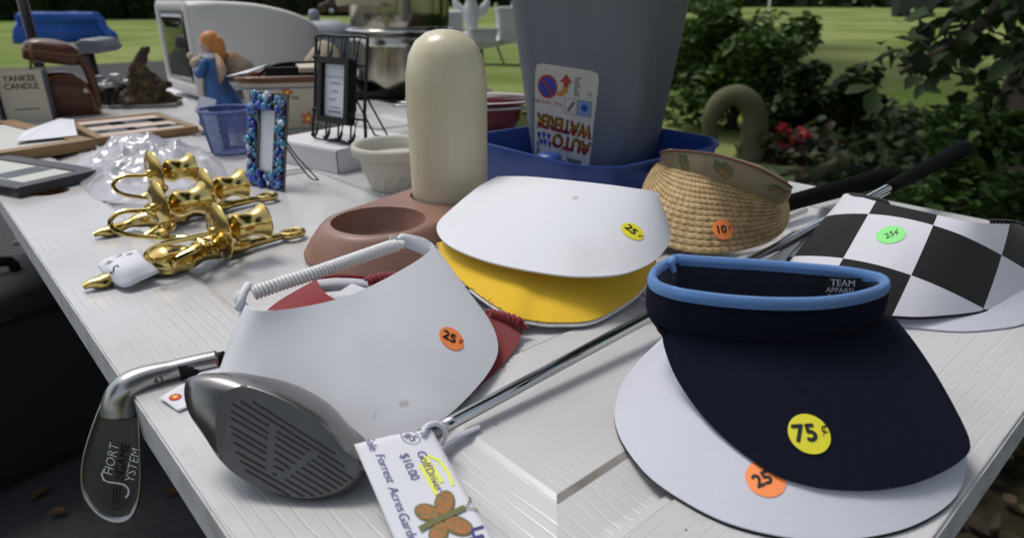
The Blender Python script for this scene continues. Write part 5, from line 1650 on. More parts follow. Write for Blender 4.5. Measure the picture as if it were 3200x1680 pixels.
for sy in (-1, 1):
    obj('sleeve', tube(cr([V((-0.002, 0.018 * sy, 0.134)), V((-0.010, 0.023 * sy, 0.115)), V((-0.024, 0.016 * sy, 0.110)), V((-0.034, 0.006 * sy, 0.118))], 16), [0.0085] * 8 + [0.0095, 0.010, 0.0105, 0.0105, 0.010, 0.0095, 0.009, 0.008], 10), M_gown, t, world=False)
    wing = cr([V((0.016, 0.008 * sy, 0.135)), V((0.030, 0.020 * sy, 0.150)), V((0.052, 0.032 * sy, 0.140)), V((0.066, 0.038 * sy, 0.122)), V((0.050, 0.032 * sy, 0.104)), V((0.030, 0.020 * sy, 0.092)), V((0.018, 0.010 * sy, 0.098))], 30, True)
    wc = sum(wing, V()) / 30
    obj('wing', grid([[p + V((0, 0.003 * sy, 0)) for p in wing], wing, [wc + (p - wc) * 0.1 + V((0, -0.003 * sy, 0)) for p in wing]], True, True)[:2], M_wing, t, world=False)
obj('held_animals', merge(ball((-0.040, -0.004, 0.128), 0.012, 10, 8), ball((-0.046, 0.008, 0.120), 0.011, 10, 8), ball((-0.050, -0.006, 0.142), 0.0065, 8, 6), ball((-0.038, 0.010, 0.138), 0.006, 8, 6)), M_bear, t, world=False)
obj('sash', tube(cr([V((-0.012, -0.019, 0.106)), V((-0.010, -0.026, 0.085)), V((-0.004, -0.034, 0.055)), V((0.006, -0.038, 0.035))], 16), 0.0022, 6), M_wing, t, world=False)
obj('base', lathe([(0.058, -0.0), (0.058, 0.004), (0.054, 0.007)], 30, True, Matrix.Translation((0.010, 0, 0))), M_bear, t, world=False)
t.scale = (1.08, 1.08, 1.08)
single('hang_tag', ((-0.9395,2.0731,0.7500) and [(-0.6481,1.4300,0.8322),(-0.6149,1.4300,0.8225),(-0.6314,1.4300,0.7882),(-0.6648,1.4300,0.7980)], [(0, 1, 2, 3)]), M_paper, 'square white paper hang tag on the angel figurine', 'paper tag', smooth=False, solid=0.0008)


# ------------------------------------------------------------------ white table butted against the far end of the door
M_fold = mat('white_blow_moulded_plastic', (0.60, 0.60, 0.62), 0.5, bump=(300, 0.1, 0.001))
def folding_table(label, loc, rz, w, d, hgt=0.74, group=None):
    t = thing('folding_table', label, 'table', loc, rz, group)
    v, f = prism(rrect(w, d, 0.04), hgt - 0.045, hgt)
    obj('table_top', (v, f), M_fold, t, world=False, smooth=False, bevel=0.006)
    for sx in (-1, 1):
        x_ = sx * (w / 2 - 0.18)
        obj('leg_frame', tube(cr([V((x_, -d / 2 + 0.06, hgt - 0.04)), V((x_, -d / 2 + 0.05, 0.25)), V((x_ + 0.0, -d / 2 + 0.05, 0.03)), V((x_, -d / 2 + 0.10, 0.014)), V((x_, d / 2 - 0.10, 0.014)), V((x_, d / 2 - 0.05, 0.03)), V((x_, d / 2 - 0.05, 0.25)), V((x_, d / 2 - 0.06, hgt - 0.04))], 60), 0.014, 10), M_blackmetal, t, world=False)
        obj('cross_bar', tube([V((x_, -d / 2 + 0.05, 0.45)), V((x_, d / 2 - 0.05, 0.45))], 0.010, 8), M_blackmetal, t, world=False)
        obj('brace', tube([V((x_, 0, 0.45)), V((x_ - sx * 0.28, 0, hgt - 0.04))], 0.009, 8), M_blackmetal, t, world=False)
    return t
folding_table('white folding table pushed against the far end of the door', tuple(WM[table.name] @ V((DW / 2, 2.22, 0))), DA, DW - 0.05, 0.36, TZ - 0.003)

# ------------------------------------------------------------------ old white computer monitor
M_beige = mat('white_monitor_plastic', (0.60, 0.59, 0.56), 0.45, bump=(400, 0.08, 0.0006))
M_screen = mat('dark_glass_screen', (0.012, 0.015, 0.013), 0.06, coat=0.3)
mo = V((-0.8635,1.9200,0.7500))
t = thing('computer_monitor', 'bulky white tube computer monitor with its dark screen turned left', 'monitor', tuple(mo), R(40))
MS = 0.86
sid = [(0.000, 0.030), (0.004, 0.014), (0.02, 0.010), (0.17, 0.030), (0.32, 0.055), (0.41, 0.070), (0.432, 0.090), (0.438, 0.15), (0.434, 0.205), (0.412, 0.240), (0.34, 0.272), (0.23, 0.297), (0.12, 0.306), (0.05, 0.306), (0.012, 0.300), (0.0, 0.285)]
So = cr([V((u * MS, 0, z * MS)) for u, z in sid], 80, True)
sc_ = sum(So, V()) / 80
rows_ = []
for y_, s_ in ((-0.002, 0.80), (0.0, 0.93), (0.008, 0.975), (0.022, 1.0), (0.155, 1.01), (0.288, 1.0), (0.302, 0.975), (0.31, 0.93), (0.312, 0.80)):
    rows_.append([V((sc_.x + (p.x - sc_.x) * (s_ if p.x > 0.086 else 1 - (1 - s_) * 0.25), y_, sc_.z + (p.z - sc_.z) * s_)) for p in So])
v, f, uv = grid(rows_, True, True)
obj('case', (v, f), M_beige, t, world=False)
SMx = Matrix.Translation((-0.0035, 0.155, 0.142)) @ Matrix.Scale(MS, 4) @ Matrix.Rotation(R(-90), 4, 'Y') @ Matrix.Rotation(R(90), 4, 'Z')
bz = []
for w_, h_, r_, z_ in ((0.350, 0.285, 0.03, -0.006), (0.352, 0.287, 0.032, 0.002), (0.34, 0.275, 0.03, 0.006), (0.315, 0.238, 0.02, 0.006), (0.30, 0.225, 0.02, 0.001)):
    bz.append([SMx @ V((x, y, z_)) for x, y in rrect(w_, h_, r_)])
v, f, uv = grid(bz, True)
obj('bezel', (v, f), M_beige, t, world=False, angle=50)
scr = []
for s_, z_ in ((1.0, 0.0012), (0.8, 0.004), (0.5, 0.006), (0.2, 0.007), (0.02, 0.0072)):
    scr.append([SMx @ V((x * s_, y * s_, z_)) for x, y in rrect(0.302, 0.227, 0.02)])
v, f, uv = grid(scr, True, True)
obj('screen', (v, f), M_screen, t, world=False)
obj('foot', lathe([(0.11, 0.0), (0.115, 0.004), (0.10, 0.012), (0.06, 0.03)], 32, True, Matrix.Translation((0.13, 0.155, 0)) @ Matrix.Scale(MS, 4)), M_beige, t, world=False)
obj('speaker_vent', xf(box(0, 0, 0, 0.018, 0.003, 0.024), place((0.04, 0.0105, 0.040), 0, 0, R(-15))), M_black, t, world=False, smooth=False)

# ------------------------------------------------------------------ leather camera case, cameras, carved wood, candle bags
M_leather = mat('brown_leather', (0.085, 0.024, 0.011), 0.30, bump=(160, 0.3, 0.0015), vary=(14, (0.065, 0.020, 0.011)))
M_leather2 = mat('tan_leather_trim', (0.20, 0.085, 0.03), 0.45, bump=(160, 0.3, 0.0015))
t = thing('camera_case', 'open brown leather camera case with its lid flipped up and strap', 'camera case', (-1.1019,1.7077,0.7500), R(28))
rows_ = []
for w_, d_, z_, oy, ox in ((0.128, 0.085, 0.0, 0, 0.012), (0.134, 0.09, 0.006, 0, 0.012), (0.136, 0.092, 0.06, 0, 0.004), (0.130, 0.09, 0.085, 0, -0.002), (0.115, 0.078, 0.105, 0, -0.008), (0.085, 0.055, 0.120, 0, -0.012), (0.04, 0.03, 0.126, 0, -0.014)):
    rows_.append([V((ox + x, oy + y, z_)) for x, y in rrect(w_, d_, 0.022 if w_ > 0.06 else 0.012)])
v, f, uv = grid(rows_, True, True)
obj('case_body', (v, f), M_leather, t, world=False)
lid = rr_rows([(0.10, 0.07, 0.02, -0.030), (0.138, 0.094, 0.026, -0.026), (0.142, 0.097, 0.028, 0.0), (0.130, 0.090, 0.030, 0.020), (0.09, 0.06, 0.025, 0.032), (0.03, 0.02, 0.009, 0.036)])
v, f, uv = grid(lid, True, True)
LM_ = place((-0.014, 0, 0.182), 0, 0, R(10))
obj('case_lid', xf((v, f), LM_), M_leather, t, world=False)
obj('lid_seam', tube([LM_ @ V((x, y, 0.002)) for x, y in rrect(0.146, 0.101, 0.029)], 0.0018, 6, True), M_leather2, t, world=False)
obj('lid_trim', tube([LM_ @ V((-0.045, -0.050, z)) for z in (-0.024, 0.0, 0.016)], 0.005, 7), M_leather2, t, world=False)
obj('hinge_strap', tube(cr([V((0.072, -0.02, 0.02)), V((0.074, -0.02, 0.08)), V((0.068, -0.02, 0.130)), V((0.05, -0.02, 0.175))], 20), 0.013, 8), M_leather, t, world=False)
obj('shoulder_strap', tube(cr([V((-0.062, -0.035, 0.10)), V((-0.072, -0.04, 0.13)), V((-0.066, -0.036, 0.165))], 16), 0.0042, 8), M_leather2, t, world=False)
obj('piping', tube(cr([V((-0.06, -0.046, 0.004)), V((-0.062, -0.047, 0.05)), V((-0.058, -0.045, 0.09)), V((-0.02, -0.036, 0.115)), V((0.03, -0.034, 0.112)), V((0.06, -0.044, 0.075)), V((0.066, -0.046, 0.01))], 40), 0.0022, 7), M_leather2, t, world=False)
for p_ in ((-0.056, -0.042, 0.168), (0.052, -0.050, 0.072)):
    obj('snap_stud', ball(p_, 0.0085, 10, 8, (1, 0.5, 1)), M_steel, t, world=False)

t.scale = (0.82, 0.82, 0.82)
M_silver = mat('silver_camera_metal', (0.45, 0.45, 0.46), 0.3, 0.9)
def small_camera(label, loc, rz, s=1.0):
    t = thing('film_camera', label, 'camera', loc, rz, 'old film cameras')
    obj('body', box(0, 0, 0.036 * s, 0.13 * s, 0.035 * s, 0.052 * s), M_black, t, world=False, smooth=False, bevel=0.006 * s)
    obj('top_plate', box(0, 0, 0.070 * s, 0.128 * s, 0.033 * s, 0.016 * s), M_silver, t, world=False, smooth=False, bevel=0.004 * s)
    obj('base_plate', box(0, 0, 0.006 * s, 0.128 * s, 0.033 * s, 0.010 * s), M_silver, t, world=False, smooth=False, bevel=0.003 * s)
    obj('prism_housing', prism([(-0.024 * s, 0.077 * s), (0.024 * s, 0.077 * s), (0.012 * s, 0.098 * s), (-0.012 * s, 0.098 * s)], -0.014 * s, 0.014 * s, Matrix.Rotation(R(90), 4, 'X')), M_silver, t, world=False, smooth=False, bevel=0.003 * s)
    obj('lens', lathe([(0.026 * s, 0.015 * s), (0.027 * s, 0.03 * s), (0.025 * s, 0.05 * s), (0.021 * s, 0.05 * s), (0.018 * s, 0.044 * s), (0.001, 0.042 * s)], 24, True, Matrix.Translation((0, 0, 0.036 * s)) @ Matrix.Rotation(R(90), 4, 'X')), M_black, t, world=False)
    obj('lens_ring', lathe([(0.0272 * s, 0.022 * s), (0.0285 * s, 0.026 * s), (0.0272 * s, 0.030 * s)], 24, False, Matrix.Translation((0, 0, 0.036 * s)) @ Matrix.Rotation(R(90), 4, 'X')), M_silver, t, world=False)
    for x_ in (-0.048, 0.045):
        obj('dial', lathe([(0.010 * s, 0.077 * s), (0.010 * s, 0.085 * s), (0.001, 0.086 * s)], 18, True, Matrix.Translation((x_ * s, 0, 0))), M_silver, t, world=False)
    return t
small_camera('old silver and black film camera beside the leather case', (-1.0990,1.8440,0.7500), R(-35), 0.82)
small_camera('old silver film camera next to the carved wood piece', (-1.0782,1.8889,0.7500), R(25), 0.82)

M_drift = mat('gnarled_wood', (0.04, 0.024, 0.011), 0.6, bump=(60, 1.0, 0.014), vary=(45, (0.13, 0.075, 0.022), 0.48, 0.66))
dw = V((-0.9811,1.8440,0.7500))
t = thing('driftwood_carving', 'dark gnarled driftwood carving on a grey base', 'carving', tuple(dw), R(10))
rows_ = []
NS = 26
for k in range(NS):
    u = k / (NS - 1)
    z = 0.012 + 0.17 * u
    wid = 0.082 * (1 - u) ** 1.7 + 0.012
    ox = 0.040 * u ** 0.7 + 0.012 * math.sin(7 * u)
    row = []
    for q in range(24):
        a = 2 * PI * q / 24
        d_ = 1 + 0.55 * noise.noise(V((2.2 * math.cos(a), 2.2 * math.sin(a), 7 * u))) + 0.25 * noise.noise(V((5 * math.cos(a), 5 * math.sin(a), 16 * u)))
        row.append(V((ox - 0.02 + wid * d_ * math.cos(a), 0.45 * wid * d_ * math.sin(a), z)))
    rows_.append(row)
v, f, uv = grid(rows_, True, True)
obj('wood', (v, f), M_drift, t, world=False)
for x_, hgt in ((-0.082, 0.055), (-0.025, 0.125), (0.005, 0.10)):
    rd = cr([V((x_, -0.01, 0.01)), V((x_ - 0.006, -0.012, hgt * 0.5)), V((x_ + 0.004, -0.01, hgt))], 14)
    obj('wood_spur', tube(rd, [0.024 - 0.017 * k / 13 + 0.004 * math.sin(k * 2.1) for k in range(14)], 9), M_drift, t, world=False)
obj('plinth', box(0, 0, 0.006, 0.19, 0.09, 0.012), mat('grey_green_stone', (0.20, 0.20, 0.17), 0.8, bump=(80, 0.3, 0.002)), t, world=False, smooth=False, bevel=0.002)

t.scale = (0.84, 0.84, 0.84)
M_kraft = mat('cream_paper_bag', (0.50, 0.46, 0.36), 0.8, bump=(40, 0.15, 0.002))
M_kraftside = mat('grey_bag_gusset', (0.13, 0.145, 0.17), 0.7)
def candle_bag(label, loc, rz, txt):
    t = thing('paper_gift_bag', label, 'paper bag', loc, rz)
    obj('front_panel', box(0, -0.036, 0.073, 0.112, 0.002, 0.146), M_kraft, t, world=False, smooth=False)
    obj('back_panel', box(0, 0.036, 0.073, 0.112, 0.002, 0.146), M_kraft, t, world=False, smooth=False)
    for s_ in (-1, 1):
        obj('gusset', xf(box(s_ * 0.0565, 0, 0.0715, 0.002, 0.074, 0.143), Matrix.Identity(4)), M_kraftside, t, world=False, smooth=False)
    obj('bottom_panel', box(0, 0, 0.002, 0.11, 0.07, 0.003), M_kraft, t, world=False, smooth=False)
    FMx = Matrix.Translation((0, -0.0372, 0.073)) @ Matrix.Rotation(R(90), 4, 'X')
    if txt:
        Mp = mat('brown_grey_print', (0.10, 0.085, 0.08), 0.7)
        for g_ in (text2d('YANKEE', 0.0235, 0, 0.050, 0, 0, 0.0005, 0.92), text2d('CANDLE', 0.0235, 0, 0.028, 0, 0, 0.0005, 0.92), stroke2d([(-0.032, -0.036), (0.032, -0.036)], 0.003)):
            obj('lettering', flat2d(g_, FMx, 0.0004), Mp, t, world=False, smooth=False)
    return t
for lb_, lc_, rz_, tx_ in (('cream paper gift bag lettered in dark capitals beside the leather case', (-1.1437,1.6232,0.7500), R(24), True), ('plain cream paper bag cut off by the left picture edge', (-1.2245,1.5674,0.7500), R(22), False)):
    candle_bag(lb_, lc_, rz_, tx_).scale = (0.80, 0.80, 0.80)

t = thing('lamp_stand', 'thin black metal pole leaning behind the leather case', 'pole', (-1.3323,1.9500,0.6989))
obj('pole', tube([V((-1.3163,1.9500,0.7079)), V((-1.3200,1.9500,1.0464))], 0.013, 10), M_blackmetal, t)
obj('pole_foot', tube([V((-1.3163,1.9500,0.7079)), V((-1.3157,1.9500,0.7012)) + V((0, 0, -0.03))], 0.016, 10), M_blackmetal, t)
M_flash = mat('grey_flash_plastic', (0.11, 0.12, 0.135), 0.4)
t = thing('flash_unit', 'grey wedge-shaped flash head on a black stem behind the cameras', 'camera flash', (-1.1418,1.8889,0.7500))
hd = [V(p) for p in [(-1.3019,2.1000,0.8986),(-1.2809,2.1000,0.9075),(-1.2364,2.1000,0.9064),(-1.2163,2.1000,0.8806),(-1.2336,2.1000,0.8670),(-1.2958,2.1000,0.8648),(-1.3079,2.1000,0.8738)]]
obj('flash_head', grid([[p + V((0, 0.0, 0)) for p in hd], [p + V((0.01, 0.10, 0.004)) for p in hd]], True, True)[:2], M_flash, t, smooth=False, bevel=0.008)
obj('stem', tube([V(p) for p in [(-1.2783,2.1200,0.8679),(-1.2615,2.1000,0.8282),(-1.2457,2.0800,0.7899)]] + [V((-1.1376,1.8828,0.7530))], [0.017, 0.015, 0.012, 0.014], 10), M_black, t)

# ------------------------------------------------------------------ floral ceramic planter and what is in it
M_glaze = mat('cream_glaze', (0.46, 0.42, 0.32), 0.2, vary=(10, (0.42, 0.37, 0.27)))
M_glazerim = mat('brown_glaze_rim', (0.12, 0.042, 0.014), 0.18)
M_fl_or = mat('orange_flower_glaze', (0.46, 0.11, 0.03), 0.25)
M_fl_bl = mat('blue_leaf_glaze', (0.10, 0.15, 0.25), 0.25)
M_fl_gr = mat('green_leaf_glaze', (0.15, 0.17, 0.08), 0.25)
t = thing('floral_planter', 'cream ceramic planter with orange painted flowers and brown rim', 'planter', (-0.455, 1.475, TZ), R(14))
spec = [(0.195, 0.115, 0.03, 0.0), (0.20, 0.12, 0.032, 0.004), (0.222, 0.138, 0.036, 0.105), (0.226, 0.142, 0.036, 0.112)]
v, f, uv = grid(rr_rows(spec), True, True)
pb_ = obj('pot', (v, f), M_glaze, t, world=False, angle=50)
rim_ = rr_rows([(0.226, 0.142, 0.036, 0.110), (0.240, 0.156, 0.040, 0.113), (0.242, 0.158, 0.040, 0.121), (0.234, 0.150, 0.038, 0.124), (0.212, 0.128, 0.032, 0.120), (0.205, 0.12, 0.03, 0.1135)])
v2, f2, uv = grid(rim_, True)
obj('rim', (v2, f2), M_glazerim, t, world=False)
fsk = Skin((xf((v, f), WM[t.name])[0], f))
e_ = WM[t.name]
for x_, z_, s_ in ((-0.075, 0.082, 0.8), (-0.02, 0.090, 0.9), (0.045, 0.085, 0.8), (0.085, 0.062, 0.9), (-0.045, 0.045, 0.9), (0.015, 0.035, 1.15), (0.075, 0.030, 0.8), (-0.085, 0.028, 0.9)):
    sp = fsk.spot(e_ @ V((x_, -0.08, z_)), (0, -1, 0), (1, 0.2, 0))
    pts = [((0.0105 + 0.0035 * math.cos(5 * a)) * s_ * math.cos(a), (0.0105 + 0.0035 * math.cos(5 * a)) * s_ * math.sin(a)) for a in [2 * PI * k / 40 for k in range(40)]]
    fl = obj('painted_flower', fsk.wrap((pts + [(0, 0)], [(k, (k + 1) % 40, 40) for k in range(40)]), sp, 0.0006), M_fl_or, pb_, smooth=False)
    obj('flower_centre', fsk.wrap(disc2d(0.0035 * s_, 12, 2), sp, 0.001), M_st_yellow, fl, smooth=False)
    obj('painted_leaf', fsk.wrap(stroke2d([(0.010 * s_, -0.010 * s_), (0.017 * s_, -0.014 * s_), (0.024 * s_, -0.012 * s_)], 0.006 * s_), sp, 0.0005), M_fl_bl if x_ > 0.03 else M_fl_gr, pb_, smooth=False)
for z_ in (0.016, 0.100):
    rr2 = rr_rows([(0.2006 + 0.0225 * z_ / 0.105, 0.1206 + 0.0185 * z_ / 0.105, 0.033, z_ - 0.0015), (0.2009 + 0.0225 * z_ / 0.105, 0.1209 + 0.0185 * z_ / 0.105, 0.033, z_ + 0.0015)])
    v2, f2, uv = grid(rr2, True)
    obj('painted_band', (v2, f2), M_fl_bl, t, world=False)
pz = TZ + 0.113
single('black_tray', xf(merge(box(0, 0, 0.010, 0.15, 0.09, 0.006), box(0, 0.042, 0.018, 0.15, 0.006, 0.016), box(0, -0.042, 0.018, 0.15, 0.006, 0.016)), place((-0.445, 1.48, pz), R(20))), M_black, 'black plastic tray lying across the floral planter', 'tray', smooth=False, bevel=0.002)
single('bail_wire', tube(cr([V((-0.53, 1.45, pz + 0.006)), V((-0.50, 1.47, pz + 0.026)), V((-0.45, 1.49, pz + 0.030)), V((-0.38, 1.51, pz + 0.026)), V((-0.35, 1.50, pz + 0.006))], 40), 0.003, 8), M_blackmetal, 'black wire hoop arching over the floral planter', 'wire hoop')
single('paper_scrap', ([(-0.585, 1.42, pz + 0.008), (-0.53, 1.40, pz + 0.018), (-0.505, 1.46, pz + 0.030), (-0.555, 1.50, pz + 0.014)], [(0, 1, 2, 3)]), M_paper, 'white paper scrap sticking out of the floral planter', 'paper', smooth=False, solid=0.001)
single('cream_booklet', xf(box(0, 0, 0, 0.06, 0.045, 0.010), place((-0.415, 1.455, pz + 0.022), R(25), 0.1)), M_kraft, 'cream booklet resting on the black tray in the planter', 'booklet', smooth=False, bevel=0.001)

# ------------------------------------------------------------------ burgundy dish in its wire stand
M_burg = mat('burgundy_glaze', (0.105, 0.018, 0.028), 0.2)
M_whiteglaze = mat('white_glaze', (0.62, 0.58, 0.56), 0.18)
t = thing('casserole_dish', 'oval burgundy casserole dish with white inside on a wire stand', 'dish', (-0.085, 1.475, TZ + 0.0))
sq = 0.66
obj('dish_outside', lathe([(0.085, 0.006), (0.094, 0.008), (0.104, 0.03), (0.110, 0.058), (0.128, 0.064), (0.142, 0.068), (0.144, 0.0705)], 56, True, None, 0, sq), M_burg, t, world=False)
obj('dish_inside', lathe([(0.144, 0.0707), (0.141, 0.0722), (0.128, 0.0700), (0.108, 0.064), (0.102, 0.034), (0.090, 0.014), (0.001, 0.012)], 56, False, None, 0, sq), M_whiteglaze, t, world=False)
st_m = M_steel
t = thing('wire_stand', 'silver wire stand carrying the burgundy casserole dish', 'dish stand', (-0.085, 1.475, TZ))
obj('ring', tube([V((0.134 * math.cos(a), 0.134 * 0.68 * math.sin(a), 0.059)) for a in [2 * PI * k / 56 for k in range(56)]], 0.0028, 8, True), st_m, t, world=False)
for a_ in (25, 155, 205, 335):
    x_, y_ = 0.134 * math.cos(R(a_)), 0.134 * 0.68 * math.sin(R(a_))
    obj('leg', tube(cr([V((x_, y_, 0.059)), V((x_ * 1.06, y_ * 1.06, 0.03)), V((x_ * 1.04, y_ * 1.04, 0.003)), V((x_ * 0.94, y_ * 0.94, 0.003))], 14), 0.0026, 8), st_m, t, world=False)
for s_ in (-1, 1):
    obj('handle', tube(cr([V((s_ * 0.134, -0.02, 0.059)), V((s_ * 0.162, -0.022, 0.057)), V((s_ * 0.168, 0, 0.056)), V((s_ * 0.162, 0.022, 0.057)), V((s_ * 0.134, 0.02, 0.059))], 24), 0.0028, 8), st_m, t, world=False)

# ------------------------------------------------------------------ big steel pots on a black cart behind the door
t = thing('utility_cart', 'black utility cart behind the door carrying the steel pots', 'cart', (-0.36, 2.20, 0.0), R(12))
obj('cart_top', box(0, 0, 0.735, 0.58, 0.46, 0.03), M_black, t, world=False, smooth=False, bevel=0.006)
obj('cart_shelf', box(0, 0, 0.25, 0.54, 0.42, 0.02), M_black, t, world=False, smooth=False, bevel=0.006)
for x_ in (-0.26, 0.26):
    for y_ in (-0.2, 0.2):
        obj('leg', tube([V((x_, y_, 0.0)), V((x_, y_, 0.72))], 0.012, 8), M_black, t, world=False)
M_stock = mat('stainless_pot', (0.44, 0.42, 0.36), 0.16, 1.0, bump=(8, 0.15, 0.01), vary=(10, (0.34, 0.32, 0.26)), stretch=(1, 1, 0.3))
t = thing('stock_pot', 'large dented stainless steel stock pot behind the cream bottle', 'pot', (-0.335, 2.14, TZ))
def dented(prof, n=64):
    rws = []
    for r, z in prof:
        rws.append([V((r * (1 + 0.012 * noise.noise(V((3 * math.cos(a), 3 * math.sin(a), z * 9)))) * math.cos(a), r * (1 + 0.012 * noise.noise(V((3 * math.cos(a), 3 * math.sin(a), z * 9 + 4)))) * math.sin(a), z)) for a in [2 * PI * k / n for k in range(n)]])
    return grid(rws, True, True)[:2]
obj('lower_pot', dented([(0.138, 0.0), (0.148, 0.006), (0.151, 0.06), (0.152, 0.14), (0.153, 0.176)]), M_stock, t, world=False)
obj('rolled_rim', lathe([(0.153, 0.176), (0.160, 0.178), (0.162, 0.183), (0.159, 0.188), (0.150, 0.188), (0.148, 0.182)], 64, False), M_chrome, t, world=False)
t = thing('stock_pot', 'tall steel pot nested on top of the dented stock pot', 'pot', (-0.335, 2.14, TZ + 0.184))
obj('pot_wall', dented([(0.130, -0.02), (0.146, 0.002), (0.148, 0.05), (0.149, 0.11), (0.150, 0.20)]), M_stock, t, world=False)
obj('rim', lathe([(0.150, 0.20), (0.156, 0.202), (0.156, 0.207), (0.150, 0.209)], 64, False), M_chrome, t, world=False)
M_sack = mat('cream_canvas', (0.46, 0.41, 0.30), 0.9, bump=(60, 0.4, 0.003), vary=(18, (0.36, 0.30, 0.20)))
def rag(name, label, pts, thick, seed, cat='cloth bag'):
    P = cr(pts, 60, True)
    cc = sum(P, V()) / 60
    rws = []
    for j in range(13):
        u = j / 12
        sgn = -1 if u < 0.5 else 1
        k_ = math.sin(PI * u)
        row = []
        for p in P:
            q = cc + (p - cc) * (k_ * 0.96 + 0.04)
            n_ = noise.noise(q * 26 + V((seed, 0, 0))) + 0.5 * noise.noise(q * 60)
            row.append(q + V((0, -sgn * -1 * thick * (1 - k_ ** 2) ** 0.5 + 0.012 * n_, 0.006 * n_)))
        rws.append(row)
    return single(name, grid(rws, True, True)[:2], M_sack, label, cat)
rag('canvas_sack', 'crumpled cream canvas sack behind the black wire rack', [(-0.5244,1.7200,0.8601),(-0.5015,1.7200,0.8901),(-0.4711,1.7200,0.9196),(-0.4585,1.7200,0.9288),(-0.4347,1.7200,0.9160),(-0.4187,1.7200,0.8808),(-0.4152,1.7200,0.8336),(-0.4356,1.7200,0.7854),(-0.4967,1.7200,0.7737),(-0.5329,1.7200,0.8048)], 0.04, 1.0)
rag('draped_cloth', 'cream cloth draped over the side of the upper steel pot', [(-0.4716,1.9600,1.0564),(-0.4135,1.9600,1.0613),(-0.3231,1.9600,1.0564),(-0.3071,1.9600,1.0218),(-0.3197,1.9600,0.9947),(-0.3266,1.9600,1.0047),(-0.3864,1.9600,0.9987),(-0.4399,1.9600,1.0047),(-0.4768,1.9600,1.0027)], 0.010, 5.0, 'cloth')
# grey lidded jug behind the monitor
M_greyp = mat('grey_blue_plastic', (0.25, 0.26, 0.30), 0.55)
t = thing('plastic_jug', 'grey plastic jug with knobbed lid behind the white monitor', 'jug', (-0.66, 2.52, 0.0))
t.location.z = 0.0
obj('jug_body', lathe([(0.05, 0.0), (0.30, 0.0)], 4, False), M_greyp, t, world=False) if False else None
obj('jug_body', grid(rr_rows([(0.16, 0.13, 0.03, 0.76), (0.18, 0.15, 0.035, 0.80), (0.185, 0.155, 0.035, 0.90), (0.16, 0.13, 0.04, 0.935), (0.08, 0.07, 0.03, 0.95)]), True, True)[:2], M_greyp, t, world=False)
obj('jug_knob', lathe([(0.018, 0.945), (0.02, 0.97), (0.014, 0.985), (0.001, 0.987)], 20, True, Matrix.Translation((-0.035, 0, 0))), M_greyp, t, world=False)
t2 = thing('wooden_stool', 'dark wooden stool under the grey jug behind the monitor', 'stool', (-0.66, 2.52, 0.0))
obj('seat', lathe([(0.14, 0.73), (0.15, 0.735), (0.15, 0.755), (0.14, 0.7598)], 32, True), M_darkwood, t2, world=False)
for a_ in (45, 135, 225, 315):
    obj('leg', tube([V((0.10 * math.cos(R(a_)), 0.10 * math.sin(R(a_)), 0.735)), V((0.17 * math.cos(R(a_)), 0.17 * math.sin(R(a_)), 0.0))], 0.014, 8), M_darkwood, t2, world=False)

# ------------------------------------------------------------------ black bag on the drive beside the table
M_blackfab = mat('black_nylon', (0.010, 0.010, 0.012), 0.75, bump=(300, 0.3, 0.001))
t = thing('black_suitcase', 'black soft suitcase standing on the drive beside the table', 'suitcase', (-1.20, 1.32, 0.0), R(52))
v, f, uv = grid(rr_rows([(0.62, 0.27, 0.05, 0.02), (0.66, 0.30, 0.06, 0.05), (0.66, 0.30, 0.06, 0.40), (0.62, 0.27, 0.06, 0.44), (0.4, 0.12, 0.05, 0.45)]), True, True)
obj('shell', (v, f), M_blackfab, t, world=False)
obj('zip_piping', tube([V((x, y, 0.395)) for x, y in rrect(0.668, 0.308, 0.062)], 0.006, 7, True), M_black, t, world=False)
obj('carry_handle', tube(cr([V((-0.12, 0, 0.445)), V((-0.10, 0, 0.475)), V((0.10, 0, 0.475)), V((0.12, 0, 0.445))], 20), 0.012, 8), M_black, t, world=False)
for x_ in (-0.26, 0.26):
    obj('wheel', lathe([(0.028, -0.012), (0.028, 0.012)], 18, True, Matrix.Translation((x_, -0.12, 0.028)) @ Matrix.Rotation(R(90), 4, 'Y')), M_rubber, t, world=False)

# ------------------------------------------------------------------ second sale table across the drive
ft = folding_table('white folding sale table on the grass behind the casserole dish', (-0.30, 5.9, 0.0), R(72), 1.83, 0.76, 0.74, None)
M_ltgrey = mat('pale_grey_plastic', (0.50, 0.50, 0.49), 0.55)
t = thing('plastic_tub', 'pale grey oblong plastic tub on the far folding table', 'tub', (-0.19, 4.95, 0.74))
v, f, uv = grid(rr_rows([(0.15, 0.11, 0.015, 0.0), (0.185, 0.14, 0.02, 0.085), (0.205, 0.16, 0.022, 0.087), (0.205, 0.16, 0.022, 0.097), (0.18, 0.135, 0.02, 0.097), (0.14, 0.10, 0.015, 0.01)]), True, True)
obj('tub', (v, f), M_ltgrey, t, world=False, angle=50)
t = thing('lidded_box', 'pale grey lidded storage box on the far folding table', 'storage box', (0.02, 5.35, 0.74), R(8))
obj('box_body', grid(rr_rows([(0.24, 0.18, 0.02, 0.0), (0.27, 0.20, 0.02, 0.20)]), True, True)[:2], M_ltgrey, t, world=False, angle=50)
obj('lid', grid(rr_rows([(0.275, 0.205, 0.02, 0.198), (0.285, 0.215, 0.022, 0.21), (0.28, 0.21, 0.02, 0.228), (0.20, 0.12, 0.02, 0.232)]), True, True)[:2], M_ltgrey, t, world=False, angle=50)
obj('lid_knob', box(0, 0, 0.243, 0.06, 0.03, 0.022), M_ltgrey, t, world=False, smooth=False, bevel=0.006)
t = thing('garden_statue', 'pale grey winged garden ornament on the far folding table', 'statue', (-0.30, 5.30, 0.74))
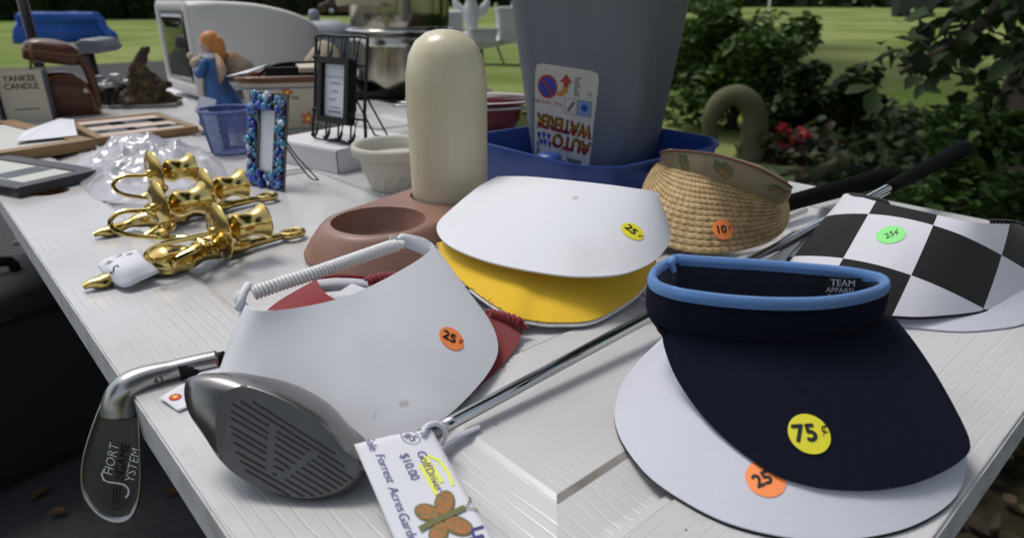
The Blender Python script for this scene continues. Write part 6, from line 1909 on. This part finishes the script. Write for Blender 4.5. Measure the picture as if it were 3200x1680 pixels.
obj('ornament_body', dented([(0.06, 0.0), (0.065, 0.02), (0.04, 0.05), (0.05, 0.12), (0.065, 0.18), (0.05, 0.24), (0.035, 0.28), (0.045, 0.32), (0.03, 0.36), (0.005, 0.37)], 20), M_ltgrey, t, world=False)
for s_ in (-1, 1):
    obj('wing', tube(cr([V((s_ * 0.03, 0, 0.16)), V((s_ * 0.10, 0.01, 0.23)), V((s_ * 0.13, 0.02, 0.30))], 14), [0.02, 0.025, 0.03, 0.034, 0.036, 0.036, 0.035, 0.033, 0.03, 0.027, 0.023, 0.018, 0.012, 0.004], 9), M_ltgrey, t, world=False)
t = thing('white_canister', 'white square canister at the left end of the far folding table', 'canister', (-0.42, 5.05, 0.74), R(20))
obj('canister_body', grid(rr_rows([(0.13, 0.10, 0.015, 0.0), (0.13, 0.10, 0.015, 0.19)]), True, True)[:2], M_ltgrey, t, world=False, angle=50)
obj('canister_lid', grid(rr_rows([(0.138, 0.108, 0.016, 0.188), (0.138, 0.108, 0.016, 0.205), (0.09, 0.06, 0.01, 0.21)]), True, True)[:2], M_whiteplastic, t, world=False, angle=50)
t = thing('floor_lamp', 'tan wooden post standing behind the far folding table', 'post', (0.20, 6.9, 0.0))
obj('post', tube([V((0, 0, 0.0)), V((0, 0, 0.5)), V((0.01, 0, 1.2)), V((0, 0, 1.5))], [0.06, 0.055, 0.07, 0.05], 12), M_lumber, t, world=False)
obj('foot', lathe([(0.14, 0.0), (0.14, 0.03), (0.06, 0.05)], 20, True), M_lumber, t, world=False)

# ------------------------------------------------------------------ blue tarp over a table on the lawn
M_tarp = mat('blue_tarp', (0.012, 0.085, 0.42), 0.38, bump=(3, 0.4, 0.05))
t = thing('tarp_covered_table', 'table on the lawn hidden under a crumpled bright blue tarp', 'tarp', (-11.9, 18.9, 0.0), R(30))
per = rrect(1.75, 0.95, 0.12, 14)
rws = []
NT = len(per)
for j in range(19):
    u = j / 18
    z_ = 0.70 * min(1.0, u / 0.72) ** 0.9
    s_ = 1.16 - 0.18 * min(1.0, u / 0.6) if u < 0.72 else 0.98 - (u - 0.72) / 0.28 * 0.93
    row = []
    for i, (x, y) in enumerate(per):
        q = V((x * 1.6, y * 1.6, z_ * 2.5))
        drape = (1 - min(z_ / 0.70, 1.0)) ** 0.7
        fold = drape * 0.16 * math.sin(i * 0.9 + 2.5 * noise.noise(V((i * 0.13, 0, 2)))) + 0.16 * abs(noise.noise(q)) + 0.09 * noise.noise(q * 2.7)
        top = 0.07 * abs(noise.noise(V((x * 2.4 * s_, y * 3 * s_, 5)))) + 0.03 * noise.noise(V((x * 7 * s_, y * 7 * s_, 1)))
        ln = math.hypot(x, y)
        row.append(V((x * s_ + x / ln * fold * (1 if u < 0.75 else 0.2), y * s_ + y / ln * fold * (1 if u < 0.75 else 0.2), z_ + (top if u > 0.45 else 0.02 * noise.noise(q * 3) * min(1, j)))))
    rws.append(row)
v, f, uv = grid(rws, True, True)
obj('tarp', (v, f), M_tarp, t, world=False)
for x_ in (-0.75, 0.75):
    for y_ in (-0.34, 0.34):
        obj('table_leg', tube([V((x_, y_, 0)), V((x_, y_, 0.64))], 0.025, 8), M_blackmetal, t, world=False)
obj('table_board', box(0, 0, 0.655, 1.6, 0.8, 0.03), M_lumber, t, world=False, smooth=False)

# ------------------------------------------------------------------ parked car seen between the jug and the pots, wheelie bins, post
M_carpaint = mat('dark_red_car_paint', (0.05, 0.008, 0.010), 0.25, coat=0.8)
t = thing('parked_car', 'dark red car parked far across the lawn behind the steel pot', 'car', (-11.0, 50.0, 0.0), R(8))
cp = [(-2.2, 0.35), (-2.25, 0.75), (-1.7, 0.95), (-1.1, 1.42), (0.6, 1.45), (1.2, 1.0), (2.15, 0.85), (2.25, 0.4), (1.9, 0.28), (-1.9, 0.28)]
Sx = cr([V((x, 0, z)) for x, z in cp], 60, True)
obj('body', grid([[V((p.x * s_, y_, p.z)) for p in Sx] for y_, s_ in ((-0.9, 0.96), (-0.84, 1.0), (0.84, 1.0), (0.9, 0.96))], True, True)[:2], M_carpaint, t, world=False, angle=50)
obj('window', prism([(-1.0, 0.98), (-0.7, 1.36), (0.5, 1.38), (0.95, 1.0)], 0.905, 0.91, Matrix.Rotation(R(90), 4, 'X')), M_screen, t, world=False, smooth=False)
for x_ in (-1.4, 1.4):
    for y_ in (-0.86, 0.86):
        w_ = obj('wheel', lathe([(0.20, -0.11), (0.33, -0.11), (0.345, -0.07), (0.345, 0.07), (0.33, 0.11), (0.20, 0.11)], 28, True, Matrix.Translation((x_, y_, 0.345)) @ Matrix.Rotation(R(90), 4, 'X')), M_rubber, t, world=False)
        obj('hub_cap', lathe([(0.19, -0.125), (0.19, 0.125)], 20, True, Matrix.Translation((x_, y_, 0.345)) @ Matrix.Rotation(R(90), 4, 'X')), M_silver, w_, world=False)
M_bin = mat('dark_bin_plastic', (0.03, 0.032, 0.036), 0.5)
def wheelie(label, x, y):
    t = thing('wheelie_bin', label, 'bin', (x, y, 0.0), R(10), 'bins across the lawn')
    obj('bin_body', grid(rr_rows([(0.75, 0.75, 0.05, 0.03), (1.05, 1.05, 0.06, 1.35)]), True, True)[:2], M_bin, t, world=False, angle=50)
    obj('lid', grid(rr_rows([(1.12, 1.12, 0.07, 1.35), (1.12, 1.12, 0.07, 1.42), (0.8, 0.8, 0.06, 1.5)]), True, True)[:2], M_bin, t, world=False, angle=50)
    for s_ in (-1, 1):
        obj('wheel', lathe([(0.14, -0.04), (0.14, 0.04)], 20, True, Matrix.Translation((s_ * 0.4, -0.40, 0.14)) @ Matrix.Rotation(R(90), 4, 'Y')), M_rubber, t, world=False)
wheelie('dark plastic bin far across the lawn, nearer the shrub', 25.4, 47.0)
wheelie('dark plastic bin far across the lawn, nearer the ivy tree', 27.0, 47.2)
t = thing('white_post', 'thin white post standing on the sunny lawn above the shrub', 'post', (11.4, 32.0, 0.0))
obj('post', tube([V((0, 0, 0)), V((0, 0, 2.0))], 0.05, 8), M_whiteplastic, t, world=False)
obj('cap', lathe([(0.06, 2.0), (0.06, 2.03), (0.001, 2.06)], 12, True), M_whiteplastic, t, world=False)


# ------------------------------------------------------------------ foliage
import numpy as np
def leaf_mat(name, c1, c2, rough=0.6, trans=0.25):
    m = bpy.data.materials.new(name)
    m.use_nodes = True
    nt = m.node_tree
    b = nt.nodes['Principled BSDF']
    gi = nt.nodes.new('ShaderNodeNewGeometry')
    r = nt.nodes.new('ShaderNodeValToRGB')
    r.color_ramp.elements[0].color = (*c1, 1)
    r.color_ramp.elements[1].color = (*c2, 1)
    nt.links.new(gi.outputs['Random Per Island'], r.inputs['Fac'])
    nt.links.new(r.outputs[0], b.inputs['Base Color'])
    b.inputs['Roughness'].default_value = rough
    b.inputs['Specular IOR Level'].default_value = 0.28
    tl = nt.nodes.new('ShaderNodeBsdfTranslucent')
    nt.links.new(r.outputs[0], tl.inputs[0])
    mx = nt.nodes.new('ShaderNodeMixShader')
    mx.inputs[0].default_value = trans
    nt.links.new(b.outputs[0], mx.inputs[1])
    nt.links.new(tl.outputs[0], mx.inputs[2])
    nt.links.new(mx.outputs[0], nt.nodes['Material Output'].inputs['Surface'])
    return m
M_leafdark = leaf_mat('ivy_leaf', (0.012, 0.026, 0.008), (0.036, 0.066, 0.018))
M_leafmid = leaf_mat('shrub_leaf', (0.028, 0.065, 0.012), (0.085, 0.15, 0.03))
M_leaftree = leaf_mat('tree_leaf', (0.03, 0.07, 0.012), (0.08, 0.13, 0.025))
M_leafhedge = leaf_mat('hedge_leaf', (0.012, 0.028, 0.008), (0.03, 0.055, 0.014))
M_bark = mat('bark', (0.075, 0.055, 0.038), 0.9, bump=(30, 0.9, 0.02), vary=(8, (0.05, 0.045, 0.03)), stretch=(1, 1, 0.25))

def leaves(pos, size, seed, up=0.6, jit=0.35, droop=0.0, wide=0.62):
    """pointed folded leaves (6 vertices, 2 quads) at the given points, as mesh data"""
    rs = np.random.RandomState(seed)
    pos = np.asarray(pos, float)
    n = len(pos)
    nz = rs.normal(size=(n, 3))
    nz[:, 2] = np.abs(nz[:, 2]) + up * 2
    nz /= np.linalg.norm(nz, axis=1)[:, None]
    tx = rs.normal(size=(n, 3))
    tx[:, 2] -= droop * 2
    tx -= nz * (tx * nz).sum(1)[:, None]
    tx /= np.linalg.norm(tx, axis=1)[:, None]
    ty = np.cross(nz, tx)
    s = size * (1 + jit * rs.uniform(-1, 1, n))[:, None]
    w = s * wide / 2
    v = np.empty((n, 6, 3))
    v[:, 0] = pos - tx * s * 0.5
    v[:, 1] = pos - tx * s * 0.18 + ty * w + nz * s * 0.10
    v[:, 2] = pos + tx * s * 0.18 + ty * w * 0.75 + nz * s * 0.08
    v[:, 3] = pos + tx * s * 0.55 - nz * s * 0.06
    v[:, 4] = pos + tx * s * 0.18 - ty * w * 0.75 + nz * s * 0.08
    v[:, 5] = pos - tx * s * 0.18 - ty * w + nz * s * 0.10
    i = np.arange(n) * 6
    q = np.concatenate([np.stack([i, i + 1, i + 2, i + 3], 1), np.stack([i, i + 3, i + 4, i + 5], 1)])
    return v.reshape(-1, 3), q

def leaf_obj(name, data, m, parent=None, loc=(0, 0, 0)):
    v, q = data
    me = bpy.data.meshes.new(name)
    me.vertices.add(len(v))
    me.vertices.foreach_set('co', (v - np.array(loc)).ravel())
    me.loops.add(q.size)
    me.loops.foreach_set('vertex_index', q.ravel().astype(np.int32))
    me.polygons.add(len(q))
    me.polygons.foreach_set('loop_start', np.arange(0, q.size, 4, dtype=np.int32))
    me.update(calc_edges=True)
    me.materials.append(m)
    o = bpy.data.objects.new(name, me)
    C.objects.link(o)
    if parent is not None:
        o.parent = parent
    return o

def clumps(centres, radii, per, seed, shell=0.55):
    rs = np.random.RandomState(seed)
    out = []
    for c_, r_ in zip(centres, radii):
        d = rs.normal(size=(per, 3))
        d /= np.linalg.norm(d, axis=1)[:, None]
        rad = r_ * (shell + (1 - shell) * rs.uniform(0, 1, per) ** 0.6)
        out.append(np.asarray(c_) + d * rad[:, None] * np.array([1, 1, 0.85]))
    return np.concatenate(out)

def shrub(name, label, loc, w, h, d, nclump, per, size, seed, m, cat='shrub'):
    rs = np.random.RandomState(seed)
    t = thing(name, label, cat, loc)
    cs, rads = [], []
    for k in range(nclump):
        a = rs.uniform(0, 2 * np.pi)
        rr_ = rs.uniform(0, 1) ** 0.5
        z = rs.uniform(0.12, 0.92)
        cs.append((w / 2 * rr_ * np.cos(a) * (1.0 - 0.35 * z), d / 2 * rr_ * np.sin(a) * (1.0 - 0.35 * z), h * z))
        rads.append(rs.uniform(0.12, 0.24) * min(w, h))
    pts = clumps(cs, rads, per, seed + 1)
    pts = pts[pts[:, 2] > 0.02]
    leaf_obj('crown', leaves(pts, size, seed + 2), m, t)
    for k in range(7):
        c_ = V(cs[k * (nclump // 7)])
        obj('stem', tube(cr([V((0.05 * math.cos(k), 0.05 * math.sin(k), 0.0)), V((c_.x * 0.4, c_.y * 0.4, c_.z * 0.5)), c_], 12), [0.016 - 0.001 * q for q in range(12)], 7), M_bark, t, world=False)
    return t
shrub('leafy_shrub', 'leafy green shrub behind the blue tray and swan planter', (1.86, 5.75, 0.0), 1.35, 1.02, 1.0, 34, 150, 0.075, 11, M_leafmid)
shrub('leafy_shrub', 'low dark shrub between the swan planter and the ivy tree', (2.25, 5.0, 0.0), 1.0, 0.62, 0.8, 22, 130, 0.07, 21, M_leafdark)
shrub('leafy_shrub', 'small bright green bush at the lower right beyond the checkered visor', (2.05, 2.75, 0.0), 0.75, 0.62, 0.6, 18, 110, 0.055, 31, M_leafmid)
shrub('leafy_shrub', 'slim green shrub just behind the right side of the grey tub', (2.35, 8.6, 0.0), 0.8, 1.3, 0.8, 16, 120, 0.08, 41, M_leafmid)

# ivy carpet over the planting bed
rs = np.random.RandomState(5)
n = 15000
xs, ys = rs.uniform(0.9, 6.5, n), rs.uniform(1.2, 6.0, n)
keep = (ys < 2.2 + 1.2 * xs) & (xs > 0.75 + 0.12 * ys)
xs, ys = xs[keep], ys[keep]
zz = np.abs(rs.normal(0, 0.07, len(xs))) + 0.04 + 0.10 * np.clip(np.sin(xs * 2.3) * np.cos(ys * 1.9), 0, 1)
iv = leaf_obj('ivy_ground_cover', leaves(np.stack([xs, ys, zz], 1), 0.075, 6, up=0.8, wide=0.85), M_leafdark)
tag(iv, 'dark ivy carpeting the ground to the right of the table', 'ivy', kind='stuff')

# ivy-clad tree on the right, its limbs hanging into view
t = thing('ivy_tree', 'ivy-covered tree trunk at the right with leafy hanging branches', 'tree', (3.30, 4.05, 0.0))
tp = [V((-0.10, 0, -0.05)), V((-0.02, 0, 0.5)), V((0.16, 0.05, 1.2)), V((0.35, 0.1, 2.2)), V((0.45, 0.2, 3.6)), V((0.35, 0.3, 5.2)), V((0.3, 0.3, 6.5))]
P = cr(tp, 40)
obj('trunk', tube(P, [0.36 - 0.0065 * k + (0.12 if k < 2 else 0) for k in range(40)], 18), M_bark, t, world=False)
limbs = [[(0.2, 0, 1.9), (-0.3, -0.4, 1.8), (-0.75, -0.6, 1.35), (-1.05, -0.7, 0.95), (-1.25, -0.72, 0.75)], [(0.25, 0, 2.4), (-0.4, -0.6, 2.2), (-0.95, -0.9, 1.5), (-1.25, -0.95, 0.95), (-1.60, -1.0, 0.72)], [(0.4, 0.2, 3.5), (-0.8, -0.8, 4.6), (-2.2, -1.5, 5.2)], [(0.4, 0.2, 4.0), (1.5, 0.5, 5.0), (2.6, 0.4, 5.6)], [(0.4, 0.2, 4.2), (0.2, 1.6, 5.2), (0.0, 2.8, 5.8)], [(0.3, 0.3, 5.5), (-0.6, 0.8, 6.8), (-1.4, 1.2, 7.6)]]
for lm in limbs:
    Q = cr([V(p) for p in lm], 20)
    obj('limb', tube(Q, [0.07 - 0.0031 * k for k in range(20)], 9), M_bark, t, world=False)
rs = np.random.RandomState(9)
pts = []
for k in range(2600):                          # ivy on the trunk
    u = rs.uniform(0, 24)
    i = int(u)
    c_ = P[i].lerp(P[i + 1], u - i)
    a = rs.uniform(0, 2 * np.pi)
    r_ = 0.36 - 0.0065 * u + rs.uniform(0.02, 0.13)
    pts.append((c_.x + r_ * math.cos(a), c_.y + r_ * math.sin(a), max(c_.z, 0.03)))
leaf_obj('trunk_ivy', leaves(pts, 0.085, 10, up=0.0, wide=0.85), M_leafdark, t)
pts = []
for lm in limbs[:2]:
    Q = cr([V(p) for p in lm], 40)
    for k in range(300):
        q = Q[rs.randint(12, 40)]
        pts.append((q.x + rs.normal(0, 0.11), q.y + rs.normal(0, 0.10), q.z + rs.normal(0, 0.09)))
leaf_obj('hanging_leaves', leaves(pts, 0.10, 12, up=0.3, droop=0.6, wide=0.7), M_leafdark, t)
cc, rd = [], []
for k in range(70):
    a, r_ = rs.uniform(0, 2 * np.pi), rs.uniform(0, 1) ** 0.5
    cc.append((0.2 + 3.4 * r_ * math.cos(a), 0.3 + 3.2 * r_ * math.sin(a), 6.3 + rs.uniform(-1.6, 2.0) * (1 - 0.5 * r_)))
    rd.append(rs.uniform(0.5, 0.95))
leaf_obj('crown', leaves(clumps(cc, rd, 110, 14), 0.24, 15, up=0.3), M_leaftree, t)

# ring of yard trees round the lawn: one built, the rest copied with their parts
def yard_tree(label, loc):
    t = thing('yard_tree', label, 'tree', loc, 0, 'yard trees round the lawn')
    P = cr([V((0, 0, -0.1)), V((0.05, 0, 1.0)), V((-0.05, 0.1, 3.0)), V((0.1, 0.1, 6.0)), V((0.0, 0, 9.5))], 30)
    obj('trunk', tube(P, [0.34 - 0.009 * k + (0.1 if k < 1 else 0) for k in range(30)], 14), M_bark, t, world=False)
    rs = np.random.RandomState(77)
    cc, rd = [], []
    for k in range(60):
        a, r_ = rs.uniform(0, 2 * np.pi), rs.uniform(0, 1) ** 0.5
        z = rs.uniform(-1, 1)
        cc.append((3.8 * r_ * math.cos(a) * (1 - 0.4 * abs(z)), 3.8 * r_ * math.sin(a) * (1 - 0.4 * abs(z)), 7.6 + 4.2 * z))
        rd.append(rs.uniform(0.6, 1.2))
    for k in range(6):
        a = k * 1.05
        obj('limb', tube(cr([V((0, 0, 3.4 + 0.5 * k)), V((1.2 * math.cos(a), 1.2 * math.sin(a), 4.8 + 0.5 * k)), V((2.6 * math.cos(a), 2.6 * math.sin(a), 5.8 + 0.55 * k))], 14), [0.13 - 0.008 * q for q in range(14)], 8), M_bark, t, world=False)
    leaf_obj('crown', leaves(clumps(cc, rd, 90, 78), 0.42, 79, up=0.3), M_leaftree, t)
    return t
def copy_tree(src, loc, rz, s, label):
    r = src.copy()
    C.objects.link(r)
    r.location = loc
    r.rotation_euler = (0, 0, rz)
    r.scale = (s, s, s)
    r['label'] = label
    for ch in src.children:
        c_ = ch.copy()
        C.objects.link(c_)
        c_.parent = r
    return r
yt = yard_tree('yard tree whose dark trunk stands behind the blue tarp', (-23.5, 44.0, 0.0))
spots = [((-40, 52, 0), 1.1, 1.2, 'big tree beyond the hedges at the far left of the lawn'), ((-9.0, 62, 0), 2.2, 1.15, 'tree across the lawn above the white monitor'), ((4.5, 70, 0), 0.6, 1.3, 'tree across the lawn above the far folding table'),
         ((17.5, 66, 0), 3.0, 1.2, 'tree across the lawn above the leafy shrub'), ((36, 58, 0), 4.1, 1.3, 'tree across the lawn behind the dark bins'),
         ((-7.5, -6.0, 0), 5.0, 0.9, 'yard tree behind the camera to the left of the drive'), ((4.5, -5.5, 0), 0.2, 0.9, 'yard tree behind the camera beside the drive'), ((9.5, 2.0, 0), 2.9, 0.85, 'yard tree to the right beyond the ivy bed'), ((11.8, 12.5, 0), 1.9, 0.9, 'unseen added tree shading the lawn, right of the ivy tree'), ((1.9, 12.8, 0), 0.9, 0.85, 'added tree hidden behind the grey tub to shade the lawn'), ((2.3, 18.5, 0), 3.7, 0.9, 'second added shade tree in line behind the grey tub')]  # last three trees are added out of sight to shade the right-hand lawn
for loc, rz, s, lb in spots:
    copy_tree(yt, loc, rz, s, lb)

def hedge(label, loc, w, d, h, seed):
    t = thing('clipped_hedge', label, 'hedge', loc, R(20), 'clipped hedges along the far lawn')
    rs = np.random.RandomState(seed)
    n = 5200
    p = rs.uniform(-1, 1, (n, 3))
    ax = rs.randint(0, 3, n)
    p[np.arange(n), ax] = np.sign(p[np.arange(n), ax]) * rs.uniform(0.9, 1.03, n)
    p = p * np.array([w / 2, d / 2, h / 2]) + np.array([0, 0, h / 2])
    leaf_obj('crown', leaves(p[p[:, 2] > 0.02], 0.26, seed + 1, up=0.2), M_leafhedge, t)
    obj('inner_twigs', box(0, 0, h / 2 - 0.05, w * 0.9, d * 0.88, h * 0.9), M_bark, t, world=False, smooth=False)
    return t
hedge('dark clipped hedge behind the left end of the blue tarp', (-26.6, 38.8, 0.0), 3.0, 2.2, 1.7, 51)
hedge('dark clipped hedge directly behind the middle of the blue tarp', (-24.2, 41.5, 0.0), 3.4, 2.2, 1.7, 52)
hedge('dark clipped hedge to the right of the blue tarp', (-20.6, 42.5, 0.0), 3.2, 2.2, 1.7, 53)
hedge('long dark hedge across the lawn above the carved wood', (-14.2, 52.0, 0.0), 8.0, 2.4, 1.5, 54)

# ------------------------------------------------------------------ mossy swan planter with red begonias
M_moss = mat('mossy_concrete', (0.115, 0.110, 0.058), 0.95, bump=(70, 0.6, 0.006), vary=(7, (0.075, 0.08, 0.035)))
t = thing('swan_planter', 'mossy concrete swan planter behind the blue tray', 'planter', (1.50, 3.6, 0.0), R(-6))
nk = cr([V((-0.24, 0, 0.16)), V((-0.215, 0, 0.30)), V((-0.215, 0, 0.43)), V((-0.25, 0, 0.53)), V((-0.33, 0, 0.585)), V((-0.42, 0, 0.555)), V((-0.465, 0, 0.46)), V((-0.455, 0, 0.36)), V((-0.43, 0, 0.29))], 50)
obj('neck', tube(nk, [0.085 - 0.0009 * k if k < 40 else 0.049 - 0.002 * (k - 40) for k in range(50)], 16), M_moss, t, world=False)
rows_ = []
for z_, s_ in ((0.0, 0.70), (0.05, 0.85), (0.13, 1.0), (0.21, 1.02), (0.23, 0.98), (0.22, 0.85), (0.14, 0.75)):
    rows_.append([V((0.27 * s_ * math.cos(a), 0.19 * s_ * math.sin(a), z_ + (0.04 * math.cos(a) ** 2 if math.cos(a) > 0 and z_ > 0.15 else 0))) for a in [2 * PI * k / 36 for k in range(36)]])
v, f, uv = grid(rows_, True, True)
obj('body', (v, f), M_moss, t, world=False)
obj('tail', ball((0.27, 0.0, 0.22), 0.075, 14, 10, (1.0, 0.9, 0.8)), M_moss, t, world=False)
t.scale = (0.94, 0.94, 0.94)
t = thing('begonia_plant', 'red flowering begonia growing in the swan planter', 'plant', (1.50, 3.6, 0.15))
rs = np.random.RandomState(15)
pts = np.stack([rs.normal(0.02, 0.11, 160), rs.normal(0, 0.08, 160), rs.uniform(0.05, 0.24, 160)], 1)
leaf_obj('foliage', leaves(pts, 0.06, 16, wide=0.9), leaf_mat('bronze_leaf', (0.02, 0.03, 0.012), (0.06, 0.03, 0.02)), t)
M_petal = leaf_mat('red_petal', (0.26, 0.014, 0.02), (0.42, 0.04, 0.04))
for k in range(6):
    c_ = np.array([rs.normal(0.02, 0.11), rs.normal(-0.05, 0.05), rs.uniform(0.13, 0.30)])
    q = c_ + rs.normal(0, 0.012, (10, 3))
    leaf_obj('blossom', leaves(q, 0.032, 60 + k, up=0.2, wide=0.95), M_petal, t)

# ------------------------------------------------------------------ fallen leaves and sticks on the ground
M_fall = leaf_mat('fallen_leaf', (0.09, 0.045, 0.018), (0.17, 0.09, 0.03))
rs = np.random.RandomState(44)
LL = ['large tan leaf on the drive beside the table knob hole', 'dry leaf on the drive just right of the wedge head', 'dry leaf on the drive below the wedge head', 'dry leaf on the drive above the large tan leaf', 'dry leaf on the drive close under the table edge', 'dry leaf on the drive at the lower left', 'dry leaf on the drive nearest the lower left picture corner']
fl_spots = [(-2.2230,2.8372,0.0000), (-0.7680,1.3042,0.0000), (-0.7507,1.1879,0.0000), (-2.4812,3.1566,0.0000), (-0.7403,1.3730,0.0000), (-1.0355,1.1815,0.0000), (-0.9575,1.1265,0.0000)]
for k, p in enumerate(fl_spots):
    o = leaf_obj('fallen_leaf', leaves(np.array([[p[0], p[1], 0.016]]), 0.06 if k == 0 else 0.035, 90 + k, up=1.5), M_fall, None, (p[0], p[1], 0.0))
    o.location = (p[0], p[1], 0.0)
    tag(o, LL[k], 'leaf', 'fallen leaves on the drive')
n = 900
xs, ys = rs.uniform(0.6, 2.0, n), rs.uniform(0.2, 2.0, n)
lit = leaf_obj('leaf_litter', leaves(np.stack([xs, ys, rs.uniform(0.012, 0.04, n)], 1), 0.06, 95, up=1.0), leaf_mat('litter_leaf', (0.03, 0.022, 0.012), (0.10, 0.07, 0.035)))
tag(lit, 'brown leaf litter on the dark soil below the right table edge', 'leaf litter', kind='stuff')

# far edge of the yard: woods that read as one mass
rs = np.random.RandomState(88)
n = 9000
ang = rs.uniform(-1.05, 1.05, n)
dist = rs.uniform(118, 135, n)
zz = rs.uniform(0, 1, n) ** 1.3 * (9 + 3 * np.sin(ang * 17))
wd = leaf_obj('far_woods', leaves(np.stack([np.sin(ang) * dist, np.cos(ang) * dist, zz], 1), 2.2, 89, up=0.1), M_leafhedge)
tag(wd, 'dark woods along the far edge of the lawn', 'woods', kind='stuff')
